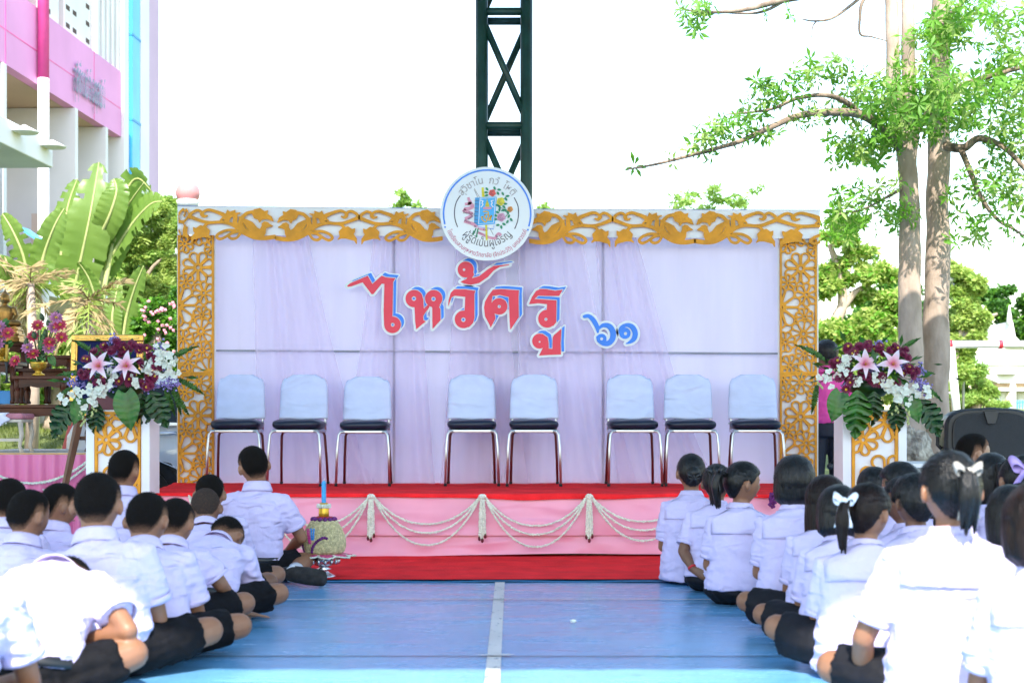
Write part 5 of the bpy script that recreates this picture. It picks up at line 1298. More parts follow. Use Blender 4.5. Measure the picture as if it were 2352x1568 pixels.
def cloud_obj(name, V, F, m, parent):
    me = bpy.data.meshes.new(name); me.vertices.add(len(V)); me.vertices.foreach_set("co", V.astype(np.float32).ravel()); n = len(F)
    me.loops.add(n * 3); me.loops.foreach_set("vertex_index", F.astype(np.int32).ravel()); me.polygons.add(n); me.polygons.foreach_set("loop_start", np.arange(0, n * 3, 3, dtype=np.int32)); me.update(calc_edges=True)
    return link(name, me, m, parent)
def leafmat(name, c, c2, tr=.4, rough=.5):
    m = mat(name, c, rough, .2, 1.1, transl=tr, col2=c2, detail=2); return m
BRIGHT = leafmat("leaf_bright", (.20, .46, .04), (.10, .28, .025), .5); YELG = leafmat("leaf_yellowgreen", (.48, .58, .16), (.34, .48, .09), .5); DEEP = leafmat("leaf_deep", (.08, .22, .035), (.04, .13, .02)); FRESH = leafmat("leaf_fresh", (.38, .54, .14), (.25, .44, .08), .5)
BARK = mat("pale_bark", (.52, .40, .32), .9, .25, 7, .9, 22, stretch=(1, 1, .4), col2=(.26, .20, .15), detail=9); BARKD = mat("brown_bark", (.30, .22, .16), .9, .35, 10, .7, 30, stretch=(1, 1, .3))
def limb(mb, P, d, r0, r1, n=9, wob=.0, seed=0):
    pts = catmull([tuple(W(u, v, d + dz)) for (u, v, dz) in P], 5); pts = [Vector(p) for p in pts]; k = len(pts)
    for i, p in enumerate(pts):
        nz = Vector((noise.noise(p * 2.3 + Vector((seed, 0, 0))), noise.noise(p * 2.3 + Vector((0, seed, 5))), 0)) * wob; pts[i] = p + nz
    mb.tube(pts, [lerp(r0, r1, i / (k - 1)) * (1 + .10 * noise.noise(pts[i] * 4)) for i in range(k)], n); return pts
def big_tree():
    d = 15.6; e = empty("twin_trunk_tree", (X_(2120, d), d, 0), 0, "tall pale-barked tree with two main trunks and bright whorled leaves", "tree")
    def off(mb): mb.v = [tuple(Vector(p) - e.location) for p in mb.v]; return mb
    t = MB(); limb(t, [(2093, 1180, 0), (2092, 1000, 0), (2090, 800, 0), (2088, 640, 0), (2090, 470, 0), (2082, 360, 0), (2058, 250, 0), (2050, 100, 0), (2042, -60, 0), (2030, -300, .1)], d, .155, .05, 16, .03)
    limb(t, [(2084, 390, 0), (2092, 300, 0), (2088, 150, 0), (2082, 0, 0), (2075, -300, .3)], d, .10, .055, 12, .02, 3)
    off(t).build("trunk", BARK, e, True)
    t = MB(); limb(t, [(2152, 1180, .25), (2150, 1000, .25), (2148, 800, .2), (2152, 600, .2), (2154, 400, .2), (2158, 200, .2), (2160, 0, .2), (2165, -400, .2)], d, .165, .09, 16, .03, 7); off(t).build("trunk", BARK, e, True)
    t = MB(); limb(t, [(2074, 345, 0), (2035, 300, -.2), (1990, 268, -.5), (1920, 258, -.7), (1830, 266, -.8), (1765, 295, -.9), (1700, 325, -1), (1600, 352, -1), (1520, 374, -1.1), (1440, 388, -1.2)], d, .055, .009, 8, .03, 1)
    limb(t, [(1985, 268, -.5), (1940, 232, -.6), (1890, 218, -.8), (1830, 226, -.8), (1780, 248, -.8), (1720, 258, -.9), (1668, 262, -1)], d, .034, .008, 7, .02, 2)
    limb(t, [(2040, -60, 0), (1960, -30, -.3), (1800, 0, -.6), (1720, 20, -.7), (1640, 28, -.8), (1570, 22, -.8)], d, .05, .008, 7, .02, 4); limb(t, [(1800, 2, -.6), (1740, 30, -.6), (1620, 26, -.7)], d, .02, .008, 6, .02, 9)
    limb(t, [(2040, -80, 0), (1990, -20, -.2), (1950, 15, -.2), (1910, 42, -.3), (1870, 48, -.3), (1842, 44, -.3)], d, .025, .007, 6, .01, 5); limb(t, [(1875, 48, -.3), (1866, 62, -.3), (1864, 86, -.3)], d, .01, .005, 5)
    limb(t, [(2030, -60, -.1), (1982, 0, -.2), (1974, 40, -.2), (1975, 78, -.2), (2000, 84, -.2), (2037, 94, -.2)], d, .022, .006, 6, .01, 6)
    limb(t, [(2172, 335, .1), (2210, 340, -.1), (2245, 318, -.2), (2290, 330, -.4), (2330, 360, -.6), (2380, 420, -.7)], d, .05, .02, 8, .02, 8); limb(t, [(2206, 342, -.1), (2230, 395, -.3), (2255, 460, -.4), (2290, 505, -.5), (2325, 525, -.6), (2350, 542, -.7)], d, .035, .010, 7, .02, 11)
    limb(t, [(2080, 350, 0), (2105, 300, 0), (2140, 250, -.1), (2200, 200, -.2), (2290, 170, -.4), (2400, 140, -.5)], d, .05, .02, 8, .02, 12); limb(t, [(2170, 60, 0), (2195, 20, -.2), (2250, -30, -.3)], d, .04, .02, 7); limb(t, [(2075, 430, 0), (2030, 455, -.2), (1980, 480, -.3), (1920, 492, -.4)], d, .022, .006, 6, .01, 13)
    off(t).build("branch", BARKD, e, True)
    # crown volumes: (u, v, dz, ru, rv, rd, weight)
    k = d / FD
    vol = [(2080, 250, -.6, 140, 75, .9, 9), (2000, 220, -.6, 80, 60, .6, 4), (2150, 225, -.8, 110, 70, .8, 5), (2250, 240, -.5, 115, 90, .9, 7), (2320, 150, -.3, 80, 120, .8, 6), (2330, 330, -.5, 70, 80, .7, 5), (2180, 60, -.5, 70, 50, .6, 3.5), (2260, 40, -.2, 110, 70, .7, 6),
           (2020, 320, -.2, 90, 60, .6, 4.5), (1940, 340, -.3, 60, 45, .5, 2), (2010, 470, -.3, 110, 60, .6, 3.6), (1930, 510, -.3, 60, 45, .5, 1.6), (1960, 460, -.3, 60, 40, .4, 1.4), (2270, 430, -.4, 90, 70, .6, 3), (2240, 520, -.5, 60, 45, .5, 1.2), (2330, 480, -.5, 40, 90, .5, 1.2), (2060, 500, .1, 50, 50, .4, 1.2),
           (1900, 160, -.6, 60, 30, .4, 1.6), (1830, 200, -.8, 60, 40, .4, 1.5), (1760, 225, -.9, 60, 40, .4, 1.4), (1680, 290, -1, 60, 30, .4, 1.1), (1630, 320, -1, 50, 30, .4, .8), (1880, 265, -.8, 70, 30, .4, .7), (1560, 355, -1.1, 50, 25, .3, .35), (1760, 310, -1, 60, 25, .3, .35), (1600, 28, -.8, 40, 22, .3, .8), (1600, 62, -.8, 15, 15, .2, .3), (1790, 25, -.7, 30, 20, .3, .25), (1480, 378, -1.2, 30, 12, .2, .1), (2110, 120, -.7, 60, 60, .6, 2)]
    bl = []
    for (u, v, dz, ru, rv, rd_, wt) in vol: p = W(u, v, d + dz) - e.location; bl.append((p.x, p.y, p.z, ru * k, rd_, rv * k, wt))
    V, F = leaf_cloud(bl, 640, .118, 4, whorl=7, aspect=.29, shell=.25, droop=.1); cloud_obj("crown", V, F, BRIGHT, e)
    V, F = leaf_cloud(bl, 520, .110, 5, whorl=6, aspect=.29, shell=.25, droop=.25); cloud_obj("crown", V, F, leafmat("leaf_pale", (.36, .50, .13), (.24, .40, .08), .5), e)
big_tree()

def bush_tree(name, u, v, d, ru, rv, n, size, m, label, seed, trunk=None, cat="tree", grp=None, blobs=None, m2=None, asp=.45):
    gx = X_(u, d); gz = ground_z(gx, d); e = empty(name, (gx, d, gz), 0, label, cat, grp); k = d / FD; g = random.Random(seed)
    bl = []
    if blobs is None:
        for i in range(14): bl.append((g.gauss(0, .45) * ru * k, g.gauss(0, .35) * ru * k, (HV - v) * k + CH - gz + g.gauss(0, .42) * rv * k, ru * k * g.uniform(.25, .5), ru * k * g.uniform(.25, .45), rv * k * g.uniform(.22, .42), 1))
    else:
        for (bu, bv, bru, brv, wt) in blobs:
            bl.append(((bu - u) * k, g.uniform(-.4, .4) * ru * k * .5, CH + (HV - bv) * k - gz, bru * k, bru * k * .8, brv * k, wt))
    b2 = []
    for (x, y, z, rx, ry, rz, wt) in bl:      # break every mass into uneven clumps
        for _ in range(7):
            a_, c_ = g.uniform(0, 6.28), g.uniform(-1, 1); q_ = g.uniform(.35, 1.05); f_ = g.uniform(.16, .42)
            b2.append((x + rx * q_ * math.cos(a_) * math.sqrt(1 - c_ * c_), y + ry * q_ * math.sin(a_) * math.sqrt(1 - c_ * c_), z + rz * q_ * c_, rx * f_ * 1.2, ry * f_ * 1.2, rz * f_, wt * f_))
    bl = b2
    V, F = leaf_cloud(bl, n, size, seed, aspect=asp, shell=.45); cloud_obj("crown", V, F, m, e)
    if m2: V, F = leaf_cloud(bl, n // 3, size, seed + 50, aspect=asp, shell=.3); cloud_obj("crown", V, F, m2, e)
    t = MB()
    for (P, r0, r1) in (trunk or [([(u, None, 0), (u + ru * .05, v + rv * .3, 0), (u, v - rv * .2, 0)], .16, .04)]):
        pts = [Vector(((a - u) * k, dz, 0 if b is None else CH + (HV - b) * k - gz)) for a, b, dz in P]; pts = [Vector(p) for p in catmull([tuple(p) for p in pts], 4)]
        t.tube(pts, [lerp(r0, r1, i / (len(pts) - 1)) for i in range(len(pts))], 8)
    t.build("trunk", BARK, e, True); return e
# right background
bush_tree("garden_tree", 1935, 700, 27, 110, 170, 16099, 0.135, YELG, "yellow-green tree with a forked pale trunk behind the golden column", 21, [([(1905, None, 0), (1915, 760, 0), (1935, 700, 0), (1928, 630, 0), (1905, 560, 0)], .15, .05), ([(1935, 705, 0), (1965, 670, 0), (2000, 650, 0)], .09, .03)], blobs=[(1910, 540, 60, 60, 2), (1960, 610, 60, 45, 2), (1900, 650, 50, 50, 2), (2010, 660, 70, 50, 3), (1950, 740, 80, 60, 3), (2050, 730, 60, 60, 3), (1890, 790, 50, 60, 2), (2030, 810, 80, 60, 3), (1930, 850, 80, 60, 2), (2050, 860, 60, 50, 1)], m2=BRIGHT)
bush_tree("shade_tree", 2290, 720, 60, 150, 110, 20700, 0.218, DEEP, "dark green tree mass beyond the gate pavilion", 22, blobs=[(2260, 680, 50, 40, 2), (2310, 690, 60, 45, 2), (2350, 740, 60, 60, 2), (2240, 740, 50, 50, 2), (2400, 700, 60, 60, 2), (2330, 790, 60, 60, 1), (2230, 660, 30, 30, 1)], m2=BRIGHT)
bush_tree("shade_tree", 2060, 690, 58, 120, 90, 13799, 0.218, DEEP, "dark green tree peeking out behind the twin trunks", 23, blobs=[(2070, 670, 50, 40, 2), (2020, 700, 60, 40, 2), (2190, 650, 45, 40, 2), (2120, 700, 70, 60, 2), (1990, 740, 60, 50, 2)], m2=BRIGHT)
bush_tree("garden_tree", 2235, 730, 30, 80, 110, 14949, 0.125, YELG, "pale yellow-green drooping tree behind the football goal", 24, [([(2190, None, 0), (2200, 780, 0), (2240, 740, 0), (2290, 720, 0)], .08, .03), ([(2192, 800, 0), (2220, 760, 0), (2200, 690, 0)], .06, .02)], blobs=[(2200, 640, 35, 40, 2), (2225, 680, 45, 45, 2), (2235, 730, 40, 45, 3), (2205, 760, 50, 50, 2), (2200, 820, 40, 40, 2)], m2=FRESH)
bush_tree("round_hedge", 2240, 870, 33, 75, 70, 20700, 0.083, FRESH, "clipped rounded hedge bush behind the loudspeaker", 25, cat="hedge", blobs=[(2215, 850, 50, 50, 2), (2245, 870, 50, 48, 3), (2270, 900, 32, 30, 2), (2215, 905, 50, 35, 2), (2250, 920, 60, 25, 2), (2195, 880, 30, 60, 2)], m2=YELG)
bush_tree("low_hedge", 2000, 905, 30, 130, 60, 16099, 0.094, YELG, "low sunlit hedge behind the right flower arrangement", 26, cat="hedge", blobs=[(1900, 880, 50, 50, 2), (1960, 900, 60, 50, 2), (2040, 900, 60, 50, 2), (2100, 880, 50, 60, 2), (2150, 900, 40, 50, 2), (1900, 940, 60, 40, 2)], m2=FRESH)
# tree tops above the backdrop
bush_tree("far_tree", 1640, 560, 42, 130, 130, 2032, 0.177, FRESH, "treetop showing above the backdrop on the emblem's right side", 31, blobs=[(1560, 465, 40, 12, 1), (1630, 450, 50, 16, 1.6), (1690, 460, 40, 18, 1.2), (1600, 478, 60, 14, 1), (1740, 440, 20, 10, .3), (1620, 530, 120, 50, 3), (1640, 640, 120, 90, 3)])
bush_tree("far_tree", 925, 560, 42, 60, 120, 1172, 0.177, FRESH, "small treetop poking above the backdrop left of the emblem", 32, blobs=[(928, 458, 22, 16, 1.6), (950, 472, 20, 10, .6), (905, 475, 16, 8, .4), (920, 520, 50, 40, 2), (920, 620, 70, 80, 2)])
bush_tree("far_tree", 1250, 560, 44, 60, 120, 703, 0.166, FRESH, "faint leaf tips just right of the round emblem", 33, blobs=[(1245, 478, 14, 8, .5), (1262, 486, 14, 8, .5), (1250, 540, 50, 40, 2)])
bush_tree("far_tree", 385, 520, 40, 60, 120, 1172, 0.156, FRESH, "small treetop beside the pink globe lamp", 34, blobs=[(380, 462, 14, 10, .6), (400, 480, 25, 14, 1), (370, 520, 60, 40, 2)])
# left garden
bush_tree("conifer_shrub", 330, 620, 20.5, 90, 170, 38000, .095, YELG, "feathery yellow-green shrub tree with bare crooked branches by the backdrop", 41, [([(305, None, 0), (312, 780, 0), (330, 700, 0), (335, 640, 0), (365, 600, 0), (410, 585, 0)], .05, .018), ([(335, 650, 0), (320, 600, 0), (300, 560, 0)], .025, .01), ([(330, 700, 0), (290, 660, 0), (270, 640, 0)], .02, .008)],
          blobs=[(300, 490, 45, 30, 1.6), (360, 490, 50, 35, 1.8), (395, 540, 25, 50, 1.2), (330, 560, 50, 40, 1.4), (290, 570, 40, 40, 1), (380, 620, 35, 50, 1.4), (350, 690, 50, 40, 1.2), (390, 700, 30, 50, 1.2), (300, 640, 40, 40, .8), (280, 520, 30, 40, .8), (260, 480, 25, 25, .6)], m2=FRESH, asp=.25)
bush_tree("flowering_bush", 355, 760, 18.6, 60, 60, 6000, .09, BRIGHT, "leafy green bush dotted with small pink blossoms", 42, cat="bush", blobs=[(330, 740, 25, 40, 1), (370, 730, 35, 40, 2), (395, 770, 25, 50, 1.5), (350, 790, 40, 40, 2), (395, 690, 20, 30, .8), (330, 810, 40, 40, 2), (390, 840, 30, 50, 1)], m2=DEEP)
fb = [o for o in COL.objects if o.name.startswith("flowering_bush")][0]; g = random.Random(9); PB = mat("pink_blossom", (.75, .30, .38), .6)
for i in range(46):
    u = g.uniform(325, 408); v = g.uniform(690, 815); p = W(u, v, 18.6 - .32 - g.random() * .12) - fb.location; b = MB().octa((0, 0, 0), .028).build("blossom", PB, fb); b.location = p; b.rotation_euler = (g.random(), g.random(), g.random())
bush_tree("garden_bush", 120, 880, 21.5, 200, 90, 16000, .12, YELG, "long low sunlit bush row seen between the altar table legs", 43, cat="bush", blobs=[(-40, 860, 60, 60, 2), (20, 850, 60, 60, 2), (80, 860, 60, 60, 2), (140, 840, 60, 70, 2), (200, 860, 60, 60, 2), (260, 850, 60, 60, 2), (320, 850, 50, 60, 2), (100, 800, 60, 50, 1), (230, 790, 60, 50, 1)], m2=BRIGHT, asp=.3)
bush_tree("garden_tree", 335, 600, 23.5, 90, 170, 26000, .12, FRESH, "leafy light green tree filling the gap behind the crooked shrub", 44, blobs=[(300, 500, 40, 40, 2), (350, 480, 45, 40, 2), (395, 520, 30, 50, 2), (330, 570, 55, 50, 2), (390, 610, 40, 60, 2), (340, 660, 55, 50, 2), (270, 560, 30, 50, 1), (280, 640, 40, 50, 1), (390, 700, 40, 50, 2)], m2=YELG, asp=.35)
# banana plants
BAN = leafmat("banana_leaf", (.22, .34, .07), (.14, .26, .04), .45, .35); BANRIB = mat("banana_rib", (.42, .46, .18), .5, .1, 5); DRY = mat("dry_frond", (.52, .40, .20), .8, .25, 6, transl=.25)
def banana_leaf(pts, wd, face, seed, tear=.10):
    """pts: midrib points (Vector); returns MB for blade and rib"""
    g = random.Random(seed); P = [Vector(p) for p in catmull([tuple(p) for p in pts], 12)]; n = len(P); fr = frames(P, face); mb = MB(); cs = 9; vs = []
    cut = [g.random() < tear for _ in range(n)]
    for i, p in enumerate(P):
        t = i / (n - 1); hw = wd * (math.sin(math.pi * min(1, .06 + t * .94)) ** .55) * (1 - .15 * t); tt, a, b = fr[i]
        hl = hw * (1 - (.07 * g.random())); hr = hw * (1 - .07 * g.random())
        for j in range(cs):
            s = j / (cs - 1) * 2 - 1; h = hl if s < 0 else hr
            q = p + b * (s * h) + a * (.30 * h * abs(s) ** 1.4 - .25 * h * abs(s) ** 3) + tt * (-.10 * h * abs(s)) + a * (.012 * math.sin(i * 2.1 + s * 3) * abs(s)); vs.append(q)
    fs = [(i * cs + j, i * cs + j + 1, (i + 1) * cs + j + 1, (i + 1) * cs + j) for i in range(n - 1) for j in range(cs - 1) if not (cut[i] and (j in (0, 1, cs - 2, cs - 3)))]
    mb.add(vs, fs); rib = MB().tube(P, [lerp(.03, .006, i / (n - 1)) for i in range(n)], 6); return mb, rib
def banana(u, d, leaves, stems, label):
    gx = X_(u, d); e = empty("banana_plant", (gx, d, ground_z(gx, d)), 0, label, "plant", "banana plants left of the backdrop")
    for i, (P, wd, f) in enumerate(leaves):
        pts = [W(a, b, d + dz) - e.location for a, b, dz in P]; mb, rib = banana_leaf(pts, wd * d / FD, Vector(f), i + int(u)); o = mb.build("leaf", BAN, e, True); rib.build("midrib", BANRIB, o, True)
    for (P, r) in stems:
        pts = [W(a, b, d + dz) - e.location for a, b, dz in P]; pts[0].z = 0; MB().tube([Vector(p) for p in catmull([tuple(p) for p in pts], 4)], r, 9).build("stem", BANRIB, e, True)
banana(210, 19.6, [([(165, 690, 0), (185, 600, -.1), (208, 490, -.15), (228, 372, 0)], 60, (.25, -1, .2)), ([(235, 640, .2), (262, 560, .1), (290, 480, 0), (330, 420, -.2)], 42, (.2, -1, .4)), ([(250, 600, .1), (300, 520, -.1), (345, 470, -.3), (372, 462, -.4)], 40, (0, -.8, .7)), ([(150, 690, .3), (140, 600, .3), (155, 480, .35), (178, 410, .4)], 36, (-.1, -1, .1)), ([(240, 560, .3), (290, 440, .4), (318, 410, .3), (350, 440, .1)], 34, (.2, -.7, .7)), ([(220, 560, 0), (250, 500, -.2), (268, 440, -.25), (262, 410, -.2)], 38, (.3, -1, .3))],
       [([(150, 900, 0), (165, 800, 0), (180, 690, 0)], .07), ([(190, 900, .1), (200, 760, .1), (235, 620, .2)], .06), ([(215, 900, 0), (235, 700, 0), (262, 560, .1)], .035)], "banana plant with tall upright pale green leaves behind the altar")
banana(70, 18.4, [([(66, 660, 0), (55, 590, -.1), (30, 530, -.15), (6, 490, -.1)], 34, (-.2, -1, .4)), ([(88, 660, 0), (100, 590, 0), (125, 520, -.1), (148, 478, -.1)], 34, (.2, -1, .3)), ([(60, 680, -.2), (20, 620, -.4), (-30, 590, -.5)], 30, (-.1, -.8, .6))],
       [([(75, 900, 0), (72, 780, 0), (66, 660, 0)], .06), ([(82, 900, 0), (84, 760, 0), (88, 660, 0)], .05)], "banana plant with two split leaves behind the golden statue")
banana(285, 18.9, [([(262, 800, 0), (258, 740, -.05), (262, 700, -.05), (275, 640, 0)], 26, (0, -1, .1)), ([(280, 800, 0), (290, 730, 0), (310, 660, -.1), (330, 610, -.2)], 28, (.2, -1, .3)), ([(260, 800, .1), (225, 700, 0), (205, 640, -.1), (180, 600, -.2)], 24, (-.3, -1, .3)), ([(290, 800, .1), (320, 740, .1), (362, 720, 0), (380, 745, -.1)], 20, (.3, -.7, .6))], [([(270, 900, 0), (272, 820, 0), (268, 770, 0)], .09)], "traveller palm with fanned leaf bases between banana and shrub")
def dry_palm(u, v, d, n, L, label, seed):
    gx = X_(u, d); e = empty("dry_palm", (gx, d, ground_z(gx, d)), 0, label, "palm", "palms with dry fronds"); g = random.Random(seed); c = W(u, v, d) - e.location; blades = MB()
    for k in range(n):
        an = g.uniform(0, 6.28); el = g.uniform(-.9, .9); dr = Vector((math.cos(an) * math.cos(el), math.sin(an) * math.cos(el) * .8, math.sin(el))); l = L * g.uniform(.6, 1.1); fr_ = MB(); P = []
        for i in range(8): t = i / 7; P.append(c + dr * l * t + Vector((0, 0, -.35 * l * t * t)))
        fr_.tube(P, [.008 * (1 - .7 * i / 7) + .002 for i in range(8)], 5)
        for i in range(1, 8):
            for j in range(5):
                p = P[i].lerp(P[i - 1], g.random()); s = (dr.cross(Vector((0, 0, 1))).normalized()) * g.choice((-1, 1)); q = (s * g.uniform(.4, 1) + dr * .9 + Vector((0, 0, g.uniform(-.7, .3)))).normalized() * l * .32 * g.uniform(.6, 1.1); sd = q.cross(Vector((g.gauss(0, 1), g.gauss(0, 1), 1))).normalized() * .009
                fr_.add([p - sd, p + sd, p + q * .6 + sd * .8 - Vector((0, 0, .01)), p + q - Vector((0, 0, .05))], [(0, 1, 2), (0, 2, 3)])
        fr_.build("frond", DRY if g.random() < .75 else YELG, e)
    MB().tube([(0, 0, 0), (c.x * .5 + .05, 0, c.z * .5), c], [.09, .07, .05], 9).build("trunk", BARK, e, True)
dry_palm(70, 650, 17.6, 20, .75, "palm with dry straw-coloured fronds behind the statue", 1); dry_palm(205, 690, 17.4, 22, .72, "palm with dry straw-coloured fronds above the portrait frame", 2); dry_palm(-20, 600, 18.0, 12, .7, "palm with dry fronds at the picture's left edge", 3)
# short grass at the lawn's near edge
def grass():
    g = np.random.default_rng(8); n = 16000; x = g.uniform(-9, -3.2, n); y = g.uniform(15.4, 24, n); h = g.uniform(.03, .09, n); an = g.uniform(0, 6.28, n); z = np.array([ground_z(a, b) for a, b in zip(x, y)])
    b = np.stack([x, y, z], 1); s = np.stack([np.cos(an), np.sin(an), 0 * an], 1) * .008; t = b + np.stack([g.normal(size=n) * .02, g.normal(size=n) * .02, h], 1)
    V = np.stack([b - s, b + s, t], 1).reshape(-1, 3); F = np.arange(3 * n).reshape(-1, 3); o = cloud_obj("grass", V, F, leafmat("grass_blade", (.22, .26, .06), (.12, .16, .04)), None); tag(o, "short lawn grass behind the altar", "grass", kind="stuff")
grass()
# ================================================================ people
SKIN = {n: mat("skin_" + n, c, .48, .07, 22, .08, 180, sss=.06) for n, c in (("tan", (.27, .122, .062)), ("deep", (.185, .080, .040)), ("fair", (.38, .20, .115)))}
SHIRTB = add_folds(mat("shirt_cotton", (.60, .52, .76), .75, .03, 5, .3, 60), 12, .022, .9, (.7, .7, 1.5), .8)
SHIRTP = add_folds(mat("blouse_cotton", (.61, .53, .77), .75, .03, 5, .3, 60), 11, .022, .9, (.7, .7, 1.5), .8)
SHORT = mat("black_shorts", (.006, .006, .008), .8, .25, 20, .25, 60, spec=.15)
SKIRT = mat("black_skirt", (.006, .006, .010), .7, .3, 9, .2, 40, spec=.25)
HAIRB = mat("black_hair", (.006, .005, .005), .36, .5, 60, .6, 160, stretch=(1, 1, .12), spec=.35); HAIRR = mat("brown_black_hair", (.014, .006, .004), .42, .4, 30, .6, 120, stretch=(1, 1, .12), spec=.22)
SOCK = mat("white_sock", (.75, .74, .78), .8, .05, 20, .3, 120); SHOE = mat("dark_sock_sole", (.03, .026, .024), .85, .3, 25, .3, 80); BELT = mat("black_belt", (.012, .012, .014), .35)
PINKS = mat("pink_polo", (.78, .06, .32), .7, .06, 8, .2, 40); TROU = mat("navy_trousers", (.012, .014, .028), .75, .2, 12, .2, 60)
EYEW = mat("eye_white", (.7, .68, .66), .3); EYED = mat("eye_dark", (.01, .006, .005), .2); LIPM = mat("lip_tone", (.42, .13, .11), .5)
RIBW = mat("ribbon_white", (.82, .82, .86), .45, .03, 20); RIBK = mat("ribbon_black", (.012, .012, .014), .5); RIBS = mat("ribbon_satin_silver", (.36, .33, .29), .35, .05, 20); RIBV = mat("ribbon_violet", (.45, .30, .62), .5)
def crop_mat(name, skin_c, dark=.005):
    m = bpy.data.materials.new(name); m.use_nodes = True; t = m.node_tree; N = t.nodes; L = t.links; b = N["Principled BSDF"]; b.inputs["Roughness"].default_value = .85; b.inputs["Specular IOR Level"].default_value = .15
    at = N.new("ShaderNodeAttribute"); at.attribute_name = "dens"; tc = N.new("ShaderNodeTexCoord"); n = N.new("ShaderNodeTexNoise"); n.inputs["Scale"].default_value = 260; n.inputs["Detail"].default_value = 2; L.new(tc.outputs["Object"], n.inputs[0])
    ad = N.new("ShaderNodeMath"); ad.operation = 'ADD'; L.new(at.outputs["Fac"], ad.inputs[0]); mu = N.new("ShaderNodeMath"); mu.operation = 'MULTIPLY_ADD'; L.new(n.outputs[0], mu.inputs[0]); mu.inputs[1].default_value = .9; mu.inputs[2].default_value = -.45; L.new(mu.outputs[0], ad.inputs[1])
    r = N.new("ShaderNodeMapRange"); r.inputs[1].default_value = .12; r.inputs[2].default_value = .62; L.new(ad.outputs[0], r.inputs[0])
    x = N.new("ShaderNodeMix"); x.data_type = 'RGBA'; L.new(r.outputs[0], x.inputs[0]); x.inputs[6].default_value = (*[c * .8 for c in skin_c], 1); x.inputs[7].default_value = (dark, dark * .72, dark * .6, 1); L.new(x.outputs[2], b.inputs["Base Color"])
    bp = N.new("ShaderNodeBump"); bp.inputs["Strength"].default_value = .9; bp.inputs["Distance"].default_value = .004; L.new(n.outputs[0], bp.inputs["Height"]); L.new(bp.outputs[0], b.inputs["Normal"]); return m
CROP = crop_mat("cropped_hair", (.26, .13, .075)); SHAVE = crop_mat("shaved_hair", (.22, .11, .065), .03)

PENDING = []
def remesh_part(mb, name, m, parent, vox, smooth=3, post=None):
    o = link(name, mb.mesh(name, m), None, parent)
    r = o.modifiers.new("r", 'REMESH'); r.mode = 'VOXEL'; r.voxel_size = vox; r.use_smooth_shade = True
    if smooth: s = o.modifiers.new("s", 'SMOOTH'); s.factor = .5; s.iterations = smooth
    PENDING.append((o, post)); return o
def vdir(tf, ts): tf = R(tf); ts = R(ts); return Vector((math.sin(ts), math.sin(tf) * math.cos(ts), math.cos(tf) * math.cos(ts))).normalized()

def head_pt(x, y, z, k, off=0.0):
    az = abs(z); wz = math.sqrt(max(1e-6, 1 - az ** 2.5) / max(1e-6, 1 - az * az)) if z > 0 and az < .999 else 1.0
    px, py, pz = x * .079 * wz, y * .097 * wz, z * .112
    if z < 0:
        t = -z; px *= 1 - .30 * t ** 1.6; py *= (1 - .40 * t ** 1.3) if y < 0 else (1 - .06 * t)
    if y > 0 and off == 0:
        g = lambda a, b: math.exp(-(a * a) - (b * b))
        py += .021 * g(px / .012, (pz + .020) / .022) + .004 * g(px / .05, (pz - .02) / .010) + .006 * g(px / .024, (pz + .063) / .012) + .008 * g(px / .026, (pz + .098) / .016) - .006 * g((abs(px) - .031) / .014, (pz - .002) / .012) + .004 * g((abs(px) - .04) / .016, (pz + .03) / .02)
    n = Vector((px / .076 ** 2, py / .096 ** 2, pz / .117 ** 2)); n = n.normalized() if n.length > 0 else n
    return (Vector((px, py, pz)) + n * off) * k
def hairline(y):
    if y > .55: return .46
    if y > .12: return lerp(-.06, .46, (y - .12) / .43)
    if y > -.30: return lerp(.10, -.06, min(1, max(0, (y - .0) / .12))) if y > 0 else .12
    return lerp(.12, -.76, min(1, (-.30 - y) / .40))
def head_grid(fn, nt=26, npv=36):
    mb = MB(); vs = []
    for i in range(nt + 1):
        th = math.pi * min(max(i / nt, .012), .988)
        for j in range(npv): ph = 2 * math.pi * j / npv; vs.append(fn(math.sin(th) * math.cos(ph), math.sin(th) * math.sin(ph), math.cos(th)))
    fs = [(i * npv + j, (i + 1) * npv + j, (i + 1) * npv + (j + 1) % npv, i * npv + (j + 1) % npv) for i in range(nt) for j in range(npv)] + [tuple(range(npv)), tuple(nt * npv + j for j in range(npv - 1, -1, -1))]
    return mb.add(vs, fs)
def add_hand(mb, wrist, d, nrm, k, curl=.5):
    """wrist Vector, d direction to the fingers, nrm back-of-hand normal"""
    d = d.normalized(); nrm = (nrm - d * nrm.dot(d)).normalized(); s = d.cross(nrm)
    mb.tube([wrist - d * .02 * k, wrist + d * .03 * k, wrist + d * .075 * k, wrist + d * .088 * k], [(.022 * k, .017 * k), (.033 * k, .015 * k), (.040 * k, .014 * k), (.036 * k, .011 * k)], 12, ref=s, round_=True)
    for i, l in enumerate((.066, .076, .070, .054)):
        b = wrist + d * .082 * k + s * ((i - 1.5) * .0195 * k); P = [b]
        dr = d.copy()
        for j in range(3):
            dr = (dr - nrm * curl * (.35 + .25 * j)).normalized(); P.append(P[-1] + dr * l * k * (.42, .33, .25)[j])
        mb.tube(P, [.0088 * k, .0085 * k, .0078 * k, .0066 * k], 8, round_=True)
    b = wrist + d * .028 * k - s * .028 * k; t1 = (d * .6 - s * .75 - nrm * .2).normalized(); t2 = (d * .9 - s * .25 - nrm * .3).normalized()
    mb.tube([b, b + t1 * .035 * k, b + t1 * .035 * k + t2 * .03 * k], [.0125 * k, .0105 * k, .0085 * k], 8, round_=True)
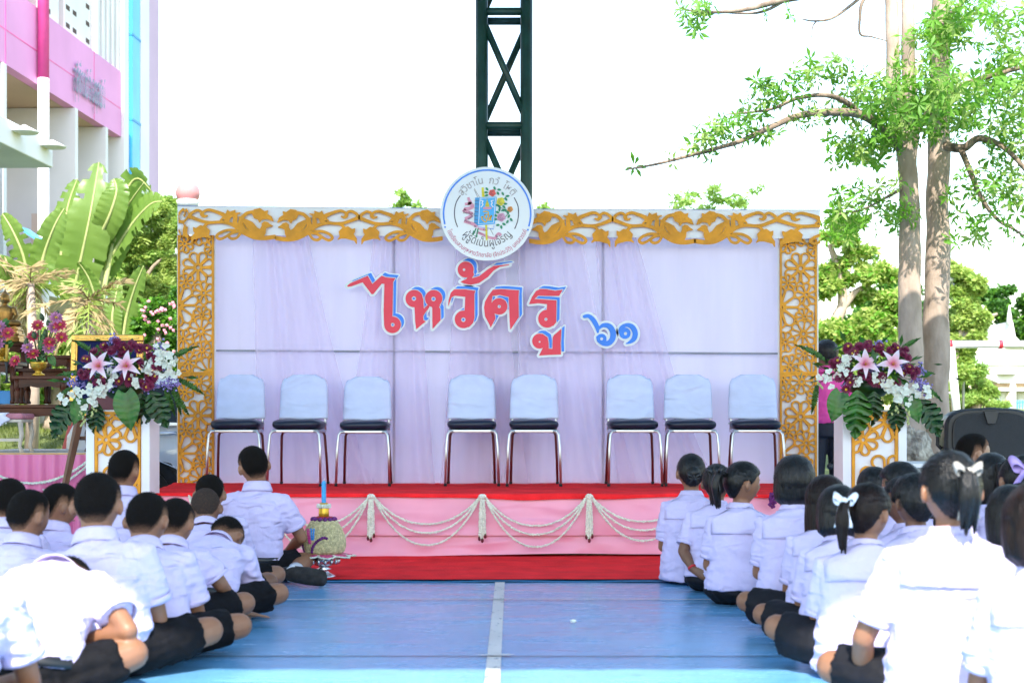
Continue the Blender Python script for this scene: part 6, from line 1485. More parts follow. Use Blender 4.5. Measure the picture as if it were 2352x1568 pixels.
def ribbon_strip(P, wv, name, m, parent, th=.003):
    vs = []
    for p in P: vs += [Vector(p) + wv, Vector(p) - wv]
    return MB().add(vs, [(2 * i, 2 * i + 1, 2 * i + 3, 2 * i + 2) for i in range(len(P) - 1)]).build(name, m, parent, True, thick=th)
def bow(parent, pos, Mh, k, m, s=1.0, tails=1.0):
    """bow seen from the back of the head"""
    def T(p): return pos + Mh @ (Vector(p) * k * s)
    w = Mh @ Vector((0, 0, .011 * k * s))
    for sx in (-1, 1):
        L = [T((sx * (.004 + .036 * math.sin(t)), -.006 - .012 * math.sin(2 * t) * .5, .012 * math.sin(t) + .010 * math.sin(2 * t))) for t in np.linspace(0, math.pi, 13)]
        ribbon_strip(L, Mh @ Vector((sx * .003, .006, .011)) * k * s, "bow_loop", m, parent)
        L = [T((sx * (.004 + .020 * t), -.008 - .006 * math.sin(t * 5), -.075 * tails * t)) for t in np.linspace(0, 1, 9)]
        ribbon_strip(L, Mh @ Vector((.009, 0, .002)) * k * s, "bow_tail", m, parent)
    MB().ball(T((0, -.008, .004)), .010 * k * s, 8, 6).build("bow_knot", m, parent, True)

def person(sp):
    g = random.Random(sp.get('seed', int(sp['u'] * 7 + sp['d'] * 13))); k = sp.get('k', .95); girl = sp['sex'] == 'g'; stand = sp.get('stand', False)
    lean, side = sp.get('lean', 10), sp.get('side', 0); d = sp['d']; vox = sp.get('vox', .0105 if d > 6.2 else .009)
    e = empty("person", (X_(sp['u'], d), d, 0), R(sp.get('yaw', 0)), sp['label'], "person", sp.get('group'))
    sk = SKIN[sp.get('skin', 'tan')]
    z0 = .90 * k if stand else .095 * k
    hy, hp, hr = sp.get('head', (0, lean * .5, 0))
    Mh = Matrix.Rotation(R(hy), 3, 'Z') @ Matrix.Rotation(R(-hp), 3, 'X') @ Matrix.Rotation(R(hr), 3, 'Y')
    nd = (vdir(lean * 1.0 + hp * .3, side) * .6 + Mh @ Vector((0, .25, 1)) * .4).normalized()
    P0 = Vector((0, 0, z0))
    def chain(q):
        a = P0 + vdir(lean * .35, side * .5) * .15 * k * q; b_ = a + vdir(lean * .85, side) * .17 * k * q; c_ = b_ + vdir(lean * 1.15, side) * .145 * k * (q * .6 + .4)
        return a, b_, c_, c_ + nd * (.050 if not girl else .046) * k + Mh @ Vector((0, .012, 1)) * .086 * k
    q = 1.0
    if sp.get('top'):
        lo_, hi_ = .55, 1.25; zt = Z_(sp['top'], d); ext = k * math.sqrt((.112 * math.cos(R(hp))) ** 2 + (.097 * math.sin(R(hp))) ** 2) + .012
        for _ in range(24):
            q = (lo_ + hi_) / 2
            if chain(q)[3].z + ext > zt: hi_ = q
            else: lo_ = q
    P1, P2, P3, HC = chain(q)
    rt = Vector((math.cos(R(side)), 0, -math.sin(R(side)))); up3 = (P3 - P2).normalized(); fw = up3.cross(rt) * -1; fw = rt.cross(up3) * -1
    fwd = Vector((0, 1, 0)); fwd = (fwd - up3 * fwd.dot(up3)).normalized()
    sw = sp.get('sw', .168 if not girl else .152) * k * (.93 if not girl else .90)
    SH = {s: P3 - up3 * (.072 if not girl else .082) * k + rt * s * sw for s in (-1, 1)}
    arms = sp.get('arms', {}); EL = {}; HD = {}
    for s in (-1, 1):
        a = arms.get(s)
        if a: EL[s] = Vector(a[0]) * k; HD[s] = Vector(a[1]) * k
        elif stand: EL[s] = SH[s] + Vector((s * .05, -.02, -.27)) * k; HD[s] = EL[s] + Vector((s * .01, .07, -.24)) * k
        else:
            EL[s] = SH[s] + Vector((s * (.045 if not girl else .030), .05 + .06 * math.sin(R(lean)), -.25)) * k; HD[s] = Vector((s * .05, .26 + .1 * math.sin(R(lean)), .17)) * k
    # ---- body skin
    b = MB()
    b.tube([P0 - Vector((0, 0, .03 * k)), P0, P1, P2, P3 - up3 * .06 * k, P3 - up3 * .02 * k, P3 + nd * .02 * k], [(.12 * k, .09 * k), (.14 * k, .10 * k), (.12 * k, .085 * k), (.14 * k, .085 * k), (.135 * k, .07 * k), (.075 * k, .055 * k), (.05 * k, .05 * k)], 16)
    nr = (.057 if not girl else .046) * k
    b.tube([P3 - up3 * .03 * k, P3 + nd * .04 * k, HC + Mh @ Vector((0, -.012, -.03)) * k], [(nr * 1.15, nr * 1.15), (nr, nr), (nr, nr * 1.05)], 12)
    hg = head_grid(lambda x, y, z: HC + Mh @ head_pt(x, y, z, k)); b.add(hg.v, hg.f)
    for s in (-1, 1):
        b.ball(HC + Mh @ Vector((s * .085, -.008, -.008)) * k, (.0115 * k, .023 * k, .033 * k), 10, 8, rot=Mh @ Matrix.Rotation(R(s * 32), 3, 'Z') @ Matrix.Rotation(R(-10), 3, 'X'))
        b.tube([SH[s] - rt * s * .03 * k, SH[s], SH[s].lerp(EL[s], .5), EL[s]], [.045 * k, .044 * k, .040 * k, .035 * k], 12, round_=True)
        mid = EL[s].lerp(HD[s], .35); b.tube([EL[s], mid, EL[s].lerp(HD[s], .97)], [.034 * k, .035 * k, .022 * k], 12, round_=True)
        dr = (HD[s] - EL[s]).normalized(); nn = Vector((s * .3, .2, 1)) if not stand else Vector((s, 0, 0)); hs = sp.get('hands', {}).get(s)
        if hs: dr = Vector(hs[0]); nn = Vector(hs[1])
        add_hand(b, HD[s], dr, nn, k, sp.get('curl', .45) if not hs else hs[2])
    if sp.get('bracelet'):
        s, bm_ = sp['bracelet']; dr = (HD[s] - EL[s]).normalized(); c0 = EL[s].lerp(HD[s], .93); MB().tube([c0 - dr * .006 * k, c0 + dr * .006 * k], .0285 * k, 14).build("bracelet", bm_, e, True)
    # ---- legs
    hip = {s: P0 + Vector((s * .085, .01, .0)) * k for s in (-1, 1)}; KN = {}; AN = {}; TO = {}
    lg = sp.get('legs', {})
    for s in (-1, 1):
        q = lg.get(s)
        if stand: KN[s] = Vector((s * .10, .02, .47)) * k; AN[s] = Vector((s * .10, -.01, .07)) * k; TO[s] = AN[s] + Vector((s * .02, .17, -.04)) * k
        elif q: KN[s] = Vector(q[0]) * k; AN[s] = Vector(q[1]) * k; TO[s] = Vector(q[2]) * k
        else: KN[s] = Vector((s * g.uniform(.29, .34), g.uniform(.16, .24), g.uniform(.11, .15))) * k; AN[s] = Vector((-s * .02, .30 + .05 * s, .06)) * k; TO[s] = Vector((-s * .15, .26 + .05 * s, .05)) * k
        b.tube([hip[s], hip[s].lerp(KN[s], .5), KN[s]], [.072 * k, .068 * k, .056 * k], 12, round_=True)
        b.tube([KN[s], KN[s].lerp(AN[s], .35), AN[s]], [.054 * k, .052 * k, .034 * k], 12, round_=True)
        fs_ = .6 if sp.get('feet') or stand else 1
        b.tube([AN[s], AN[s].lerp(TO[s], fs_)], [(.036 * k * fs_, .034 * k * fs_), (.04 * k * fs_, .022 * k * fs_)], 10, round_=True)
    body = remesh_part(b, "body", sk, e, min(vox, .0078), 2)
    # ---- shirt
    tuck = not girl
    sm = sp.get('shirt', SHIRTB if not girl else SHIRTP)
    s_ = MB(); gsc = sp.get('bulk', 1.0)
    up0 = (P1 - P0).normalized()
    hem = P0 + up0 * .03 * k if tuck else Vector((0, .0, sp.get('hem', .02) * k if not stand else z0 - .05 * k))
    W_ = (lambda a, c: (a * k * gsc, c * k * gsc))
    rings = [(hem, W_(.160, .125) if tuck else W_(.198, .172)), (P0 + up0 * .075 * k, W_(.176, .140) if tuck else W_(.188, .155)), (P1, W_(.168, .130)), (P1.lerp(P2, .5), W_(.172, .128)), (P2, W_(.176, .124)), (P2.lerp(P3, .34), W_(.172, .114)), (P2.lerp(P3, .60), W_(.145 if not girl else .132, .098)), (P2.lerp(P3, .82), W_(.102 if not girl else .095, .082)), (P3 + up3 * .0 * k, W_(.066, .062))]
    s_.tube([r[0] for r in rings], [r[1] for r in rings], 22, ref=rt)
    slv = sp.get('sleeve', .68 if not girl else .80)
    for s in (-1, 1):
        A = SH[s] - rt * s * .05 * k; Bp = SH[s].lerp(EL[s], slv); flare = (EL[s] - SH[s]).normalized()
        if girl: s_.tube([A, SH[s] + rt * s * .004, SH[s].lerp(EL[s], slv * .5), SH[s].lerp(EL[s], slv * .85), Bp], [.054 * k, .056 * k, .060 * k, .062 * k, .052 * k], 14)
        else:
            s_.tube([A, SH[s], SH[s].lerp(EL[s], slv * .5), Bp], [.060 * k, .060 * k, (.063 * k, .063 * k), (.067 * k, .064 * k)], 14)
            if not stand: MB().tube([SH[s].lerp(EL[s], slv - .085), Bp + flare * .004 * k], [.0665 * k, .0675 * k], 18, cap=False).build("sleeve_hem", sm, e, True, thick=.004)
        if girl and not stand:
            ca = SH[s].lerp(EL[s], slv - .07); MB().tube([ca, Bp + flare * .004 * k], .0555 * k, 16, cap=False).build("cuff", sm, e, True, thick=.005)
    amp = sp.get('wr', 1.0); sd = g.uniform(0, 50)
    def wrinkle(o, low=P0.z, kk=k):
        me = o.data; n = len(me.vertices); co = np.empty(n * 3); me.vertices.foreach_get("co", co); co = co.reshape(-1, 3); nr_ = np.empty(n * 3); me.vertices.foreach_get("normal", nr_); nr_ = nr_.reshape(-1, 3); dsp = np.empty(n); N_ = noise.noise
        for i in range(n):
            x, y, z = co[i]; wl = 1 - sstep(.05, .35, (z - low) / kk); wa = N_((x * 3 + sd, y * 3, z * 3)) * .5; f1 = 1 - 2.4 * abs(N_((x * 6 + z * 9 + sd, y * 6, z * 13 - x * 9 + wa * 4))); f2 = 1 - 2.4 * abs(N_((x * 7 - z * 12 + sd, y * 7 + 4, z * 15 + x * 10 + wa * 4))); f3 = N_((x * 5, y * 5 + sd, z * 30 + wa * 6)); f4 = 1 - 2 * abs(N_((x * 24 + sd + wa * 3, y * 24, z * 7 - abs(x) * 10)))
            dsp[i] = (.0030 * max(0, f1) ** 2 + .0028 * max(0, f2) ** 2) * (.4 + 1.2 * abs(wa) * 2) + .0036 * f3 * (wl * .8 + .2) + .0013 * f4 - .002
        co += nr_ * (dsp * amp * 2.0)[:, None]; me.vertices.foreach_set("co", co.ravel()); me.update()
    def post_shirt(o):
        wrinkle(o)
        if not girl and not stand:
            bv = BVHTree.FromPolygons([v.co[:] for v in o.data.vertices], [p.vertices[:] for p in o.data.polygons]); bck = -fwd; pts = []
            for i in range(25):
                x = (i / 24 * 2 - 1) * .165 * k; q = P3 - up3 * (.095 - .012 * (1 - (x / (.165 * k)) ** 2)) * k + rt * x; h = bv.ray_cast(q + bck * .5, -bck)
                if h[0] is not None: pts.append(h[0] + bck * .0008)
            if len(pts) > 6: MB().tube(pts, .0019, 5).build("yoke_seam", sm, e, True)
        if girl and sp.get('collar', True):
            bv = BVHTree.FromPolygons([v.co[:] for v in o.data.vertices], [p.vertices[:] for p in o.data.polygons]); nx, nz = 19, 11; vs = []; bck = -fwd
            for j in range(nz):
                for i in range(nx):
                    cw = .168 * gsc ** .5; xn = (i / (nx - 1) * 2 - 1); x = xn * cw * k; tz = .010 - .085 * abs(xn) ** 1.3; q = P3 + up3 * lerp(tz, -.158, j / (nz - 1)) * k + rt * x; h = bv.ray_cast(q + bck * .5, -bck)
                    p = h[0] if h[0] is not None and (h[0] - q).dot(bck) > -.03 * k else bv.find_nearest(q + bck * .08 * k)[0]; vs.append(p + bck * (.006 + .003 * j / nz) + up3 * .002)
            MB().add(vs, [(j * nx + i, j * nx + i + 1, (j + 1) * nx + i + 1, (j + 1) * nx + i) for j in range(nz - 1) for i in range(nx - 1)]).build("sailor_collar", sm, e, True, thick=.006)
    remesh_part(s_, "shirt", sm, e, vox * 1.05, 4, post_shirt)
    # ---- collar band
    c = MB(); pr = [(.054, -.012), (.059, .036), (.064, .043), (.071, .034), (.086, -.014)] if not girl else [(.05, -.01), (.054, .016), (.060, .018), (.075, -.012)]
    ax = (nd * .5 + up3 * .5).normalized(); ax2 = (rt - ax * rt.dot(ax)).normalized(); ay = ax.cross(ax2)
    base = P3 + up3 * .002 * k
    def cf(a, bb):
        t = bb * (len(pr) - 1); i = min(int(t), len(pr) - 2); f = t - i; r = lerp(pr[i][0], pr[i + 1][0], f); z = lerp(pr[i][1], pr[i + 1][1], f); an = a * 2 * math.pi
        gap = 1 - .25 * max(0, math.sin(an)) ** 6
        return base + (ax2 * math.cos(an) * r * 1.05 + ay * math.sin(an) * r * .98 + ax * z * gap) * k
    c.grid(37, 13, cf).build("collar", sm, e, True, thick=.004)
    # ---- trousers or skirt
    lo = MB()
    if stand:
        lo.tube([P0 - Vector((0, 0, .08 * k)), P0, P0 + up0 * .08 * k], [(.15 * k, .12 * k), (.165 * k, .125 * k), (.155 * k, .12 * k)], 18)
        for s in (-1, 1): lo.tube([hip[s], KN[s], AN[s] - Vector((0, 0, .04 * k))], [.098 * k, .078 * k, .066 * k], 14)
        remesh_part(lo, "trousers", TROU, e, .011, 3)
    elif girl:
        lo.ball(P0 + Vector((0, .02, -.005)) * k, ((.165 if not sp.get('hem') else .2) * k, (.15 if not sp.get('hem') else .18) * k, .085 * k), 18, 10)
        for s in (-1, 1):
            lo.tube([hip[s], hip[s].lerp(KN[s], .5), hip[s].lerp(KN[s], .93)], [.105 * k, (.098 * k, .09 * k), .082 * k], 14, round_=False); lo.tube([hip[s] + Vector((0, .05, -.03)) * k, KN[s].lerp(hip[s], .2) + Vector((0, .02, -.05)) * k], [(.09 * k, .06 * k), (.08 * k, .05 * k)], 12, round_=True)
        lo.tube([KN[-1].lerp(hip[-1], .3), Vector((0, .2, .09)) * k, KN[1].lerp(hip[1], .3)], [.07 * k, .08 * k, .07 * k], 12)
        remesh_part(lo, "skirt", SKIRT, e, .0115, 4, lambda o: wrinkle(o, 0))
    else:
        lo.ball(P0 + Vector((0, 0, -.01)) * k, (.165 * k, .14 * k, .088 * k), 18, 10); lo.tube([P0, P0 + up0 * .055 * k], [(.16 * k, .128 * k), (.152 * k, .12 * k)], 18)
        for s in (-1, 1): lo.tube([hip[s], hip[s].lerp(KN[s], .45), hip[s].lerp(KN[s], .84)], [.092 * k, .086 * k, .080 * k], 14)
        remesh_part(lo, "shorts", SHORT, e, .0105, 3, lambda o: wrinkle(o, 0))
        bt = MB(); BC = P0 + up0 * .048 * k
        a1 = rt; a2 = up0.cross(rt)
        bt.grid(33, 3, lambda a, bb: BC + (a1 * math.cos(a * 2 * math.pi) * .164 + a2 * math.sin(a * 2 * math.pi) * .131) * k + up0 * (bb - .5) * .034 * k).build("belt", BELT, e, True, thick=.006)
    if stand or sp.get('feet'):
        for s in (-1, 1):
            dr = (AN[s] - KN[s]).normalized()
            if not stand: MB().tube([AN[s] - dr * .07 * k, AN[s] - dr * .02 * k, AN[s] + dr * .012 * k], [.050 * k, .048 * k, .050 * k], 14).build("sock", SOCK, e, True)
            f = MB().tube([AN[s] - (TO[s] - AN[s]) * .28, AN[s], AN[s].lerp(TO[s], .5), TO[s]], [(.036 * k, .036 * k), (.048 * k, .044 * k), (.052 * k, .036 * k), (.046 * k, .026 * k)], 14, round_=True, ref=Vector((0, 0, 1))).build("foot_cover", SHOE if not stand else BLACK, e, True)
    # ---- face
    for s in (-1, 1):
        c0 = HC + Mh @ Vector((s * .031, .0775, .001)) * k
        ey = MB().ball(c0, (.013 * k, .010 * k, .0062 * k), 10, 6, rot=Mh).build("eye", EYEW, e, True); MB().ball(c0 + Mh @ Vector((0, .0072, 0)) * k, (.0056 * k, .004 * k, .0056 * k), 8, 6, rot=Mh).build("iris", EYED, ey, True)
        MB().tube([HC + Mh @ Vector((s * a, y_, z_)) * k for a, y_, z_ in ((.015, .0905, .021), (.030, .088, .025), (.047, .076, .020))], [.0022 * k, .003 * k, .0015 * k], 6).build("eyebrow", EYED, e, True)
    MB().tube([HC + Mh @ Vector((a, y_, -.0635)) * k for a, y_ in ((-.021, .0815), (-.008, .0905), (.008, .0905), (.021, .0815))], [.002 * k, .0045 * k, .0045 * k, .002 * k], 8).build("mouth", LIPM, e, True)
    # ---- hair
    hs = sp.get('hair', 'crop'); hm = sp.get('hm', HAIRB); rs = g.uniform(0, 30)
    if hs in ('crop', 'shave', 'thick'):
        dens = []
        def hf(x, y, z):
            zl = hairline(y); m = sstep(zl - .08, zl + .04, z); dens.append(sstep(zl - .02, zl + (.72 if hs == 'crop' else .2), z) * (1 if hs != 'shave' else .62))
            th = {'crop': .0085, 'shave': .004, 'thick': .024}[hs]; nz = noise.noise(Vector((x * 9 + rs, y * 9, z * 9))) * (.0012 if hs != 'thick' else .006) + noise.noise(Vector((x * 30, y * 30 + rs, z * 30))) * .0009
            return HC + Mh @ head_pt(x, y, z, k, lerp(-.006, (th * (.55 + .45 * sstep(-.1, .5, z)) if hs != 'crop' else lerp(.0025, th, sstep(zl, zl + .55, z))) + .003 * max(0, z) + nz, m) or 1e-6)
        hmsh = head_grid(hf, 34, 48)
        if hs == 'crop':
            for _ in range(5200):
                x, y, z = g.gauss(0, 1), g.gauss(0, 1), g.gauss(0, 1); l = math.sqrt(x * x + y * y + z * z); x, y, z = x / l, y / l, z / l; zl = hairline(y); dd = sstep(zl - .02, zl + .5, z)
                if g.random() > dd * 1.1: continue
                th = lerp(.002, .0085, sstep(zl, zl + .55, z)); a = HC + Mh @ head_pt(x, y, z, k, th * .5); b2 = HC + Mh @ head_pt(x + g.gauss(0, .02), y + g.gauss(0, .02), z + g.gauss(0, .02), k, th + .0015 + .0045 * dd + g.random() * .002); sd2 = (b2 - a).cross(Vector((g.gauss(0, 1), g.gauss(0, 1), g.gauss(0, 1)))).normalized() * .0011 * k
                hmsh.add([a - sd2, a + sd2, b2], [(0, 1, 2)]); dens += [.9, .9, .9]
        o = hmsh.build("hair", {'crop': CROP, 'shave': SHAVE, 'thick': HAIRB}[hs], e, True)
        at = o.data.attributes.new("dens", 'FLOAT', 'POINT'); at.data.foreach_set("value", dens[:len(o.data.vertices)])
    else:
        def hf(x, y, z):
            zl = hairline(y) - (.02 if hs != 'bob' else .0); m = sstep(zl - .07, zl + .09, z); th = {'pony': .013, 'bun': .012, 'bob': .024, 'long': .024, 'curly': .020, 'half': .018}[hs]
            nz = noise.noise(Vector((x * 3 + rs, y * 3, z * 3))) * .004 + (noise.noise(Vector((x * 14, y * 14 + rs, z * 14))) * .007 if hs == 'curly' else .0005 * math.sin(math.atan2(x, -y + .3) * 46 + 4 * z))
            return HC + Mh @ head_pt(x, y, z, k, lerp(-.008, th + nz, m) or 1e-6)
        hb = head_grid(hf, 34, 64)
        if hs in ('bob', 'long', 'half'):
            bot = {'bob': -.125, 'long': -.24, 'half': -.20}[hs]; na, nz = 49, 16
            for lay in range(2):
                def sf(a, t, lay=lay):
                    an = R(lerp(-118, 118, a)); z = lerp(.035, bot * (1 - .10 * abs(a * 2 - 1) ** 2) + .010 * noise.noise(Vector((a * 14, rs, lay))), t); rx = .098 - .012 * t * t - .006 * lay + .010 * math.sin(math.pi * t * .8); ry = .116 - .030 * t * t - .006 * lay
                    tk = .0010 * math.sin(a * 120) + .004 * noise.noise(Vector((a * 20, t * 2, rs))); rx += tk; ry += tk
                    if t > .82: rx -= .03 * (t - .82) / .18; ry -= .03 * (t - .82) / .18
                    return HC + Mh @ Vector((math.sin(an) * rx, -math.cos(an) * ry, z)) * k
                hb.grid(na, nz, sf)
        pdir = Vector(sp.get('pony', (0, -.112, .04))); pdir = Vector((pdir.x / .079, pdir.y / .097, pdir.z / .112)).normalized()
        for _ in range(1500):
            p = Vector((g.gauss(0, 1), g.gauss(0, 1), g.gauss(0, 1))).normalized(); zl = hairline(p.y)
            if p.z < zl + .02: continue
            th = {'pony': .014, 'bun': .013, 'bob': .025, 'long': .025, 'curly': .021, 'half': .019}[hs]
            tgt = pdir if hs in ('pony', 'bun') else Vector((p.x * 1.2, p.y * 1.2, -.8)).normalized(); P = []; ln = g.uniform(.12, .34)
            for i in range(4): q2 = p.lerp(tgt, ln * i / 3).normalized(); P.append(HC + Mh @ head_pt(q2.x, q2.y, q2.z, k, th + .0008 + g.uniform(0, .0025) * (i > 1)))
            sd2 = (P[3] - P[0]).cross(P[0] - HC).normalized() * .0009 * k
            hb.add([P[0] - sd2, P[0] + sd2, P[1] + sd2, P[1] - sd2, P[2] + sd2, P[2] - sd2, P[3]], [(0, 1, 2, 3), (3, 2, 4, 5), (5, 4, 6)])
        o = hb.build("hair", hm, e, True, thick=0)
        if hs in ('pony', 'half', 'bun'):
            pb = sp.get('pony', (0, -.112, .04)); sc2 = sp.get('ponys', 1.0)
            Bq = HC + Mh @ Vector(pb) * k
            if hs == 'bun':
                bb = MB().ball(Bq + Mh @ Vector((0, -.005, -.005)) * k, (.044 * k, .034 * k, .040 * k), 18, 12, rot=Mh)
                bb.v = [tuple(Vector(p) + (Vector(p) - Bq) * .10 * noise.noise(Vector(p) * 40)) for p in bb.v]; bb.build("hair_bun", hm, e, True)
            else:
                t = MB(); off = Mh @ Vector((sp.get('ponyx', 0), 0, 0))
                for _q in range(14):
                    jx = g.gauss(0, .0065) * k; jy = g.gauss(0, .005) * k
                    P = [Bq + Vector((0, 0, 0)), Bq + Mh @ Vector((0, -.03, .008)) * k + Vector((jx * .5, jy, 0)), Bq + Mh @ Vector((0, -.05, -.045)) * k * 1 + Vector((jx, jy, 0)) + off * .4, Bq + Mh @ Vector((0, -.045, -.11 * sc2)) * k + Vector((jx * 1.2, jy, 0)) + off * .8, Bq + Mh @ Vector((0, -.032, -(.16 + g.uniform(0, .035)) * sc2)) * k + Vector((jx * 1.4, jy, 0)) + off]
                    t.tube([Vector(p) for p in catmull([tuple(p) for p in P], 4)], [lerp(.016, .019, min(1, i / 6)) * k * (1 if i < 10 else 1 - (i - 10) / 6.5 * .92) for i in range(17)], 8)
                t.build("ponytail", hm, e, True)
            if sp.get('ribbon'): bow(e, Bq + Mh @ Vector((0, -.035 if hs != 'bun' else -.03, .012 if hs != 'bun' else -.03)) * k, Mh @ Matrix.Rotation(R(sp.get('bowroll', 0)), 3, 'Y'), k, sp['ribbon'], sp.get('bows', 1.0), sp.get('tails', 1.0))
    return e

BG = "boys seated in rows on the floor"; GG = "girls seated in rows on the floor"
def boy(u, d, label, **kw): return person(dict(u=u, d=d, sex='b', label=label, group=BG, **kw))
def girl(u, d, label, **kw): return person(dict(u=u, d=d, sex='g', label=label, group=GG, **kw))
# boys on the left, front row to back row
boy(583, 8.75, "boy sitting upright in front by the offering, head tilted, dark sole showing", top=1022, k=1.03, lean=4, side=2, head=(28, 4, -10), skin='tan', feet=True, legs={1: ((.27, .12, .12), (.27, -.13, .07), (.46, -.20, .055)), -1: ((-.3, .2, .12), (-.05, .12, .06), (.1, .1, .05))}, yaw=-6, arms={1: ((.26, .10, .26), (.12, .30, .16))}, wr=1.2)
boy(492, 8.05, "boy with dark cropped hair slouching just behind the upright front boy", top=1090, k=.97, lean=24, side=-9, head=(10, 20, 0), feet=True, legs={1: ((.33, .16, .11), (.20, -.10, .06), (.02, -.16, .05))})
boy(466, 7.5, "boy with shaved greyish head bent forward", top=1122, k=.95, lean=33, side=-4, head=(12, 32, 0), hair='shave', skin='deep')
boy(468, 6.95, "boy bowing deeply so only his dark crown shows above his collar", top=1195, k=.96, lean=52, side=3, head=(-10, 74, 0), skin='tan', wr=1.2, legs={1: ((.34, .20, .13), (.10, .34, .06), (-.1, .3, .05))})
boy(385, 6.45, "boy resting his outstretched right hand on the blue floor", top=1147, k=.97, lean=28, side=-3, head=(-8, 26, 0), arms={1: ((.22, .12, .24), (.26, .34, .075))}, bracelet=(1, RIBS), hands={1: ((.85, .35, -.12), (0, .1, 1), .12)}, skin='tan')
boy(340, 5.85, "broad-backed boy with round cropped head beside the tallest-looking boy", top=1133, k=.99, lean=24, side=-9, head=(-6, 22, 0), sw=.178, bulk=1.04)
boy(236, 5.45, "boy with thick cropped hair, shirt back half in sunlight, near the aisle", top=1085, k=1.03, lean=12, side=-7, head=(3, 10, 0), sw=.18, bulk=1.06, wr=1.1)
boy(66, 4.8, "sunlit boy bent so far forward that his head is hidden", k=1.02, lean=58, side=-2, head=(0, 108, 0), sw=.175, bulk=1.0, wr=1.4, arms={1: ((.29, .12, .25), (.08, .22, .19))}, legs={1: ((.30, .13, .17), (.02, .3, .06), (-.1, .3, .05))})
boy(-158, 4.05, "sunlit boy cut off by the picture's left edge", k=.98, lean=34, head=(20, 40, 0))
boy(2, 6.7, "boy whose dark crown shows behind the others at the far left", top=1098, k=.93, lean=16, head=(0, 8, 0))
boy(28, 6.05, "boy at the far left turning his face slightly to the right", top=1125, k=.94, lean=20, side=2, head=(-28, 12, 0))
boy(112, 7.0, "boy in the shade facing right, ear and cheek visible", top=1109, k=.93, lean=18, head=(-52, 10, 0))
boy(278, 8.35, "boy with cropped hair in front of the left pedestal", top=1032, k=1.0, lean=6, side=0, head=(-14, 6, 0))
# girls on the right, front row to back row
girl(1586, 8.75, "girl with hair bun and black bow in the front row", top=1040, k=.97, lean=3, side=1, head=(0, 4, 0), hair='bun', ribbon=RIBK, bows=1.0, tails=.5, pony=(0, -.115, .0), legs={-1: ((.02, .30, .09), (.26, .16, .05), (.36, .06, .05)), 1: ((.36, .18, .10), (.34, -.08, .05), (.42, -.16, .04))})
girl(1643, 8.3, "girl leaning behind the bun girl with hands clasped behind her hip", top=1064, k=.93, lean=8, side=2, head=(-15, 8, 0), hair='pony', ribbon=RIBK, bracelet=(-1, mat('red_cord', (.6, .02, .03), .6)), hem=.09, arms={-1: ((-.20, -.02, .25), (-.15, -.10, .15))}, hands={-1: ((.55, -.25, -.25), (-.2, -1, .2), .6)}, skin='deep', legs={-1: ((.02, .30, .09), (.26, .16, .05), (.36, .06, .05)), 1: ((.36, .18, .10), (.34, -.08, .05), (.42, -.16, .04))})
girl(1700, 7.7, "smiling girl in profile with black-ribboned ponytail", top=1058, hem=.085, k=.96, lean=6, side=1, head=(-72, 4, 0), hair='pony', ribbon=RIBK, bows=1.2, tails=1.2, skin='tan', legs={-1: ((.02, .30, .09), (.26, .16, .05), (.36, .06, .05)), 1: ((.36, .18, .10), (.34, -.08, .05), (.42, -.16, .04))})
girl(1822, 7.1, "girl with short straight black bob facing the stage", top=1048, k=.99, lean=5, side=2, head=(-4, 4, 0), hair='bob', legs={-1: ((.02, .30, .09), (.26, .16, .05), (.36, .06, .05)), 1: ((.36, .18, .10), (.34, -.08, .05), (.42, -.16, .04))})
girl(1888, 6.6, "girl with long reddish-black hair over her shoulders", top=1094, k=.92, lean=8, side=4, head=(-20, 8, 0), hair='long', hm=HAIRR)
girl(1925, 6.1, "girl half hidden behind the white-ribboned ponytail", top=1118, k=.91, lean=10, side=3, head=(-10, 14, 0), hair='bob')
girl(1988, 5.5, "girl with brown ponytail tied with a white ribbon, arm bent at her side", top=1109, k=.95, lean=10, side=2, head=(-42, 8, 0), hair='pony', hm=HAIRR, ribbon=RIBW, bows=1.25, tails=1.1, pony=(-.02, -.115, .02), bulk=1.12, sw=.17, legs={-1: ((-.32, .18, .17), (.0, .3, .06), (.1, .3, .05))})
girl(2188, 4.72, "large sunlit girl with silvery satin bow on a low ponytail", top=1034, k=1.06, lean=2, side=0, head=(4, 2, 0), hair='pony', ribbon=RIBS, bows=1.05, tails=1.8, pony=(0, -.108, .045), bulk=1.13, sw=.185, ponys=.95, arms={-1: ((-.27, .02, .24), (-.24, .16, .06))})
girl(2408, 4.0, "girl cut off by the picture's right edge nearest the camera", k=.97, lean=8, head=(0, 8, 0), hair='bob', hm=HAIRR)
girl(2112, 5.95, "girl with curly hair just left of the satin bow", top=1089, k=.93, lean=8, head=(12, 6, 0), hair='curly', skin='deep')
girl(2090, 6.6, "girl in profile facing left beside the curly-haired girl", top=1093, k=.92, lean=8, head=(68, 4, 0), hair='pony', skin='deep')
girl(2078, 7.3, "girl with short dark hair looking left behind the profile girl", top=1063, k=.94, lean=6, head=(58, 4, 0), hair='bob')
girl(2014, 7.95, "girl whose short dark hair shows below the right pedestal's lattice", top=1074, k=.91, lean=8, head=(0, 6, 0), hair='bob')
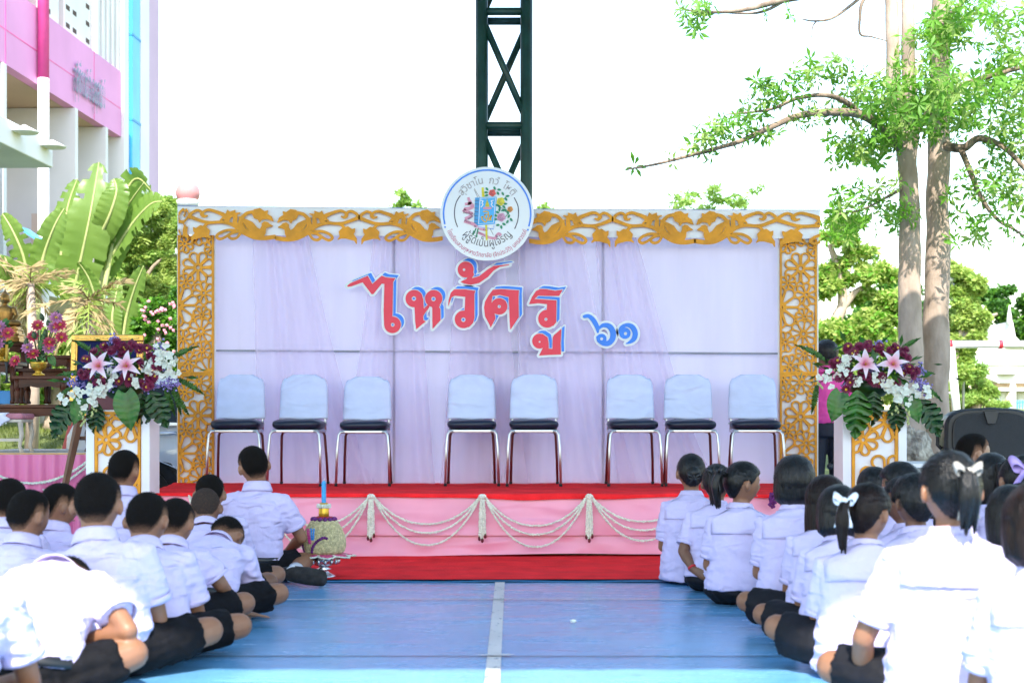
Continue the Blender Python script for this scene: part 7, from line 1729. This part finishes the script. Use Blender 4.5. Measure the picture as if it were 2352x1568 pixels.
girl(2335, 5.6, "girl with wavy black hair right of the satin-bow girl", top=1115, k=.91, lean=8, head=(8, 6, 0), hair='half', skin='deep')
girl(2345, 7.0, "girl with violet hair bow at the right edge", top=1046, k=.98, lean=5, head=(0, 4, 0), hair='bun', ribbon=RIBV, bows=2.0, tails=.5, pony=(0, -.09, .09))
girl(2284, 7.6, "girl with loose black hair in front of the loudspeaker", top=1040, k=.98, lean=5, head=(0, 4, 0), hair='half')
person(dict(u=2238, d=9.35, sex='b', k=1.10, lean=4, head=(-78, -2, 0), label="young man in profile raising a hand to his chin before the loudspeaker", skin='fair', hair='crop', shirt=BLACK, arms={1: ((.27, .05, .40), (.165, .07, .545))}, hands={1: ((-.1, .0, 1), (1, .2, .1), .6)}))
person(dict(u=1900, d=12.7, sex='b', stand=True, k=1.04, lean=2, yaw=0, head=(24, 4, 0), hair='thick', shirt=PINKS, sleeve=.98, label="man in pink shirt and dark trousers standing behind the right lattice column", skin='tan', sw=.175, arms={1: ((.235, -.06, 1.10), (.24, .0, .88))}, hands={1: ((.0, .1, -1), (1, -.2, 0), .6)}))
# things the people carry
_m = W(1926, 1040, 12.5); mc = empty("microphone", _m, 0, "black handheld microphone in the standing man's hand", "microphone")
MB().tube([(-.06, 0, -.09), (0, 0, 0), (.03, 0, .05)], [.016, .018, .014], 10).build("handle", BLACK, mc, True); MB().ball((-.075, 0, -.11), .027, 12, 8).build("mesh_head", mat("mic_mesh", (.05, .05, .055), .4, .3, 80, metal=.5), mc, True)
_w = W(1962, 993, 12.70); wt = empty("wristwatch", _w, 0, "black wristwatch on the standing man's arm", "watch"); MB().tube([(0, 0, -.014), (0, 0, .014)], .034, 16).build("strap", BLACK, wt, True); MB().tube([(0, -.032, 0), (0, -.042, 0)], .018, 14).build("dial", BLACK, wt, True)

# ---- resolve the remeshed parts in one go
dg = bpy.context.evaluated_depsgraph_get(); dg.update()
res = [(o, bpy.data.meshes.new_from_object(o.evaluated_get(dg)), post) for o, post in PENDING]
for o, me, post in res:
    old = o.data; o.modifiers.clear(); o.data = me
    if post: post(o)
